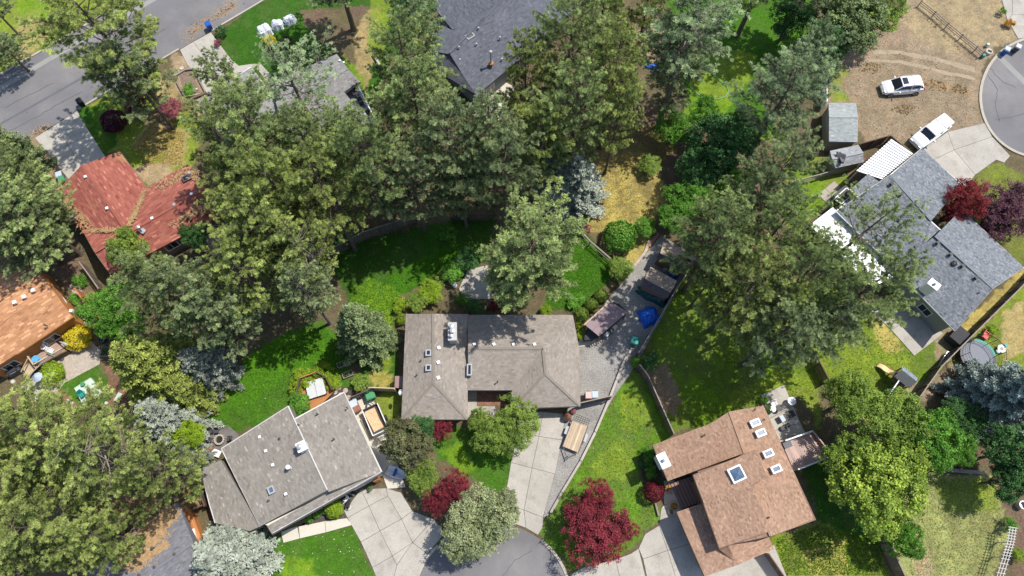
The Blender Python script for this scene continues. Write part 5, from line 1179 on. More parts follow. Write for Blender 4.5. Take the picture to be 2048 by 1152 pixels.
# ---- orange tan roof, left edge ----------------------------------------------------------
SF = shmat('orange_tan_shingles', (0.37, 0.165, 0.08), (0.59, 0.325, 0.175), 0.2)
F_ = house('orange_tan_roof_house', 'house with streaky orange tan shingle roof and orange stained walls at the left edge', 60, 620)
rf = dict(m=SF, row=0.16, wid=0.5, base=SF, accent=0.10, sig=0.13)
EF, RF = 3.2, 4.6
roof_plane(F_, [(-80,600,EF),(64,522,EF),(104,580,RF),(-30,668,RF)], (0, 1), seed=51, **rf)
roof_plane(F_, [(104,580,RF),(144,634,EF),(33,708,EF),(-40,755,EF),(-30,668,RF)], (1, 2), seed=52, **rf)
roof_plane(F_, [(-70,640,3.4),(0,644,3.75),(40,692,3.1),(-60,770,2.6)], (2, 3), seed=53, **rf)
line_part(F_, 'fascia', [(66,524,EF),(104,580,RF),(144,634,EF)], W_ORANGE, 0.16, 0.3, -0.16); line_part(F_, 'gutter', [(144,634,EF),(33,708,EF)], W_ORANGE, 0.14, 0.16, -0.12)
Q, zt = walls(F_, [(-30,545,EF),(68,526,EF),(144,634,EF),(33,708,EF),(-40,752,EF)], W_ORANGE, inset=0.3); wall_windows(F_, Q, zt)
for x, y in ((67,581),(49,594),(30,605)): vent(F_, x, y, 4.65, s=0.34)
pipe(F_, 92,651,3.9, 0.2, 0.06); p = G(143,622,3.4); d = MB(); d.box(p, (0.3, 0.3, 0.3)); d.build('wall_lamp', M_WHITE, F_, world=True)

# ---- light grey house under the pines -----------------------------------------------------
SG = shmat('light_grey_shingles', (0.175, 0.17, 0.17), (0.345, 0.335, 0.325), 0.22, stain=(0.36, 0.25, 0.16), ss=0.25, lo=0.58, hi=0.75)
G_ = house('light_grey_roof_house', 'light grey roofed house mostly hidden beneath the pines, upper left', 580, 210)
rg = dict(m=SG, row=0.16, wid=0.3, base=SG)
roof_plane(G_, [(540,166,3.0),(674,109,3.0),(697,138,4.0),(555,215,4.0)], (0, 1), seed=61, **rg)
roof_plane(G_, [(555,215,4.0),(697,138,4.0),(718,161,3.2),(720,162,3.2),(575,262,3.0)], (3, 4), seed=62, **rg)
roof_plane(G_, [(575,262,3.05),(686,181,3.15),(722,226,2.9),(610,300,2.7)], (2, 3), seed=63, **rg)
roof_plane(G_, [(392,202,2.8),(448,168,3.6),(520,255,3.6),(455,290,2.8)], (0, 3), seed=64, **rg)
roof_plane(G_, [(448,168,3.6),(502,134,2.8),(560,215,2.8),(520,255,3.6)], (1, 2), seed=65, **rg)
line_part(G_, 'fascia', [(392,202,2.8),(448,168,3.6),(502,134,2.8)], M_WHITE, 0.07, 0.16, -0.08); line_part(G_, 'gutter', [(502,134,2.8),(533,176,2.8)], M_WHITE, 0.12, 0.14, -0.1)
line_part(G_, 'gutter', [(540,166,3.0),(674,109,3.0)], M_WHITE, 0.07, 0.12, -0.1); line_part(G_, 'fascia', [(720,162,3.2),(686,181,3.2)], M_WHITE, 0.07, 0.2, -0.1); line_part(G_, 'fascia', [(722,226,2.9),(690,246,2.85)], M_WHITE, 0.07, 0.2, -0.1)
Q, zt = walls(G_, [(540,166,3),(674,109,3),(718,161,3),(686,181,3),(720,226,3),(610,298,3),(575,262,3)], W_TAUPE, top=2.9); wall_windows(G_, Q, zt)
walls(G_, [(392,202,2.8),(502,134,2.8),(556,213,2.8),(455,288,2.8)], W_TAUPE)
for x, y in ((680,122),(688,126)): vent(G_, x, y, 3.5, s=0.2)

# ---- dark slate house, top centre -----------------------------------------------------------
SH = shmat('dark_slate_shingles', (0.075, 0.08, 0.098), (0.17, 0.18, 0.21), 0.25)
H_ = house('dark_slate_roof_house', 'dark slate roofed house at the top centre with a tall flue pipe', 985, 85)
rh = dict(m=SH, row=0.16, wid=0.35, base=SH)
roof_plane(H_, [(899,106,4.6),(1012,-12,4.6),(1118,50,3.0),(952,193,3.0)], (2, 3), seed=71, **rh)
roof_plane(H_, [(899,106,4.6),(952,193,3.0),(870,135,3.0),(866,108,3.0)], (1, 2), seed=72, **rh)
roof_plane(H_, [(899,106,4.6),(866,108,3.0),(868,64,3.2),(888,50,3.2),(905,62,3.5),(969,37,4.6)], (2, 3), seed=73, **rh)
roof_plane(H_, [(905,62,3.4),(868,14,3.4),(885,-25,3.8),(1012,-12,4.6),(969,37,4.6)], (0, 1), seed=74, **rh)
roof_plane(H_, [(1012,-12,4.6),(1060,-60,3.2),(1160,10,3.0),(1118,50,3.0)], (1, 2), seed=75, **rh)
line_part(H_, 'gutter', [(952,193,3.0),(1014,133,3.0),(1118,50,3.0)], M_GALV, 0.08, 0.1, -0.08); line_part(H_, 'gutter', [(868,14,3.4),(908,48,3.4)], W_GREY, 0.09, 0.12, -0.1)
line_part(H_, 'ridge_cap', [(899,106,4.6),(969,37,4.6),(1012,-12,4.6)], SH, 0.22, 0.06, 0.03)
Q, zt = walls(H_, [(866,110,3.2),(868,64,3.2),(888,50,3.2),(908,55,3.2),(870,16,3.2),(888,-25,3.2),(1060,-50,3.2),(1116,48,3.2),(952,191,3.2)], W_SLATE); wall_windows(H_, Q, zt)
skylight(H_, 940,73,4.4, 0.85, 0.6, 0.65, mat('olive_skylight', (0.13, 0.15, 0.08), 0.2, 0.2, 2, 0.05, 20, spec=0.7), frame=M_GREY)
p = G(982,127,3.9); d = MB(); d.lathe(p, [(0.3, -0.1), (0.28, 0.1), (0.1, 0.25)], 10, tone=0.5); d.build('flue_flashing', M_WOODO, H_, world=True)
d = MB(); d.tube([p, p + Vector((0, 0, 1.9))], 0.10, 12); d.lathe(p + Vector((0, 0, 1.9)), [(0.17, 0), (0.19, 0.12), (0.1, 0.2), (0, 0.22)], 12); d.build('flue', M_GALV, H_, world=True)
for x, y, h in ((957,59,4.5),(918,97,4.5),(953,91,4.2),(920,122,3.9),(1004,121,3.4),(1000,78,4.0)): pipe(H_, x, y, h, 0.3, 0.06, M_GREY)

# ---- bottom left dark house ---------------------------------------------------------------
SI = shmat('grey_blue_shingles', (0.135, 0.135, 0.15), (0.255, 0.25, 0.27), 0.25)
I_ = house('needle_strewn_grey_house', 'grey roof strewn with brown needles and an orange wooden side wall, bottom left', 330, 1100)
ri = dict(m=SI, row=0.16, wid=0.3, base=SI)
roof_plane(I_, [(355,1004,3.0),(387,1086,3.9),(280,1160,3.9),(230,1200,3.9),(170,1150,3.0),(270,1060,3.0)], (0, 5), seed=81, **ri)
roof_plane(I_, [(387,1086,3.9),(410,1150,3.0),(330,1230,3.0),(230,1200,3.9),(280,1160,3.9)], (1, 2), seed=82, **ri)
def plane3(a, b, c):
    a, b, c = G(*a), G(*b), G(*c); n = (b - a).cross(c - a); return (a.z + (n.x * a.x + n.y * a.y) / n.z, -n.x / n.z, -n.y / n.z)
PI_ = plane3((355,1004,3.0), (387,1086,3.9), (230,1200,3.9))
litter(I_, [(344,1024,3.1,.6),(318,1050,3.1,1.0),(285,1085,3.1,1.3),(258,1125,3.1,1.4)], 5200, 6, 11, plane=PI_); litter(I_, [(332,1088,3.6,0.5),(308,1106,3.6,0.6)], 260, 7, 6, plane=PI_)
line_part(I_, 'ridge_cap', [(387,1086,3.9),(280,1160,3.9)], SI, 0.22, 0.06, 0.03)
Q, zt = walls(I_, [(355,1006,3.0),(410,1150,3.0),(330,1225,3.0),(175,1150,3.0),(270,1062,3.0)], W_ORANGE, inset=0.3)
for x, y in ((352,1108),(312,1134),(307,1096),(281,1150)): pipe(I_, x, y, 3.7, 0.3, 0.07)
og = thing('side_deck', 'orange wooden deck walk along the needle strewn grey house', 'deck', G(385,1045,0))
mb = MB(); P = GG([(364,1018),(380,1018),(402,1076),(392,1086)], 1.0); mb.prism([(p.x, p.y) for p in P], 0.0, 1.0); mb.build('deck_base', W_ORANGE, og, world=True)
for k in range(5):
    a = G(366 + k * 3.6, 1018, 1.0); b = G(388 + k * 3.2, 1085 - k * 2.3, 1.0); mb = MB(); mb.bar(a + Vector((0, 0, 0.03)), b + Vector((0, 0, 0.03)), 0.16, 0.05, tone=rnd.random()); mb.build('board', M_WOODO, og, world=True)
mb = MB(); mb.box(G(387,1068,1.15), (0.35, 0.9, 0.2), 0.35); tag(mb.build('storage_bench', M_WHITE, None), 'white box lying on the orange wooden deck', 'bench')
# ---------------------------------------------------------------- sheds, roofs without walls
def gable_hut(name, label, corners, ridge, he, hr, m, wm, row=0.15, wid=0.3, cat='shed', seed=91, doors=True):
    """corners a,b (one eave) c,d (other eave), ridge r1 (between d,a) and r2 (between b,c); photo pixels"""
    a, b, c, d = corners; r1, r2 = ridge; p = G(sum(q[0] for q in corners) / 4, sum(q[1] for q in corners) / 4)
    t = thing(name, label, cat, (p.x, p.y, 0))
    roof_plane(t, [(*a, he), (*b, he), (*r2, hr), (*r1, hr)], (0, 1), m, row=row, wid=wid, base=m, seed=seed, drop=0.1)
    roof_plane(t, [(*r1, hr), (*r2, hr), (*c, he), (*d, he)], (2, 3), m, row=row, wid=wid, base=m, seed=seed + 1, drop=0.1)
    line_part(t, 'ridge_cap', [(*r1, hr), (*r2, hr)], m, 0.2, 0.05, 0.02)
    Q, zt = walls(t, [(*q, he) for q in corners], wm, inset=0.15, top=he + 0.1)
    if doors:
        e = Q[1] - Q[0]; e2 = Q[2] - Q[1]; i = 0 if e.length > 1.5 else 1; aa, bb = Q[i], Q[i + 1]; dd = (bb - aa); dd.z = 0; L = dd.length; dd.normalize(); out = Vector((dd.y, -dd.x, 0))
        for sgn in (-1, 1):
            c_ = aa + dd * (L / 2 + sgn * 0.42); c_.z = 0.95; mb = MB(); mb.box(c_ + out * 0.02, (0.8, 0.06, 1.8), math.atan2(dd.y, dd.x)); mb.build('door', wm, t, world=True)
    return t
SS1 = shmat('sage_shingles', (0.25, 0.268, 0.265), (0.43, 0.46, 0.455), 0.2)
SS2 = shmat('brown_felt_roof', (0.30, 0.225, 0.175), (0.47, 0.375, 0.30), 0.2)
SS3 = shmat('shaded_felt_roof', (0.095, 0.075, 0.085), (0.16, 0.135, 0.145), 0.2)  # brown felt with the shade of the slopes turned from the sun painted in
gable_hut('garden_shed', 'grey green shingled shed beside the bare lot', [(1657,205),(1713,206),(1715,284),(1658,283)], [(1656,232),(1716,233)][0:2], 2.2, 2.9, SS1, W_TAUPE, seed=91) if False else None
def shed4(name, label, eA, rdg, eB, he, hr, mA, mB_, wm, seed):
    """hut given by its two eave lines and ridge line, each from the same end"""
    pts = list(eA) + list(eB); p = G(sum(q[0] for q in pts) / 4, sum(q[1] for q in pts) / 4); t = thing(name, label, 'shed', (p.x, p.y, 0))
    roof_plane(t, [(*eA[0], he), (*eA[1], he), (*rdg[1], hr), (*rdg[0], hr)], (0, 1), mA, row=0.15, wid=0.3, base=mA, seed=seed, drop=0.1)
    roof_plane(t, [(*eB[0], he), (*eB[1], he), (*rdg[1], hr), (*rdg[0], hr)], (0, 1), mB_, row=0.15, wid=0.3, base=mB_, seed=seed + 1, drop=0.1)
    line_part(t, 'ridge_cap', [(*rdg[0], hr), (*rdg[1], hr)], mA, 0.2, 0.05, 0.02)
    Q, zt = walls(t, [(*eA[0], he), (*eA[1], he), (*eB[1], he), (*eB[0], he)], wm, inset=0.15, top=he + 0.1)
    aa, bb = Q[1], Q[2]; dd = (bb - aa); dd.z = 0; L = dd.length; dd.normalize(); out = Vector((dd.y, -dd.x, 0))
    for sgn in (-1, 1):
        c_ = aa + dd * (L / 2 + sgn * 0.42); c_.z = 0.95; mb = MB(); mb.box(c_ + out * 0.02, (0.8, 0.06, 1.8), math.atan2(dd.y, dd.x)); mb.build('door', M_WOODG, t, world=True)
    return t
shed4('garden_shed', 'grey green shingled shed beside the bare lot', [(1657,206),(1712,207)], [(1658,234),(1716,234)], [(1658,283),(1715,284)], 2.2, 3.0, SS1, SS1, W_TAUPE, 91)
sh2 = shed4('garden_shed', 'small shed with a dark dormer and flecked pale grey roof beside the carport', [(1660,302),(1717,290)], [(1664,318),(1726,305)], [(1671,336),(1727,324)], 2.0, 2.7, shmat('flecked_shingles', (0.22, 0.225, 0.235), (0.46, 0.47, 0.48), 0.3), MATS['flecked_shingles'], W_TAUPE, 93)
mb = MB(); p = G(1684,313,2.75); mb.add([p + Vector((-0.5, 0.65, 0.0)), p + Vector((0.3, 0.0, 0.35)), p + Vector((0.05, -0.9, -0.1)), p + Vector((-0.6, 0.0, 0.02))], [(0, 1, 2, 3), (3, 2, 1, 0)]); mb.box(p + Vector((-0.15, -0.1, -0.1)), (0.35, 1.2, 0.4), 0.2); mb.build('dormer', M_DGREY, sh2, world=True)
shed4('garden_shed', 'upper of two brown roofed sheds with one slope coloured as shaded in the gravel yard', [(1327,484),(1384,509)], [(1321,505),(1375,531)], [(1313,514),(1367,542)], 2.1, 2.8, SS2, SS3, W_BROWN, 95)
shed4('garden_shed', 'lower of two brown roofed sheds with one slope coloured as shaded in the gravel yard', [(1301,534),(1354,562)], [(1290,556),(1342,584)], [(1282,569),(1334,597)], 2.1, 2.8, SS2, SS3, W_BROWN, 97)

# white ribbed carport roof
cp = thing('carport', 'white ribbed metal carport roof beside the dark grey house', 'carport', G(1765,318,0))
A0, A1, B0, B1 = G(1783,278,2.9), G(1826,307,2.9), G(1712,342,2.9), G(1763,359,2.9)
nR = 16
for k in range(nR):
    t0, t1 = k / nR, (k + 1) / nR; a = A0.lerp(B0, t0); b = A0.lerp(B0, t1); c = A1.lerp(B1, t1); d = A1.lerp(B1, t0)
    mb = MB(); m0 = a.lerp(b, 0.5); m1 = d.lerp(c, 0.5); w_ = lambda q: (q.x, q.y)
    mb.prism([w_(a), w_(m0), w_(m1), w_(d)], 2.84, 2.88); mb.prism([w_(m0), w_(a.lerp(b, 0.97)), w_(d.lerp(c, 0.97)), w_(m1)], 2.841, 2.99)
    mb.build('roof_panel', M_WHITEM, cp, world=True)
for q in (A0, A1, B0, B1):
    mb = MB(); c = q.lerp((A0 + A1 + B0 + B1) / 4, 0.08); mb.box((c.x, c.y, 1.42), (0.1, 0.1, 2.84)); mb.build('post', M_WHITE, cp, world=True)
# white flat patio roof half hidden by the pine
pr = thing('patio_roof', 'white flat patio roof under the leaning pines beside the dark grey house', 'patio roof', G(1690,470,0))
P = GG([(1666,414),(1620,450),(1745,575),(1798,548)], 2.7); nP = 12
for k in range(nP):
    a = P[0].lerp(P[3], k / nP); b = P[0].lerp(P[3], (k + 0.97) / nP); c = P[1].lerp(P[2], (k + 0.97) / nP); d = P[1].lerp(P[2], k / nP)
    mb = MB(); mb.prism([(q.x, q.y) for q in (a, b, c, d)], 2.62, 2.70); mb.build('roof_panel', M_WHITEM, pr, world=True)
for q in (P[1], P[2], P[1].lerp(P[2], 0.5)):
    mb = MB(); c = q.lerp((P[0] + P[3]) / 2, 0.06); mb.box((c.x, c.y, 1.31), (0.1, 0.1, 2.62)); mb.build('post', M_WHITE, pr, world=True)
# small white pergola frame over the dark spa corner
pg = thing('pergola', 'small white framed pergola with a dark cover by the paving stones', 'pergola', G(1688,390,0))
for a, b in (((1668,398),(1693,376)), ((1683,408),(1712,383)), ((1668,398),(1683,408)), ((1693,376),(1718,399)), ((1674,420),(1716,387)), ((1675,394),(1690,402))):
    mb = MB(); mb.bar(G(*a, 2.4), G(*b, 2.4), 0.09, 0.12 + 0.002 * (a[0] % 5)); mb.build('beam', M_WHITE, pg, world=True)
for a in ((1668,398),(1693,376),(1683,408),(1718,399)):
    q = G(*a, 2.4); mb = MB(); mb.box((q.x, q.y, 1.17), (0.09, 0.09, 2.33)); mb.build('post', M_WHITE, pg, world=True)
mb = MB(); mb.box(G(1687,392,0.6), (1.7, 1.4, 1.0), 0.7); mb.box(G(1687,392,1.0) + Vector((0, 0, 0.12)), (1.8, 1.5, 0.12), 0.7); tag(mb.build('barbecue', M_BLACK), 'dark covered barbecue beneath the small white pergola', 'barbecue')
slabs('paving', [[(1636,388),(1650,377),(1662,390),(1648,402)], [(1650,377),(1668,362),(1681,375),(1662,390)], [(1648,402),(1662,390),(1672,400),(1658,414)], [(1662,390),(1681,375),(1684,388),(1672,400)]], M_PAVER, 0.05, piece='paving_slab')

# mauve metal roof over the boat bay
bc = thing('boat_carport', 'mauve metal lean-to roof at the edge of the gravel yard', 'carport', G(1212,640,0))
P = GG([(1221,604),(1256,624),(1198,673),(1170,650)], 2.2)
for i in range(3):
    for j in range(2):
        f = lambda u, v: P[0].lerp(P[3], u).lerp(P[1].lerp(P[2], u), v)
        a, b, c, d = f(i / 3, j / 2), f((i + 0.985) / 3, j / 2), f((i + 0.985) / 3, (j + 0.98) / 2), f(i / 3, (j + 0.98) / 2)
        mb = MB(); mb.prism([(q.x, q.y) for q in (a, b, c, d)], 2.12, 2.2 + 0.004 * ((i + j) % 2)); mb.build('roof_panel', M_PURP, bc, world=True)
mb = MB(); mb.bar(P[0] + Vector((0, 0, 0.0)) - Vector((0.1, 0, 0)), P[3] - Vector((0.1, 0, 0)), 0.12, 0.16); mb.build('side_beam', M_WOODT, bc, world=True)
for q in P:
    c = q.lerp((P[0] + P[2]) / 2, 0.07); mb = MB(); mb.box((c.x, c.y, 1.06), (0.1, 0.1, 2.12)); mb.build('post', M_WOODD, bc, world=True)
Mid = (P[0] + P[2]) / 2; d = (P[3] - P[0]).normalized()
bt = thing('boat', 'dark covered boat tucked below the mauve lean-to roof', 'boat', (Mid.x, Mid.y, 0), math.atan2(d.y, d.x))
hull = MB(); secs = [(-2.6, 0.85, 0.9), (-1, 0.95, 0.95), (0.8, 0.9, 1.0), (2.0, 0.55, 1.1), (2.7, 0.05, 1.2)]; V = []; 
for x, w, z in secs: V += [(x, 0, 0.35), (x, -w, 0.7), (x, -w, z), (x, 0, z + 0.12), (x, w, z), (x, w, 0.7)]
fs = [(i * 6 + k, i * 6 + (k + 1) % 6, (i + 1) * 6 + (k + 1) % 6, (i + 1) * 6 + k) for i in range(4) for k in range(6)] + [(0, 1, 2, 3, 4, 5)[::-1], tuple(range(24, 30))]
hull.add(V, fs); hull.build('hull', M_SOFA, bt)
for k in (-1, 1): mb = MB(); mb.bar((-1.5, k * 0.5, 0.17), (2.0, k * 0.4, 0.17), 0.12, 0.34); mb.build('trailer_rail', M_DGREY, bt)

# ---------------------------------------------------------------- fences
M_FENCESHADE = mat('shaded_fence_wood', (0.165, 0.13, 0.105), 0.9, 0.15, 1.5, 0.2, 20, 0.3, 40, tone=0.3)  # weathered wood darkened: shade of the unlit fence sides is put into its colour
def fence(label, pts, h=1.8, m=None, base=0.0, boards=True, name='wooden_fence', cap=True, bw=0.14, cat='fence', step=2.4, rails=2, solid=True):
    m = m or M_WOODG; m = M_FENCESHADE if m == M_WOODG and boards else m; P = [G(a, b, h) for a, b in pts]; o = Vector((P[0].x, P[0].y, 0)); t = thing(name, label, cat, o)
    for i in range(len(P) - 1):
        a = Vector((P[i].x, P[i].y, 0)); b = Vector((P[i + 1].x, P[i + 1].y, 0)); L = (b - a).length; d = (b - a) / L; s = Vector((-d.y, d.x, 0)); rz = math.atan2(d.y, d.x)
        n = max(1, round(L / step))
        for k in range(n + (1 if i == len(P) - 2 else 0)):
            c = a + d * (L * k / n) ; mb = MB(); mb.box((c.x, c.y, (h + 0.05) / 2), (0.1, 0.1, h + 0.05), rz); mb.build('post', m, t, world=True)
        for k in range(n):
            for q in range(rails):
                z = 0.35 + (h - 0.6) * q / max(1, rails - 1); mb = MB(); c0 = a + d * (L * k / n) + s * 0.075; c1 = a + d * (L * (k + 1) / n) + s * 0.075; mb.bar((c0.x, c0.y, z), (c1.x, c1.y, z), 0.04, 0.09 + 0.001 * (k % 2)); mb.build('rail', m, t, world=True)
        if boards:
            mb = MB(); nb = int(L / (bw + 0.012))
            for k in range(nb):
                c = a + d * ((k + 0.5) * L / nb) + s * 0.11; hh = h - 0.03 + rnd.uniform(-0.02, 0.02); mb.box((c.x, c.y, base + (hh - base) / 2), (bw, 0.022, hh - base), rz + rnd.uniform(-0.02, 0.02), tone=rnd.random())
            mb.build('boards', m, t, world=True, kind='stuff')
        if cap:
            mb = MB(); c0 = a + s * 0.06 + Vector((0, 0, h + 0.045 + 0.003 * i)); c1 = b + s * 0.06 + Vector((0, 0, h + 0.045 + 0.003 * i)); mb.bar(c0, c1, 0.10, 0.035); mb.build('cap_rail', M_WOODG if m == M_FENCESHADE else m, t, world=True)
    return t
fence('weathered board fence running down the shaded lawn under the grove', [(655,503),(727,465),(830,432)], 1.8, M_WOODG)
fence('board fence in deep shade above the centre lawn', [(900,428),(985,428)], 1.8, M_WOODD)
fence('tall fence along the right side of the gravel yard behind the sheds', [(1392,520),(1350,580),(1277,704)], 1.8, M_WOODG)
fence('short fence closing the gravel yard beside the pale bins', [(1157,808),(1222,793)], 1.8, M_WOODG)
fence('high fence with a wide shadow between two lawns above the tan house', [(1279,730),(1296,753),(1347,868)], 1.8, M_WOODG)
fence('long fence below the dark grey house and the bare lot yard at the right', [(2110,498),(2040,575),(1952,662),(1882,732),(1828,808)], 1.8, M_WOODG)
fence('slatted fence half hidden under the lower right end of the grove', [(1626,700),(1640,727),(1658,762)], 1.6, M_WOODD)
fence('fence running off the bottom edge below the yellow green tree', [(1770,1070),(1779,1088),(1815,1165)], 1.8, M_WOODG)
fence('short dark fence at the foot of the tan house', [(1536,1108),(1575,1165)], 1.6, M_WOODD)
fence('dark board fence running from the green shed to the white carport', [(1720,289),(1781,272),(1803,291)], 1.7, M_WOODD)
fence('short dark fence left of the flecked roof shed', [(1590,316),(1637,305)], 1.5, M_WOODD)
fence('thin pale fence above the green shed', [(1652,135),(1653,203)], 1.8, M_WHITE, bw=0.3)
fence('low rail fence crossing below the flecked roof shed', [(1584,364),(1640,350),(1696,334),(1727,322)], 1.2, M_WOODG, boards=False, rails=3)
fence('split rail fence between the bare lot and the dry verge', [(1845,0),(1873,22),(1899,45),(1927,68),(1957,92),(1970,103)], 1.1, M_WOODG, boards=False, rails=3, cap=False, name='rail_fence')
fence('rail fence between the dry meadow and the green lawn', [(1148,447),(1180,483),(1222,519)], 1.1, M_WOODG, boards=False, rails=2, name='rail_fence')
fence('pale topped fence joining the raised beds lawn to the central house', [(738,776),(789,778)], 1.8, M_WOODT)
fence('brown fence between hot tub patio and cream side yard', [(700,797),(735,782)], 1.7, M_WOODD)
fence('timber fence beside the narrow garden right of the orange tan roof', [(157,524),(175,548),(196,578)], 1.5, M_WOODG)
fence('orange fence wall right of the orange tan house', [(148,577),(166,603),(186,633)], 1.5, M_WOODO)
fence('brown fence between the two lower left houses', [(390,968),(399,990),(408,1012)], 1.6, M_WOODD)
fence('low brown fence panel beside the orange deck', [(406,1008),(383,1020)], 1.2, M_WOODD)
gt = thing('gate', 'mauve wooden gate beside the left wall of the central house', 'gate', G(797,764,0))
for k in range(7):
    a = G(791 + k * 2.2, 752, 1.7); b = G(790 + k * 2.2, 776, 1.7); mb = MB(); mb.bar(a, b, 0.09, 0.03, tone=rnd.random()); mb.build('board', mat('mauve_wood', (0.33, 0.22, 0.20), 0.8, 0.1, 1, 0.1, 15, tone=0.2), gt, world=True)
mb = MB(); a = G(790,752,1.6); b = G(790,777,1.6); mb.bar((a.x, a.y, 0.8), (b.x, b.y, 0.8), 0.08, 1.6); mb.build('panel', M_WOODD, gt, world=True)
def timber(name, label, pts, w, h, m, cat, seg=2.4, piece='timber', lift=0.0):
    t = thing(name, label, cat, G(*pts[0], 0))
    for i in range(len(pts) - 1):
        a = G(*pts[i], h); b = G(*pts[i + 1], h); L = (b - a).length; n = max(1, round(L / seg))
        for k in range(n):
            p = a.lerp(b, (k + 0.01) / n); q = a.lerp(b, (k + 0.99) / n); mb = MB(); mb.bar((p.x, p.y, h / 2 + lift), (q.x, q.y, h / 2 + lift), w, h + 0.002 * (i % 3), tone=rnd.random()); mb.build(piece, m, t, world=True)
    return t
timber('retaining_edge', 'pale timber edging along the gravel strip and the front lawn', [(1265,696),(1248,722),(1219,798),(1191,864),(1162,922),(1124,985),(1101,1026)], 0.22, 0.35, mat('pale_timber', (0.42, 0.37, 0.33), 0.85, 0.12, 1, 0.12, 15, tone=0.15), 'edging')
timber('retaining_wall', 'low timber wall under the green trees at the right', [(1838,934),(1860,936),(1920,941),(1973,945)], 0.25, 0.6, M_WOODG, 'wall')
timber('planter_bed', 'timber edged planter bed beside the upper left driveway', [(347,152),(369,139),(386,137),(411,185),(375,192),(366,188),(347,152)], 0.14, 0.3, M_WOODG, 'planter')
timber('planter_edge', 'small timber corner bed at the light grey garage', [(383,196),(412,184)], 0.3, 0.35, M_WOODD, 'planter')
timber('garden_edging', 'stone edging round the meadow corner near the gravel yard', [(1262,540),(1290,505),(1300,480)], 0.3, 0.2, M_STONE, 'edging', seg=0.5, piece='stone')
timber('garden_edging', 'row of reddish stones at the top corner of the gravel yard', [(1298,492),(1308,478),(1318,466)], 0.32, 0.25, mat('red_stone', (0.34,0.16,0.12),0.9,0.2,3,0.15,20,objrand=0.3), 'edging', seg=0.45, piece='stone')
mb = MB(); mb.bar(G(1235,648,0.08), G(1259,622,0.08), 0.12, 0.12); mb.bar(G(1231,645,0.08), G(1256,620,0.08), 0.10, 0.12); tag(mb.build('long_boards', M_WOODT), 'pair of long pale boards lying beside the mauve lean-to', 'boards')
mb = MB(); mb.bar(G(746,108,0.2), G(760,131,0.2), 0.25, 0.4); tag(mb.build('log_bench', M_CURB), 'pale low beam lying on the dry strip beneath the pines', 'beam')

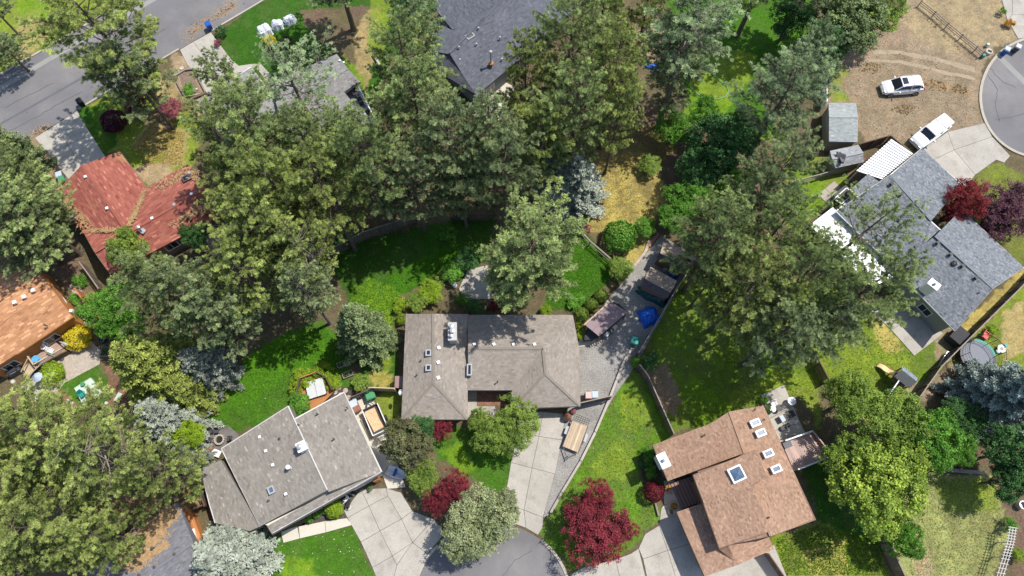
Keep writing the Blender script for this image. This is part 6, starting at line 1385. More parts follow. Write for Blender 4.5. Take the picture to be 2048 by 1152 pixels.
# ---------------------------------------------------------------- vehicles
def loft(mb, secs, tone=0.5):
    n = len(secs[0]); V = [p for s_ in secs for p in s_]
    fs = [(i * n + k, i * n + (k + 1) % n, (i + 1) * n + (k + 1) % n, (i + 1) * n + k) for i in range(len(secs) - 1) for k in range(n)]
    fs += [tuple(range(n))[::-1], tuple(range((len(secs) - 1) * n, len(secs) * n))]
    return mb.add(V, fs, tone)
def vehicle(label, loc, rz, L=4.6, Wd=1.85, H=1.68, boxy=False, sunroof=True):
    t = thing('parked_car', label, 'car', loc, rz)
    hw = Wd / 2
    # x forward. lower body: (x, half width, sill z, shoulder z, hood z)
    if boxy: S_ = [(-L/2, 0.86, .45, .95, 1.0), (-L/2+.15, .97, .35, 1.0, 1.06), (-L*.25, 1.0, .3, 1.02, 1.08), (L*.16, 1.0, .3, 1.0, 1.06), (L*.30, .98, .3, .96, 1.04), (L/2-.25, .94, .34, .88, .96), (L/2, .84, .42, .72, .78)]
    else: S_ = [(-L/2, .80, .45, .88, .95), (-L/2+.2, .95, .34, .98, 1.05), (-L*.22, 1.0, .28, .98, 1.04), (L*.12, 1.0, .28, .93, 1.0), (L*.26, .98, .28, .88, .98), (L/2-.35, .90, .32, .76, .86), (L/2-.08, .72, .38, .62, .70), (L/2, .55, .42, .55, .58)]
    b = MB(); secs = []
    for x, w, zs, zh, zt in S_:
        y = hw * w; secs.append([(x, -y*.93, zs), (x, -y, zs+.12), (x, -y, (zs+zh)/2+.05), (x, -y*.97, zh), (x, -y*.80, zt), (x, -y*.35, zt+.03), (x, y*.35, zt+.03), (x, y*.80, zt), (x, y*.97, zh), (x, y, (zs+zh)/2+.05), (x, y, zs+.12), (x, y*.93, zs)])
    loft(b, secs); b.build('body', M_CARW, t, smooth=False)
    # glasshouse: dark glass volume with the painted roof on top
    if boxy: xs = [(-L/2+.10, .90, 1.0), (-L/2+.22, .86, H-.06), (L*.13, .84, H-.07), (L*.25, .88, 1.03)]
    else: xs = [(-L/2+.12, .84, 1.0), (-L/2+.62, .76, H-.07), (-L*.02, .78, H-.04), (L*.10, .76, H-.10), (L*.27, .84, .98)]
    g = MB(); low = 0.94
    secs = [[(x, -hw*w*(1.0 if z < 1.2 else .96), low), (x, -hw*w*(.98 if z < 1.2 else .88), z-.05 if z > 1.2 else z), (x, -hw*w*.7, z), (x, hw*w*.7, z), (x, hw*w*(.98 if z < 1.2 else .88), z-.05 if z > 1.2 else z), (x, hw*w*(1.0 if z < 1.2 else .96), low)] for x, w, z in xs]
    loft(g, secs); g.build('window_glass', M_GLASS, t)
    r = MB()
    if boxy: rs = [(-L/2+.20, .85, H-.07), (-L/2+.3, .86, H-.03), (0, .86, H), (L*.12, .84, H-.03), (L*.145, .83, H-.07)]
    else: rs = [(-L/2+.45, .74, H-.14), (-L/2+.66, .78, H-.05), (-L*.15, .80, H), (L*.04, .79, H-.02), (L*.11, .76, H-.08)]
    secs = [[(x, -hw*w*.99, z-.09), (x, -hw*w*.93, z-.02), (x, -hw*w*.5, z+.02), (x, hw*w*.5, z+.02), (x, hw*w*.93, z-.02), (x, hw*w*.99, z-.09)] for x, w, z in rs]
    loft(r, secs); rf = r.build('roof', M_CARW, t)
    if sunroof: k = MB(); k.box((L*.02, 0, H+.015), (.55, .85, .03)); k.build('sunroof', M_GLASS, rf)
    k = MB(); k.box((-L*.17, 0, H+.025), (.06, Wd*.74, .035)); k.box((-L*.30, 0, H-.005), (.03, Wd*.70, .03)) if boxy else None; k.build('roof_seam', M_GREY, rf)
    for s in (-1, 1):
        if not boxy: k = MB(); k.bar((-L*.33, s*hw*.74, H+.03), (L*.05, s*hw*.74, H+.04), .04, .05); k.build('roof_rail', M_GREY, t)
        k = MB(); k.box((L*.16, s*(hw+.12), 1.02), (.12, .22, .16)); k.box((L*.16, s*(hw+.0), .98), (.05, .12, .05)); k.build('mirror', M_CARW, t)
        for nx, x in (('f', L/2-.85), ('r', -L/2+.85)):
            w = MB(); P = []
            for q in range(2):
                for a in range(16): an = a*math.pi/8; P.append((x+.34*math.cos(an), s*(hw-.20+.22*q), .34+.34*math.sin(an)))
            w.add(P, [tuple(range(16))[::-1], tuple(range(16, 32))] + [(a, (a+1) % 16, 16+(a+1) % 16, 16+a) for a in range(16)])
            wh = w.build('wheel', M_BLACK, t)
            P = [(x+.21*math.cos(a*math.pi/6), s*(hw+.025), .34+.21*math.sin(a*math.pi/6)) for a in range(12)]; w = MB(); w.add(P + [(x, s*(hw+.01), .34)], [(a, (a+1) % 12, 12) for a in range(12)]); w.build('rim', M_GALV, wh)
        k = MB(); k.box((L/2-.16 if not boxy else L/2-.04, s*hw*.62, .70 if not boxy else .74), (.20, .34, .13), s*.3 if not boxy else 0); k.build('headlight', M_GALV, t)
        k = MB(); k.box((-L/2+.03, s*hw*.76, .92), (.12, .22, .26)); k.build('taillight', M_REDP, t)
        k = MB(); k.bar((L*.26, s*hw*.80, 1.0), (L*.10, s*hw*.70, H-.08), .07, .05); k.bar((-L*.12, s*hw*.94, .98), (-L*.14, s*hw*.74, H-.08), .08, .05); k.bar((-L*.35, s*hw*.92, .98), (-L*.36, s*hw*.74, H-.1), .10, .05); k.build('pillar', M_CARW, t)
    k = MB(); k.box((L/2-.02, 0, .48), (.10, Wd*.7, .20)); k.build('front_bumper', M_CARW, t); k = MB(); k.box((-L/2+.0, 0, .50), (.10, Wd*.8, .22)); k.build('rear_bumper', M_GREY, t)
    k = MB(); k.bar((L*.265, -.5, 1.01), (L*.27, .1, 1.01), .025, .02); k.build('wiper', M_BLACK, t)
    return t
a = G(1768,172,0.9); b = G(1845,168,0.9); c = (a + b) / 2; ang = math.atan2(a.y - b.y, a.x - b.x)
c = G(1806,170,0.9); vehicle('white estate car with a dark sunroof standing on the bare dirt lot', (c.x, c.y, 0), ang + 0.03)
a = G(1827,290,0.9); b = G(1899,237,0.9); c = (a + b) / 2; ang = math.atan2(a.y - b.y, a.x - b.x)
vehicle('long white boxy car at the head of the right driveway', (c.x, c.y, 0), ang, L=4.9, Wd=1.85, H=1.75, boxy=True, sunroof=False)

# flat trailer on the gravel strip
a = G(1160,847,0.6); b = G(1143,893,0.6); c = (a + b) / 2; ang = math.atan2(b.y - a.y, b.x - a.x)
tr = thing('flat_trailer', 'plank decked trailer with a mesh ramp on the gravel beside the driveway', 'trailer', (c.x, c.y, 0), ang)
for k in range(7): mb = MB(); mb.box((0.15, -0.66 + 0.22 * k, 0.56), (2.6, 0.205, 0.04), tone=rnd.random()); mb.build('deck_board', M_WOODT, tr)
for s in (-1, 1):
    mb = MB(); mb.bar((-1.25, s * 0.80, 0.60), (1.5, s * 0.80, 0.60), 0.06, 0.14); mb.build('side_rail', M_DGREY, tr)
    mb = MB(); P = []
    for q in range(2):
        for k in range(14): an = k * math.pi / 7; P.append((-0.1 + 0.28 * math.cos(an), s * (0.90 + 0.17 * q), 0.28 + 0.28 * math.sin(an)))
    mb.add(P, [tuple(range(14))[::-1], tuple(range(14, 28))] + [(k, (k + 1) % 14, 14 + (k + 1) % 14, 14 + k) for k in range(14)]); mb.build('wheel', M_BLACK, tr)
    mb = MB(); mb.box((-0.1, s * 0.98, 0.62), (0.8, 0.24, 0.05)); mb.build('mudguard', M_GREY, tr)
mb = MB()
for k in range(8): mb.bar((-1.30, -0.75 + 0.214 * k, 0.6), (-1.75, -0.75 + 0.214 * k, 1.25), 0.03, 0.03)
for k in range(4): mb.bar((-1.30 - 0.15 * k, -0.76, 0.6 + 0.217 * k), (-1.30 - 0.15 * k, 0.76, 0.6 + 0.217 * k), 0.035, 0.035)
mb.build('ramp', M_BLACK, tr)
mb = MB(); mb.bar((1.5, -0.7, 0.5), (2.35, 0, 0.5), 0.07, 0.09); mb.bar((1.5, 0.7, 0.5), (2.3, 0.03, 0.505), 0.07, 0.09); mb.bar((2.3, 0, 0.45), (2.5, 0, 0.45), 0.1, 0.1); mb.bar((2.1, 0, 0), (2.1, 0, 0.7), 0.06, 0.06); mb.build('drawbar', M_DGREY, tr)
# box trailer full of boards in the cream side yard
a = G(738,817,1.0); b = G(757,862,1.0); c = (a + b) / 2 + Vector((0.15, 0.0, 0)); ang = math.atan2(b.y - a.y, b.x - a.x)
bt2 = thing('box_trailer', 'white sided trailer carrying a load of orange tan boards beside the grey roofed house', 'trailer', (c.x, c.y, 0), ang)
mb = MB(); mb.box((0, 0, 0.6), (2.6, 1.5, 0.08)); mb.build('deck', M_DGREY, bt2)
for k, (x, y, sx, sy) in enumerate(((0, 0.78, 2.7, 0.07), (0, -0.78, 2.7, 0.07), (1.34, 0, 0.07, 1.48), (-1.34, 0, 0.07, 1.48))): mb = MB(); mb.box((x, y, 0.88), (sx, sy, 0.6)); mb.build('side_panel', M_WHITE if k != 3 else M_DGREY, bt2)
for k in range(4): mb = MB(); mb.box((0.03 * k - 0.1, -0.14, 0.70 + 0.07 * k), (2.2 - 0.06 * k, 1.0, 0.05), 0.03 * k, tone=rnd.random()); mb.build('sheet', M_OSB, bt2)
for k in range(3): mb = MB(); mb.box((0, 0.45 + 0.1 * k, 0.72), (2.45, 0.06, 0.10)); mb.build('plank', M_WOODD, bt2)
for s in (-1, 1):
    mb = MB(); P = [(0.1 + 0.3 * math.cos(k * math.pi / 7), s * (0.86 + 0.17 * q), 0.3 + 0.3 * math.sin(k * math.pi / 7)) for q in range(2) for k in range(14)]
    mb.add(P, [tuple(range(14))[::-1], tuple(range(14, 28))] + [(k, (k + 1) % 14, 14 + (k + 1) % 14, 14 + k) for k in range(14)]); mb.build('wheel', M_BLACK, bt2)
mb = MB(); mb.bar((-1.35, -0.5, 0.55), (-2.1, 0, 0.55), 0.07, 0.09); mb.bar((-1.35, 0.5, 0.55), (-2.1, 0.03, 0.556), 0.07, 0.09); mb.build('drawbar', M_DGREY, bt2)
for k in range(4): mb = MB(); mb.bar(G(722 + k * 4, 838 - k * 1.5, 0.15 + 0.1), G(742 + k * 4, 880 - k * 1.5, 0.15 + 0.1), 0.12, 0.12); (tag(mb.build('timber_stack', M_WOODG), ['outermost long grey beam','second long grey beam','third long grey beam','innermost long grey beam'][k] + ' lying between trailer and white wall', 'beam', 'beams beside the box trailer'))

# ---------------------------------------------------------------- bins
def bin_(label, px, py, m, lid=None, rz=0.0, s=1.0):
    p = G(px, py, 1.0); t = thing('wheelie_bin', label, 'bin', (p.x, p.y, 0), rz)
    b = MB(); w0, w1 = 0.24 * s, 0.30 * s; b.add([(-w0, -w0, .06), (w0, -w0, .06), (w0, w0, .06), (-w0, w0, .06), (-w1, -w1*1.1, .95), (w1, -w1*1.1, .95), (w1, w1*1.1, .95), (-w1, w1*1.1, .95)], [(3, 2, 1, 0), (4, 5, 6, 7), (0, 1, 5, 4), (1, 2, 6, 5), (2, 3, 7, 6), (3, 0, 4, 7)]); b.build('body', m, t)
    l = MB(); w = w1 + .03; l.add([(-w, -w*1.12, .95), (w, -w*1.12, .95), (w, w*1.12, .95), (-w, w*1.12, .95), (-w*.8, -w*.9, 1.06), (w*.8, -w*.9, 1.06), (w*.8, w*.9, 1.04), (-w*.8, w*.9, 1.04)], [(4, 5, 6, 7), (0, 1, 5, 4), (1, 2, 6, 5), (2, 3, 7, 6), (3, 0, 4, 7)]); l.build('lid', lid or m, t)
    for q in (-1, 1): k = MB(); k.tube([(q*.2*s-.03, w0+.05, .1), (q*.2*s+.03, w0+.05, .1)], .1, 10); k.build('wheel', M_BLACK, t)
    k = MB(); k.tube([(-.2*s, w1+.09, .98), (.2*s, w1+.09, .98)], .02, 6); k.build('handle', M_BLACK, t)
    return t
M_PALEB = mat('pale_blue_lid', (0.45, 0.52, 0.60), 0.5, 0.05, 2, 0.05, 20); M_PALER = mat('pale_red_lid', (0.62, 0.42, 0.38), 0.5, 0.05, 2, 0.05, 20)
bin_('blue bin on the street by the dark bush', 415, 47, M_BLUE, rz=0.5); bin_('black bin at the street kerb of the left front lawn', 157, 201, M_BLACK, rz=0.6)
bin_('teal lidded bin left of the red roof', 116, 348, M_DGREY, M_PALEB, rz=0.4); bin_('green bin left of the red roof, below its neighbour', 121, 358, M_GREENP, rz=0.4)
bin_('blue bin on the right cul-de-sac', 2016, 97, M_BLUE, M_PALEB, rz=-0.6); bin_('grey lidded bin at the kerb of the right cul-de-sac', 2038, 92, M_DGREY, M_GALV, rz=-0.6)
bin_('teal bin standing by the fence of the gravel yard', 1270, 680, M_TEALP, rz=-0.3, s=1.25)
bin_('pale red lidded bin behind the gravel yard fence', 1177, 790, M_WHITE, M_PALER); bin_('pale blue lidded bin behind the gravel yard fence', 1190, 789, M_WHITE, M_PALEB)
bin_('green bin in the cream side yard', 739, 788, M_GREENP, rz=0.4, s=1.5); bin_('blue and white bin against the white house wall', 706, 806, M_BLUE, M_PALEB, rz=0.5, s=1.3); bin_('brown bin against the white house wall', 711, 815, M_BROWNP, rz=0.5, s=1.3)

# ---------------------------------------------------------------- tarps and covered things
def drape(name, label, cat, px, py, rx, ry, h, m, rz=0.0, n=14, seed=3, peaks=3):
    p = G(px, py, h * 0.5); r = random.Random(seed); mb = MB(); V = []
    pk = [(r.uniform(-.5, .5), r.uniform(-.5, .5), r.uniform(.5, 1)) for _ in range(peaks)]
    M = Matrix.Rotation(rz, 3, 'Z')
    for j in range(n + 1):
        for i in range(n + 1):
            u, v = 2 * i / n - 1, 2 * j / n - 1; z = max([0.35 * c * max(0, 1 - 1.6 * math.hypot(u - a, v - b)) for a, b, c in pk]); edge = max(abs(u), abs(v)) ** 6
            z = (0.62 + z + r.uniform(-.05, .05)) * h * (1 - edge) + 0.01; q = 1 + 0.12 * edge * math.sin(7 * math.atan2(v, u) + seed)
            V.append(Vector((p.x, p.y, 0)) + M @ Vector((u * rx * q * (1 - .12 * v * v), v * ry * q * (1 - .12 * u * u), z)))
    k = n + 1; mb.add(V, [(j * k + i, j * k + i + 1, (j + 1) * k + i + 1, (j + 1) * k + i) for j in range(n) for i in range(n)])
    return tag(mb.build(name, m), label, cat)
drape('tarpaulin_heap', 'crumpled bright blue tarpaulin over a heap beside the yard fence', 'tarpaulin', 1299,631, 1.05, 1.0, 0.9, M_TARP, 0.4, seed=5, peaks=5)
drape('tarpaulin', 'small blue tarpaulin between the two brown sheds', 'tarpaulin', 1347,548, 0.45, 0.5, 0.9, M_BLUE, 0.5, seed=6)
drape('tarpaulin', 'dark teal tarpaulin below the lower brown shed', 'tarpaulin', 1306,590, 1.7, 0.6, 1.0, mat('dark_teal_tarpaulin', (0.02, 0.09, 0.09), 0.4, 0.2, 3, 0.1, 12, 0.5, 8), -0.5, seed=8)
drape('tarpaulin', 'left part of the blue tarpaulin under the pines near the hose lawn', 'tarpaulin', 1303,131, 0.75, 0.45, 0.5, M_TARP, -0.3, seed=9)
drape('tarpaulin', 'right blue tarpaulin heap under the pines near the hose lawn', 'tarpaulin', 1322,137, 0.75, 0.5, 0.7, M_TARP, -0.2, seed=10)
drape('garden_cover', 'small round grey cover between the brown sheds', 'cover', 1335,537, 0.4, 0.4, 0.7, M_GREY, 0, seed=12)
for k, (x, y, rz_, lab) in enumerate(((527,57,0.5,'lowest and largest of three white wrapped lawn chairs'), (553,46,0.3,'middle of three white wrapped lawn chairs'), (578,36,0.6,'upper right of three white wrapped lawn chairs'))):
    drape('wrapped_chair', lab, 'lawn chair', x, y, 0.72 if k else 0.85, 0.62 if k else 0.85, 1.15, M_CANVAS, rz_, n=8, seed=20 + k, peaks=2)['group'] = 'wrapped chairs on the shaded lawn'

# ---------------------------------------------------------------- furniture
def round_thing(name, label, cat, px, py, r, h, m, prof=None, n=20, hz=None):
    p = G(px, py, h); t = MB(); t.lathe((p.x, p.y, 0), prof or [(r, 0), (r, h), (r * 0.6, h + 0.02), (0, h + 0.02)], n); return tag(t.build(name, m, smooth=False), label, cat)
def round_table(label, px, py, r, h, m, name='round_table'):
    p = G(px, py, h); t = thing(name, label, 'table', (p.x, p.y, 0)); a = MB(); a.lathe((0, 0, h - 0.04), [(r, 0), (r, 0.04), (0, 0.045)], 24); a.build('tabletop', m, t)
    a = MB(); a.tube([(0, 0, 0), (0, 0, h - 0.04)], 0.04, 8); a.lathe((0, 0, 0), [(0.25, 0), (0.22, 0.04), (0, 0.05)], 12); a.build('pedestal', m, t); return t
def parasol(label, px, py, r, h, m, ribs=8, closed=False):
    p = G(px, py, h); t = thing('parasol', label, 'parasol', (p.x, p.y, 0)); a = MB(); a.tube([(0, 0, 0), (0, 0, h)], 0.025, 6); a.lathe((0, 0, 0), [(0.25, 0), (0.25, 0.08), (0.05, 0.12), (0, .12)], 12); a.build('pole', M_DGREY, t)
    a = MB(); n = ribs; R_ = r if not closed else 0.18; dz = 0.5 if not closed else 1.3
    V = [(0, 0, h)] + [(R_ * math.cos(k * 6.283 / n), R_ * math.sin(k * 6.283 / n), h - dz) for k in range(n)] + [(0, 0, h - 0.04)]
    a.add(V, [(0, 1 + k, 1 + (k + 1) % n) for k in range(n)] + [(n + 1, 1 + (k + 1) % n, 1 + k) for k in range(n)]); a.build('canopy', m, t); return t
def chair(label, px, py, rz, m, s=1.0, h=0.45, group=None, name='garden_chair'):
    p = G(px, py, h); t = thing(name, label, 'chair', (p.x, p.y, 0), rz, group)
    a = MB(); a.box((0, 0, h), (.5*s, .5*s, .06)); a.build('seat', m, t); a = MB(); a.box((0, .25*s, h+.27), (.5*s, .06, .5), rx=-0.2); a.build('backrest', m, t)
    for i in (-1, 1):
        for j in (-1, 1): a = MB(); a.box((i*.22*s, j*.22*s, (h-.03)/2), (.04, .04, h-.03)); a.build('leg', m, t)
        a = MB(); a.box((i*.26*s, 0, h+.2), (.05, .48*s, .04)); a.build('armrest', m, t)
    return t
def lounger(label, px, py, rz, m, top=None):
    p = G(px, py, 0.4); t = thing('sun_lounger', label, 'lounger', (p.x, p.y, 0), rz); a = MB(); a.box((0, -.2, .34), (.62, 1.2, .08)); a.build('seat', m, t); a = MB(); a.box((0, .62, .5), (.62, .6, .07), rx=0.5); a.build('backrest', top or m, t)
    for i in (-1, 1):
        for j in (-.7, .4): a = MB(); a.box((i*.26, j, .15), (.05, .05, .3)); a.build('leg', m, t)
    return t
# rear patio of the tan house
parasol('large round white table at the top of the tan house patio', 1584,802, 0.42, 1.0, M_WHITE, 14) if False else round_table('round white table at the right edge of the tan house patio', 1584,802, 0.40, 0.75, M_WHITE)
round_table('round white planter table at the left edge of the tan house patio', 1546,818, 0.30, 0.72, M_WHITE); round_table('black round table at the middle of the tan house patio', 1559,816, 0.34, 0.7, M_BLACK)
chair('white chair half hidden by the bush on the tan house patio', 1547,808, 0.3, M_WHITE); chair('small black chair beside the black round table', 1568,812, 1.0, M_BLACK, 0.8)
lounger('black lounger with a pale cushion on the tan house patio', 1575,832, 2.0, M_BLACK, M_PALEB)
round_table('small black table low on the tan house patio', 1576,850, 0.22, 0.5, M_BLACK); round_table('black fire bowl low on the tan house patio', 1567,856, 0.26, 0.4, M_BLACK, 'fire_bowl')
# mauve deck with railing
dk = thing('rear_deck', 'mauve boarded deck with a rail at the right side of the tan house', 'deck', G(1605,903,0))
P0, P1, P2, P3_ = G(1563,884,1.2), G(1617,865,1.2), G(1657,914,1.2), G(1588,941,1.2)
mb = MB(); mb.prism([(q.x, q.y) for q in (P0, P1, P2, P3_)], 1.0, 1.15); mb.build('deck_frame', M_WOODD, dk, world=True)
for k in range(22):
    t0 = (k + 0.02) / 22; t1 = (k + 0.93) / 22; mb = MB(); Q_ = [P0.lerp(P1, t0), P0.lerp(P1, t1), P3_.lerp(P2, t1), P3_.lerp(P2, t0)]; mb.prism([(q.x, q.y) for q in Q_], 1.16, 1.2 + 0.002 * (k % 3), tone=rnd.random()); mb.build('board', M_MAUVEDECK, dk, world=True)
for q in (P0, P1, P2, P3_): c = q.lerp((P0 + P2) / 2, 0.05); mb = MB(); mb.box((c.x, c.y, 0.5), (0.15, 0.15, 1.0)); mb.build('post', M_WOODD, dk, world=True)
def railing(parent, a, b, h, m, z0, n):
    mb = MB(); mb.bar(a + Vector((0, 0, h)), b + Vector((0, 0, h)), 0.12, 0.05); mb.build('handrail', m, parent, world=True)
    for k in range(n + 1): c = a.lerp(b, k / n); mb = MB(); mb.box((c.x, c.y, z0 + h / 2 - 0.015), (0.05, 0.05, h - 0.03)); mb.build('baluster', m, parent, world=True)
zz = Vector((0, 0, 0)); railing(dk, P1.copy(), P2.copy(), 1.0, M_MAUVEDECK, 1.2, 16); railing(dk, P3_.copy(), P2.copy(), 1.0, M_WHITE, 1.2, 14); railing(dk, P0.copy(), P1.copy(), 1.0, M_WHITE, 1.2, 10)
Qa, Qb = G(1608,868,1.2), G(1632,905,1.2); railing(dk, Qa, Qb, 1.0, M_MAUVEDECK, 1.2, 12)
mb = MB(); mb.box(G(1571,891,1.9), (0.75, 0.5, 0.9), 0.35); mb.box(G(1571,891,1.9) + Vector((0, 0, 0.5)), (0.8, 0.55, 0.12), 0.35); tag(mb.build('barbecue', M_DGREY), 'dark grey barbecue at the house wall on the mauve deck', 'barbecue')
# hot tub deck
hd = thing('hot_tub_deck', 'orange boarded octagonal deck around the hot tub', 'deck', G(630,785,0))
OC = [(597,790),(604,760),(636,748),(655,757),(668,783),(640,812),(615,822)]; P = GG(OC, 0.5); cen = sum(P, Vector()) / len(P)
mb = MB(); mb.prism([(q.x, q.y) for q in P], 0.0, 0.44); mb.build('deck_frame', M_WOODD, hd, world=True)
dd = (G(663,778,0.5) - G(600,806,0.5)).normalized(); ss = Vector((-dd.y, dd.x, 0)); loc2 = [((q - cen).dot(dd), (q - cen).dot(ss)) for q in P]
A = sum(loc2[i][0] * loc2[(i + 1) % 7][1] - loc2[(i + 1) % 7][0] * loc2[i][1] for i in range(7)); loc2 = loc2 if A > 0 else loc2[::-1]
y = min(q[1] for q in loc2)
while y < max(q[1] for q in loc2):
    q = clip_poly([(-9, y), (9, y), (9, y + 0.165), (-9, y + 0.165)], loc2)
    if len(q) > 2: mb = MB(); mb.prism([(cen + dd * a + ss * b).to_2d()[:] for a, b in q], 0.45, 0.5, tone=rnd.random()); mb.build('board', M_WOODO, hd, world=True)
    y += 0.18
for i in (0, 1, 2, 3):
    mb = MB(); a, b = P[i], P[i + 1]; mb.bar(Vector((a.x, a.y, 0.95)), Vector((b.x, b.y, 0.95)), 0.08, 0.9); mb.build('screen_panel', M_WOODD if i != 1 else M_WOODO, hd, world=True)
ht = G(629,775,1.3); tb = thing('hot_tub', 'square hot tub under a pale grey folding cover', 'hot tub', (ht.x, ht.y, 0.12), 0.32); tb.scale = (0.86, 0.86, 1.0)
mb = MB(); mb.prism([(x, y) for x, y in ((-.9, -1), (.9, -1), (1, -.9), (1, .9), (.9, 1), (-.9, 1), (-1, .9), (-1, -.9))], 0.0, 0.72); mb.build('tub_shell', M_WOODD, tb)
for s in (-1, 1):
    mb = MB(); mb.prism([(s * .02, -.98), (s * .88, -.98), (s * 1.02, -.86), (s * 1.02, .86), (s * .88, .98), (s * .02, .98)], 0.725, [0.85, .80, .80, .80, .80, 0.85][:6] if s == -1 else 0.83); mb.build('cover_half', mat('tub_cover', (0.56, 0.57, 0.58), 0.6, 0.1, 2, 0.08, 20), tb)
for k, (x, y) in enumerate(((670,784),(677,776),(681,790),(691,781),(697,795),(664,772))):
    p = G(x, y, 0.03); mb = MB(); mb.lathe((p.x, p.y, 0), [(0.26, 0), (0.25, 0.045), (0, 0.05)], 9); tag(mb.build('stepping_stone', M_STONE), ['stepping stone touching the hot tub deck','stepping stone nearest the raised beds','stepping stone lowest beside the deck','stepping stone in the middle of the mulch path','stepping stone nearest the brown fence','stepping stone by the lime bush of the hot tub'][k], 'stepping stone', 'stepping stones of the mulch path')
def raised(label, px, py, L, w, rz):
    p = G(px, py, 0.35); t = thing('raised_bed', label, 'raised bed', (p.x, p.y, 0), rz); 
    for x, y, a, b in ((0, w/2, L, .06), (0, -w/2, L, .06), (L/2-.03, 0, .06, w-.07), (-L/2+.03, 0, .06, w-.07)): mb = MB(); mb.box((x, y, .18), (a, b, .36)); mb.build('side_board', M_WOODG, t)
    mb = MB(); mb.box((0, 0, .14), (L-.1, w-.1, .26)); mb.build('soil', M_MULCH, t)
    mb = MB()
    for k in range(14): mb.blob((rnd.uniform(-L/2+.15, L/2-.15), rnd.uniform(-w/2+.1, w/2-.1), .31), rnd.uniform(.05, .1), 5, 4)
    mb.build('seedlings', L_GREEN, t, kind='stuff')
raised('upper raised bed in the shade left of the dark green fir', 683,728, 0.95, 0.5, 0.4); raised('lower raised bed below the dark green fir', 695,748, 1.05, 0.55, 0.4)
raised('small raised box at the left of the stone edged beds', 209,703, 0.8, 0.9, 0.0); raised('raised bed inside the upper stone edging', 256,724, 1.0, 0.5, 0.5); raised('raised bed inside the lower stone edging', 280,758, 1.0, 0.5, 0.5)
timber('stone_edging', 'L shaped pale stone edging of the shaded vegetable beds', [(247,704),(222,716),(232,735),(252,762),(272,792),(298,776)], 0.36, 0.22, M_STONE, 'edging', seg=0.42, piece='stone')
timber('stone_edging', 'cross bar of stones between the two vegetable beds', [(254,752),(272,742)], 0.32, 0.2, M_STONE, 'edging', seg=0.42, piece='stone')
# garden of the orange tan house
gd = thing('garden_deck', 'small raised deck with furniture and rails below the orange tan house', 'deck', G(98,705,0)); P = GG([(58,706),(106,680),(133,702),(79,733)], 0.9)
mb = MB(); mb.prism([(q.x, q.y) for q in P], 0.0, 0.83); mb.build('deck_frame', M_WOODD, gd, world=True)
for k in range(14):
    t0, t1 = (k + .02) / 14, (k + .94) / 14; mb = MB(); Q_ = [P[0].lerp(P[3], t0), P[0].lerp(P[3], t1), P[1].lerp(P[2], t1), P[1].lerp(P[2], t0)]; mb.prism([(q.x, q.y) for q in Q_], 0.84, 0.9, tone=rnd.random()); mb.build('board', mat('pinkish_deck', (0.42, 0.30, 0.235), 0.8, 0.1, 1, 0.1, 15, tone=0.15), gd, world=True)
railing(gd, P[3], P[2], 0.9, M_WOODT, 0.9, 18); railing(gd, P[0], P[3], 0.9, M_WOODT, 0.9, 8)
st2 = thing('deck_stairs', 'pale wooden stairs climbing to the small garden deck', 'stairs', G(52,735,0))
for k in range(8): a = G(57 - k * 1.6, 712 + k * 4.2, 0.85 - 0.1 * k); b = G(76 - k * 2.6, 732 + k * 3.4, 0.85 - 0.1 * k); mb = MB(); mb.bar(a, b, 0.24, 0.05); mb.build('tread', M_WOODT, st2, world=True)
for a, b in (((60,708,1.7),(42,744,0.9)), ((78,732,1.7),(52,757,0.9))): mb = MB(); mb.bar(G(*a), G(*b), 0.09, 0.07); mb.build('handrail', M_WOODT, st2, world=True)
parasol('closed grey green parasol standing on the small garden deck', 91,705, 1.0, 2.6, mat('green_canvas', (0.35,0.42,0.36), 0.8), closed=True); parasol('closed pale parasol leaning at the deck corner by the house wall', 116,682, 1.0, 2.7, M_CANVAS, closed=True); parasol('half closed blue grey parasol beside the deck stairs', 68,752, 0.5, 2.2, M_PALEB)
for x, y, r_, l in ((100,699,0.5,'white chair right of the closed parasol on the garden deck'),(114,706,1.2,'white chair at the rail of the garden deck'),(67,704,2.6,'white chair at the left corner of the garden deck'),(103,692,0.2,'white chair against the house side of the garden deck')):
    c_ = chair(l, x, y, r_, M_WHITE, 0.8, 0.45); c_.location.z = 0.9
c_ = round_table('blue topped table at the front of the garden deck', 82,722, 0.35, 0.7, mat('bright_blue_top', (0.10,0.36,0.62), 0.5)); c_.location.z = 0.9
p = G(25,741,0.9); bq = thing('barbecue', 'covered dark barbecue beside the lower stairs, left edge', 'barbecue', (p.x, p.y, 0), 0.5)
mb = MB(); mb.box((0, 0, .5), (1.3, .6, .9)); mb.build('cart', M_DGREY, bq); mb = MB(); mb.tube([(-.45, 0, .98), (.45, 0, .98)], .27, 12); mb.build('lid', M_SOFA, bq); mb = MB(); mb.tube([(-.3, -.32, 1.0), (.3, -.32, 1.0)], .02, 6); mb.build('handle', M_GREY, bq)
pl = thing('garden_platform', 'pale green square platform on the small hedged lawn', 'platform', G(177,782,0)); P = GG([(148,776),(181,755),(206,789),(166,811)], 0.35)
for k in range(16):
    t0, t1 = (k + .01) / 16, (k + .97) / 16; mb = MB(); Q_ = [P[0].lerp(P[3], t0), P[0].lerp(P[3], t1), P[1].lerp(P[2], t1), P[1].lerp(P[2], t0)]; mb.prism([(q.x, q.y) for q in Q_], 0.0, 0.35, tone=rnd.random()); mb.build('board', M_MINT, pl, world=True)
mb = MB(); mb.bar(G(206,789,0.6), G(166,811,0.6), 0.05, 0.05); mb.build('handrail', M_MINT, pl, world=True)
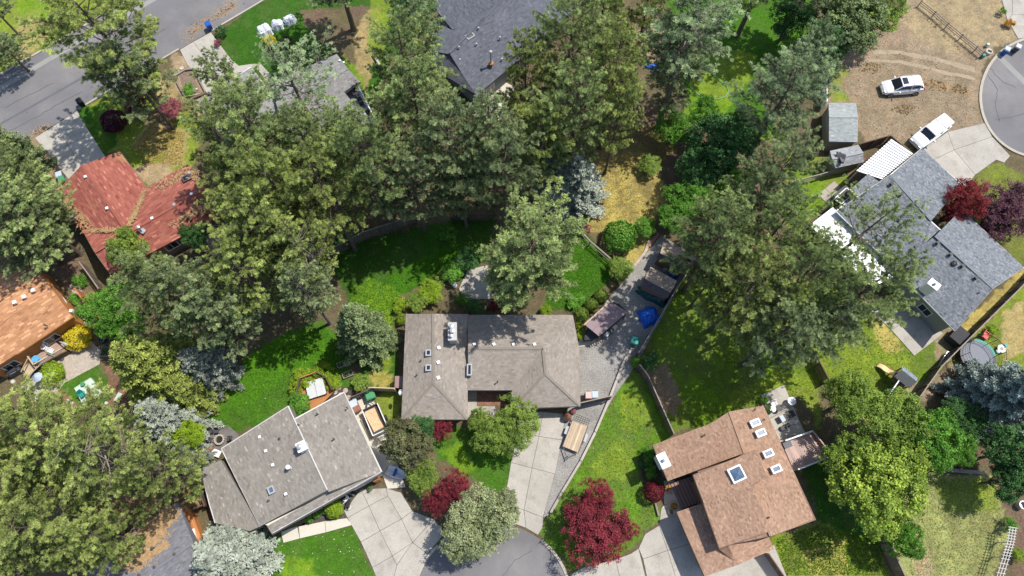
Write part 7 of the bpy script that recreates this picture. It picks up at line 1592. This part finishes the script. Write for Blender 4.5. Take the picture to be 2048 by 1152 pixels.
for k in range(12): q = G(206 - 3.3 * k, 789 + 1.83 * k, 0.4); mb = MB(); mb.box((q.x, q.y, 0.35), (.04, .04, .5)); mb.build('baluster', M_MINT, pl, world=True)
c_ = chair('grey green chair left on the pale green platform', 168,790, 0.8, M_TEALP, 1.0, 0.4); c_.location.z = .35; c_ = chair('grey chair right on the pale green platform', 186,784, 3.6, M_GREY, 1.0, 0.4); c_.location.z = .35; c_ = round_table('small dark table between the platform chairs', 179,792, 0.25, 0.45, M_DGREY); c_.location.z = .35
mb = MB(); p = G(165,768,.6); mb.lathe((p.x, p.y, .35), [(.16, 0), (.22, .3), (0, .3)], 10); tag(mb.build('plant_pot', M_GREENP), 'green pot at the top corner of the pale green platform', 'pot')
bn = G(236,794,.45); bb = thing('garden_bench', 'pale green bench on the red bark', 'bench', (bn.x, bn.y, 0), 1.2)
for k in range(4): mb = MB(); mb.box((0, -.18 + .12 * k, .43), (.85, .1, .04)); mb.build('slat', M_MINT, bb)
for k in (-1, 1): mb = MB(); mb.box((k * .35, 0, .2), (.06, .4, .4)); mb.build('leg', M_MINT, bb)
for k, (x, y, r_, m_) in enumerate(((25,763,.2,M_CONCP),(104,792,.22,M_CONCP),(77,799,.36,M_MINT),(97,814,.22,M_STONE),(117,815,.32,M_MINT),(134,802,.2,M_CONCP),(142,806,.22,M_STONE),(212,806,.16,M_CONCP))):
    round_thing('garden_disc', ['round pale stone beside the covered barbecue','small pale disc above the pond dishes','round pale green dish left of the stone pot','brown stone pot between two pale green dishes','larger pale green dish near the platform lawn','pale round stone left of the platform lawn','pink stone below the platform lawn','small white ball at the lawn corner'][k], 'garden ornament', x, y, r_, 0.2, m_)
p = G(203,679,.5); mb = MB(); mb.lathe((p.x, p.y, 0), [(.32, 0), (.34, .5), (.27, .5), (.26, .35), (0, .35)], 16); tag(mb.build('round_pot', M_DGREY), 'round dark pot beside the bright green tree', 'pot')
# fire pit patio
p = G(438,879,.4); fp = thing('fire_pit', 'round tan stone fire pit on the dark paved circle', 'fire pit', (p.x, p.y, 0))
for k in range(14): an = k * 6.283 / 14; mb = MB(); mb.box((.42 * math.cos(an), .42 * math.sin(an), .2), (.17, .17, .4), an); mb.build('stone', M_CURB, fp)
mb = MB(); mb.lathe((0, 0, .1), [(.34, 0), (.3, .12), (0, .1)], 14); mb.build('ash', M_BLACK, fp)
for x, y, r_, l in ((422,862,.6,'dark chair upper left of the fire pit'),(419,880,1.6,'dark chair left of the fire pit'),(459,877,-1.4,'dark chair right of the fire pit'),(433,862,0,'small dark stool above the fire pit'),(423,897,2.4,'red brown chair below the fire pit')): chair(l, x, y, r_, M_DGREY if 'red' not in l else M_BROWNP, .8)
lounger('white lounger below the fire pit', 425, 903, 1.2, M_WHITE)
# trampoline
p = G(1957,712,.9); tp = thing('trampoline', 'round grey trampoline with a net and a green pad beside the blue spruce', 'trampoline', (p.x, p.y, 0)); R_ = 1.75
mb = MB(); mb.lathe((0, 0, .85), [(R_ - .28, 0), (R_ - .28, .015), (0, .01)], 32); mb.build('mat', mat('trampoline_mat', (0.20,0.21,0.24), 0.7, 0.05, 2, 0.05, 20), tp)
for k in range(8):
    a0, a1 = k * 6.283 / 8 + .01, (k + .98) * 6.283 / 8; V = []
    for q in range(5): an = a0 + (a1 - a0) * q / 4; V += [((R_ - .28) * math.cos(an), (R_ - .28) * math.sin(an), .89), (R_ * math.cos(an), R_ * math.sin(an), .88)]
    mb = MB(); mb.add(V, [(2 * q, 2 * q + 1, 2 * q + 3, 2 * q + 2) for q in range(4)]); mb.build('pad', M_TEALP if k in (0, 1) else M_DGREY, tp)
    an = a0; mb = MB(); mb.tube([(R_ * math.cos(an), R_ * math.sin(an), 0), (R_ * 1.0 * math.cos(an), R_ * 1.0 * math.sin(an), 2.4)], .03, 6); mb.build('pole', M_BLACK, tp)
mb = MB(); N_ = 48
for z in (1.3, 1.7, 2.1, 2.4): mb.tube([(R_ * math.cos(k * 6.2832 / N_), R_ * math.sin(k * 6.2832 / N_), z) for k in range(N_ + 1)], .012 if z < 2.3 else .03, 4, cap=False)
for k in range(N_): mb.bar((R_ * math.cos(k * 6.2832 / N_), R_ * math.sin(k * 6.2832 / N_), .9), (R_ * math.cos(k * 6.2832 / N_), R_ * math.sin(k * 6.2832 / N_), 2.4), .01, .01)
mb.build('net', M_BLACK, tp, kind='stuff')
# toys beside it
chair('red plastic toy chair on the grass by the trampoline', 1971,671, 0.8, M_REDP, 1.3, .35, name='toy_chair'); 
p = G(2004,697,.4); ty = thing('toy_table', 'white and teal plastic toy table set at the right of the trampoline', 'toy', (p.x, p.y, 0), .3); mb = MB(); mb.lathe((0, 0, .3), [(.4, 0), (.42, .08), (.35, .1), (0, .08)], 12); mb.build('tabletop', M_WHITE, ty)
for k in (-1, 1): mb = MB(); mb.box((k * .55, .15 * k, .25), (.3, .35, .45)); mb.build('seat', M_TEALP if k > 0 else M_PALEB, ty)
mb = MB(); mb.lathe((0.02, 0, .4), [(.18, 0), (.15, .08), (0, .1)], 10); mb.build('bowl', M_ORNG if False else M_PALER, ty)
mb = MB(); mb.box((0, 0, .14), (.08, .08, .26)); mb.build('leg', M_WHITE, ty)
# play set with slide
p = G(1805,757,1.5); ps = thing('play_tower', 'wooden play tower with a pale grey roof beside the yellow slide', 'play tower', (p.x, p.y, 0), -.75)
mb = MB(); mb.add([(-.85, -.72, 2.1), (.85, -.72, 2.1), (.85, 0, 2.75), (-.85, 0, 2.75)], [(0, 1, 2, 3), (3, 2, 1, 0)]); mb.build('roof', M_GREY, ps); mb = MB(); mb.add([(-.85, .72, 2.1), (.85, .72, 2.1), (.85, 0, 2.752), (-.85, 0, 2.752)], [(3, 2, 1, 0), (0, 1, 2, 3)]); mb.build('roof', M_PALEB, ps)
for i in (-1, 1):
    for j in (-1, 1): mb = MB(); mb.box((i * .7, j * .6, 1.1), (.1, .1, 2.2)); mb.build('post', M_WOODD, ps)
mb = MB(); mb.box((0, 0, 1.2), (1.45, 1.25, .08)); mb.build('platform', M_WOODD, ps)
mb = MB(); mb.bar((-.3, -.75, 2.1), (-.2, -2.7, 2.0), .1, .1); mb.build('swing_beam', M_WHITE, ps)
for s in (-1, 1): mb = MB(); mb.bar((-.2, -2.7, 1.9), (-.2 + s * .7, -2.9, 0), .08, .08); mb.build('swing_leg', M_WOODD, ps)
a = G(1797,752,1.3); b = G(1757,729,.15); sl = MB(); d = (b - a); nS = 12; V = []
dx = Vector((d.x, d.y, 0)).normalized(); sd = Vector((-dx.y, dx.x, 0))
for k in range(nS + 1):
    t_ = k / nS; c_ = a.lerp(b, t_); c_.z = 1.3 + (.12 - 1.3) * t_ + .10 * math.sin(t_ * 9.4); V += [c_ - sd * .32 + Vector((0, 0, .14)), c_ - sd * .25, c_ + sd * .25, c_ + sd * .32 + Vector((0, 0, .14)), c_ + sd * .32 - Vector((0, 0, .06)), c_ - sd * .32 - Vector((0, 0, .06))]
sl.add(V, [(k * 6 + i, k * 6 + (i + 1) % 6, (k + 1) * 6 + (i + 1) % 6, (k + 1) * 6 + i) for k in range(nS) for i in range(6)]); sl.build('slide', M_YELP, ps, world=True) if False else None
so = sl.build('play_slide', M_YELP); tag(so, 'wavy yellow slide descending from the play tower', 'slide')
p = G(1784,780,.4); tag(drape('covered_toy', 'small blue grey covered toy beneath the play tower', 'toy', 1784,781,.3,.25,.4,M_PALEB,seed=31), 'small blue grey covered toy beneath the play tower', 'toy')
# satellite-like bits, hose, trellis
hose = MB(); HP = [(1401,118),(1412,130),(1425,148),(1440,162),(1453,172),(1457,182),(1451,193),(1438,198),(1420,199),(1402,193),(1388,183),(1378,172)]
hose.tube([G(x, y, .05) for x, y in HP], .05, 6); tag(hose.build('garden_hose', mat('green_hose', (0.16, 0.42, 0.24), .5)), 'thin green hose looped on the sunny lawn', 'hose')
M_LATT = mat('grey_white_lattice', (0.55,0.54,0.51), 0.7, 0.1, 2, 0.1, 20)
tl = thing('trellis', 'white slatted trellis leaning along the path at the lower right corner', 'trellis', G(2018,1105,0)); TP = [(2026,1055,1.8),(2021,1085,1.8),(2012,1115,1.8),(1996,1165,1.8)]
for off in (-6, 0, 6): mb = MB(); [mb.bar(G(TP[i][0] + off, TP[i][1], 1.8), G(TP[i + 1][0] + off, TP[i + 1][1], 1.8), .05, .05) for i in range(3)]; mb.build('long_rail', M_LATT, tl, world=True)
for k in range(17):
    t_ = k / 16 * 2.999; i = int(t_); f = t_ - i; x = TP[i][0] + (TP[i + 1][0] - TP[i][0]) * f; y = TP[i][1] + (TP[i + 1][1] - TP[i][1]) * f; mb = MB(); mb.bar(G(x - 9, y - 1.5, 1.86), G(x + 9, y + 1.5, 1.86), .05, .03); mb.build('slat', M_LATT, tl, world=True)
for i in (0, 1, 2, 3): q = G(TP[i][0], TP[i][1], 1.8); mb = MB(); mb.box((q.x, q.y, .88), (.08, .08, 1.76)); mb.build('post', M_LATT, tl, world=True)
# utility boxes at the cul-de-sac, street things
round_thing('utility_cover', 'oval concrete utility box beside the split rail fence', 'utility box', 1979,102, .38, .35, M_CONCP); mb = MB(); mb.box(G(1980,102,.4), (.45, .25, .08), -.5); tag(mb.build('black_box', M_BLACK), 'dark flat box lying on the oval utility box', 'box')
mb = MB(); mb.box(G(1966,112,.3), (.35, .3, .5), .2); tag(mb.build('utility_pedestal', M_TEALP), 'pale green utility pedestal beside the kerb', 'utility box'); mb = MB(); mb.box(G(1975,90,.3), (.3, .3, .4), .2); tag(mb.build('utility_pedestal', M_MINT), 'small pale utility pedestal at the end of the rail fence', 'utility box')
mb = MB(); mb.lathe((*G(364,137,0).to_2d(), .02), [(.22, 0), (.24, .1), (.16, .11), (.15, .03), (0, .03)], 14); tag(mb.build('stone_ring', M_CONCP), 'small pale ring beside the timber planter bed', 'garden ornament')
for k, (x, y) in enumerate(((381,187),(389,183),(393,179))): mb = MB(); mb.box(G(x, y, .1), (.3, .2, .2), .4); tag(mb.build('paving_block', M_CONCP), ['left','middle','right'][k] + ' small white block in the planter bed', 'block', 'white blocks in the planter bed')
# ceramic / propane things by the garage of the central house
mb = MB(); p = G(1135,832,1.0); mb.lathe((p.x, p.y, 0), [(.35, 0), (.45, .5), (.25, 1.1), (0, 1.5)], 14); tag(mb.build('garden_cover', M_BROWNP), 'tapering brown cover beside the garage of the central house', 'cover'); mb = MB(); p = G(1147,822,.5); mb.lathe((p.x, p.y, 0), [(.25, 0), (.28, .5), (0, .6)], 12); tag(mb.build('barrel', mat('maroon_barrel', (0.16,0.05,0.06), .5)), 'dark maroon barrel at the corner of the central garage', 'barrel')
for k in range(3): mb = MB(); mb.box(G(1213 + k * 7, 668 - k * 6, .5), (.55, .6, .9), -.7, tone=.5); tag(mb.build('storage_box', [M_GREY, M_DGREY, M_CONCP][k]), ['lowest grey','middle dark grey','upper pale'][k] + ' storage box beside the mauve lean-to', 'box', 'storage boxes by the mauve lean-to')
be = thing('block_edging', 'row of small edging blocks below the mauve lean-to roof', 'edging', G(1194, 686, 0))
for k in range(7): mb = MB(); mb.box(G(1181 + k * 4.2, 692 - k * 2.0, .1), (.14, .22, .2), .3); mb.build('block', M_PAVER, be, world=True)
# motor scooters by the garage of the grey house
def bike(label, px, py, rz, m):
    p = G(px, py, .6); t = thing('motor_scooter', label, 'scooter', (p.x, p.y, 0), rz)
    for x in (-.6, .6):
        mb = MB(); P = [(x + .28 * math.cos(k * math.pi / 8), s, .28 + .28 * math.sin(k * math.pi / 8)) for s in (-.06, .06) for k in range(16)]; mb.add(P, [tuple(range(16)), tuple(range(16, 32))[::-1]] + [(k, 16 + k, 16 + (k + 1) % 16, (k + 1) % 16) for k in range(16)]); mb.build('wheel', M_BLACK, t)
    mb = MB(); mb.box((-.3, 0, .65), (.7, .3, .3)); mb.box((.1, 0, .35), (.5, .28, .12)); mb.bar((.35, 0, .35), (.55, 0, .95), .3, .08); mb.build('body', m, t)
    mb = MB(); mb.box((-.3, 0, .84), (.65, .26, .08)); mb.build('seat', M_BLACK, t); mb = MB(); mb.bar((.5, -.33, 1.0), (.5, .33, 1.0), .04, .04); mb.build('handlebar', M_GREY, t); return t
bike('white and black scooter by the round lime bush', 688,1002, .9, M_WHITE); bike('dark scooter next to the white one by the lime bush', 700,1000, 1.3, M_DGREY)
mb = MB(); p = G(696,1014,.3); mb.lathe((p.x, p.y, 0), [(.22, 0), (.28, .3), (.2, .32), (0, .2)], 12); tag(mb.build('plant_pot', M_CONCP), 'round pale pot at the driveway edge below the scooters', 'pot')
p = G(740,975,.5); bk = thing('flower_tub', 'dark flower tub on the driveway near the roof corner', 'pot', (p.x, p.y, 0)); mb = MB(); mb.lathe((0, 0, 0), [(.22, 0), (.3, .4), (0, .4)], 10); mb.build('tub', M_WOODD, bk); mb = MB(); [mb.blob((rnd.uniform(-.15, .15), rnd.uniform(-.3, .3), .5), .12, 6, 4) for _ in range(6)]; mb.build('plants', L_DARK, bk)
mb = MB(); mb.box(G(753,957,1.0), (.5, .6, 1.9), .45); tag(mb.build('wooden_cabinet', M_WOODO), 'orange brown cabinet under the corner of the grey roof', 'cabinet')
p = G(794,946,.5); kb = thing('small_boat', 'pale blue white rowing boat beside the bronze green tree', 'boat', (p.x, p.y, 0), -.35); mb = MB(); V = []
for x, w, z in ((-1.0, .45, .5), (-.3, .52, .5), (.5, .42, .52), (1.1, .03, .6)): V += [(x, 0, .08), (x, -w, z), (x, -w * .85, z + .02), (x, 0, .2), (x, w * .85, z + .02), (x, w, z)]
mb.add(V, [(i * 6 + k, i * 6 + (k + 1) % 6, (i + 1) * 6 + (k + 1) % 6, (i + 1) * 6 + k) for i in range(3) for k in range(6)] + [(5, 4, 3, 2, 1, 0)]); mb.build('hull', M_CANVAS, kb); mb = MB(); mb.box((-.2, 0, .45), (.25, .85, .05)); mb.build('thwart', M_BLUE, kb)
# entry court of the tan house: flagstones, pots
r_ = random.Random(5)
for (x0, y0, nx, ny) in ((1332,966,3,4), (1337,1003,3,4)):
    patch = sheet('flagstone_patch', [(x0 - 4, y0 - 4), (x0 + 17, y0 - 5), (x0 + 22, y0 + 22), (x0 - 1, y0 + 24)], M_CONCP, .062)
    for i in range(nx):
        for j in range(ny):
            p = G(x0 + i * 7 + j * 1.0, y0 + j * 6.5, .06); mb = MB(); n_ = 7; mb.prism([(p.x + .17 * r_.uniform(.8, 1.1) * math.cos(k * 6.283 / n_), p.y + .17 * r_.uniform(.8, 1.1) * math.sin(k * 6.283 / n_)) for k in range(n_)], 0, .09 + .002 * i); mb.build('flagstone', M_FLAG, patch)
slabs('entry_walk', [[(1326,985),(1350,980),(1358,1002),(1328,1010)], [(1322,1018),(1328,1010),(1358,1002),(1362,1012)]], M_CONCP, .04)
for k, (x, y, l) in enumerate(((1336,976,'round terracotta flower pot left of the upper flagstones'),(1343,1024,'large pale planter at the foot of the entry steps'),(1349,1012,'orange flower pot above the pale planter'))):
    p = G(x, y, .4); t = thing('plant_pot', l, 'pot', (p.x, p.y, 0)); mb = MB(); mb.lathe((0, 0, 0), [(.18, 0), (.27, .38), (.22, .38), (.2, .3), (0, .3)], 14); mb.build('pot', [M_BROWNP, M_CONCP, M_BROWNP][k], t); mb = MB(); [mb.blob((r_.uniform(-.15, .15), r_.uniform(-.15, .15), .45), .1, 6, 4) for _ in range(7)]; mb.build('plants', [L_ORNG, L_BRNG, L_ORNG][k], t)
timber('low_edging', 'short dark timber bar on the lawn below the round red maple', [(1311,1006),(1318,1032)], .16, .3, M_WOODG, 'edging')
# grey house upper deck: balcony
db = thing('rear_deck', 'pale grey deck with rails behind the light grey house', 'deck', G(735,215,0)); P = GG([(690,180),(718,178),(757,255),(720,262)], 1.5)
for k in range(20):
    t0, t1 = (k + .02) / 20, (k + .95) / 20; mb = MB(); Q_ = [P[0].lerp(P[3], t0), P[0].lerp(P[3], t1), P[1].lerp(P[2], t1), P[1].lerp(P[2], t0)]; mb.prism([(q.x, q.y) for q in Q_], 1.42, 1.5, tone=rnd.random()); mb.build('board', mat('pale_decking', (0.45,0.45,0.46), .7, .06, 1, .06, 14, tone=.15), db, world=True)
mb = MB(); mb.prism([(q.x, q.y) for q in P], 1.25, 1.41); mb.build('deck_frame', M_WOODD, db, world=True); railing(db, P[1], P[2], .95, M_WHITE, 1.5, 22); railing(db, P[3], P[2], .95, M_WHITE, 1.5, 9)
for q in P: c = q.lerp((P[0] + P[2]) / 2, .06); mb = MB(); mb.box((c.x, c.y, .62), (.14, .14, 1.25)); mb.build('post', M_WOODD, db, world=True)
for k, (x, y, r_2, l) in enumerate(((711,194,.3,'upper dark chair on the pale grey deck'),(716,203,1.3,'second dark chair on the pale grey deck'),(724,213,2.0,'dark chair at the rail of the pale grey deck'),(731,228,.5,'dark chair at the middle of the pale grey deck'),(744,243,.9,'lowest dark chair on the pale grey deck'))): c_ = chair(l, x, y, r_2, M_BLACK if k % 2 == 0 else M_DGREY, 1.0); c_.location.z = 1.5
# things seen between the grove branches
chair('white chair in the pale clearing of the grove', 655,335, .5, M_WHITE); chair('second white chair in the pale clearing of the grove', 649,341, 1.5, M_WHITE)
sheet('patio', [(632,320),(655,318),(662,345),(640,350)], M_CONC, .02); sheet('patio', [(628,430),(645,425),(675,455),(650,470),(625,455)], M_CONC, .021, wob=.05)
drape('covered_furniture', 'crumpled pale blue cover in the lower clearing of the grove', 'cover', 640,448, .8, .5, .7, M_CANVAS, .3, seed=44); drape('blue_toy', 'small blue object glimpsed under the pines right of the slate roof', 'toy', 1094,236, .3, .3, .5, M_TARP, 0, seed=45)
dk2 = thing('rear_deck', 'dark shaded deck with rail behind the red-roofed house', 'deck', G(440,480,0)); P = GG([(408,475),(448,448),(468,490),(430,515)], 1.0)
mb = MB(); mb.prism([(q.x, q.y) for q in P], .8, .93); mb.build('deck_frame', M_WOODD, dk2, world=True)
for k in range(14):
    t0, t1 = (k + .02) / 14, (k + .94) / 14; mb = MB(); Q_ = [P[0].lerp(P[3], t0), P[0].lerp(P[3], t1), P[1].lerp(P[2], t1), P[1].lerp(P[2], t0)]; mb.prism([(q.x, q.y) for q in Q_], .94, 1.0, tone=rnd.random()); mb.build('board', M_WOODG, dk2, world=True)
railing(dk2, P[3], P[2], .95, M_WOODT, 1.0, 16); railing(dk2, P[1], P[2], .95, M_WOODD, 1.0, 12)
for q in P: c = q.lerp((P[0] + P[2]) / 2, .06); mb = MB(); mb.box((c.x, c.y, .4), (.14, .14, .8)); mb.build('post', M_WOODD, dk2, world=True)
round_table('white round table on the terrace behind the central roof', 908,566, .26, .75, M_WHITE); chair('dark blue chair beside the white terrace table', 901,556, .5, M_BLUE, .9)
# table sets near fence of dark grey house; bicycles, swing seats
p = G(1915,690,.5); bk2 = thing('bicycle', 'old bicycle with curved frame lying by the fence on bare soil', 'bicycle', (p.x, p.y, 0), .6)
for x in (-.5, .5): mb = MB(); mb.tube([(x + .32 * math.cos(k * math.pi / 8), .02, .33 + .32 * math.sin(k * math.pi / 8)) for k in range(17)], .025, 5, cap=False); mb.build('wheel', M_DGREY, bk2)
mb = MB(); mb.tube([(-.5, 0, .33), (-.15, 0, .75), (.4, 0, .8), (.5, 0, .33)], .025, 6); mb.tube([(-.15, 0, .75), (0, 0, .3), (.4, 0, .8)], .022, 6); mb.build('frame', M_BROWNP, bk2); mb = MB(); mb.box((-.17, 0, .88), (.25, .12, .06)); mb.build('saddle', M_BLACK, bk2); mb = MB(); mb.bar((.4, -.28, .95), (.4, .28, .95), .03, .03); mb.build('handlebar', M_BLACK, bk2)
ld = thing('ladder', 'pale ladder lying along the long fence below the dark grey house', 'ladder', G(1885,722,0))
for off in (-2.4, 2.4): mb = MB(); mb.bar(G(1898 + off, 704 + off * .6, .5), G(1876 + off, 738 + off * .6, .5), .06, .06); mb.build('side_rail', M_GALV, ld, world=True)
for k in range(9): x = 1898 - 22 * k / 8; y = 704 + 34 * k / 8; mb = MB(); mb.bar(G(x - 2.4, y - 1.5, .5), G(x + 2.4, y + 1.5, .5), .05, .03); mb.build('rung', M_GALV, ld, world=True)
mb = MB(); p = G(1983,1152,.4); mb.lathe((p.x, p.y, 0), [(.4, 0), (.42, .5), (0, .55)], 14)
p = G(2046,1010,.6); mb = MB(); mb.lathe((p.x, p.y, 0), [(.35, 0), (.38, .7), (.3, .7), (.28, .3), (0, .3)], 16); tag(mb.build('round_pot', M_GALV), 'round metal tub at the right edge above the trellis', 'tub')
p = G(1928,668,1.8); mb = MB(); mb.box((p.x, p.y, .6), (1.5, 1.2, 1.2), .75); mb.box((p.x, p.y, 1.24), (1.7, 1.4, .06), .75); tag(mb.build('lean_to', M_SOFA), 'dark lean-to against the bottom corner of the dark grey house', 'lean-to')
# cone, log pile litter: fallen needles along the street kerb and on the driveways
for nm, lab, pts_, n_ in (('needle_drift', 'drift of orange pine needles along the wide street kerb', [(370,75),(400,50),(440,25),(470,5)], 420), ('needle_drift', 'drift of orange pine needles beside the lower left driveway', [(60,272),(90,255),(80,275)], 160)):
    r2 = random.Random(n_); mb = MB()
    for k in range(n_):
        i = r2.randrange(len(pts_) - 1); f = r2.random(); x = pts_[i][0] + (pts_[i + 1][0] - pts_[i][0]) * f + r2.gauss(0, 7); y = pts_[i][1] + (pts_[i + 1][1] - pts_[i][1]) * f + r2.gauss(0, 5); w = G(x, y, .02); an = r2.uniform(0, 3.14); L = r2.uniform(.06, .18); d = Vector((math.cos(an), math.sin(an), 0)); s = Vector((-d.y, d.x, 0)) * .03
        mb.add([w - d * L - s, w + d * L - s, w + d * L + s, w - d * L + s], [(0, 1, 2, 3)], r2.random())
    o = mb.build(nm, nd, None, kind='stuff'); o['label'] = lab; o['category'] = 'pine needles'
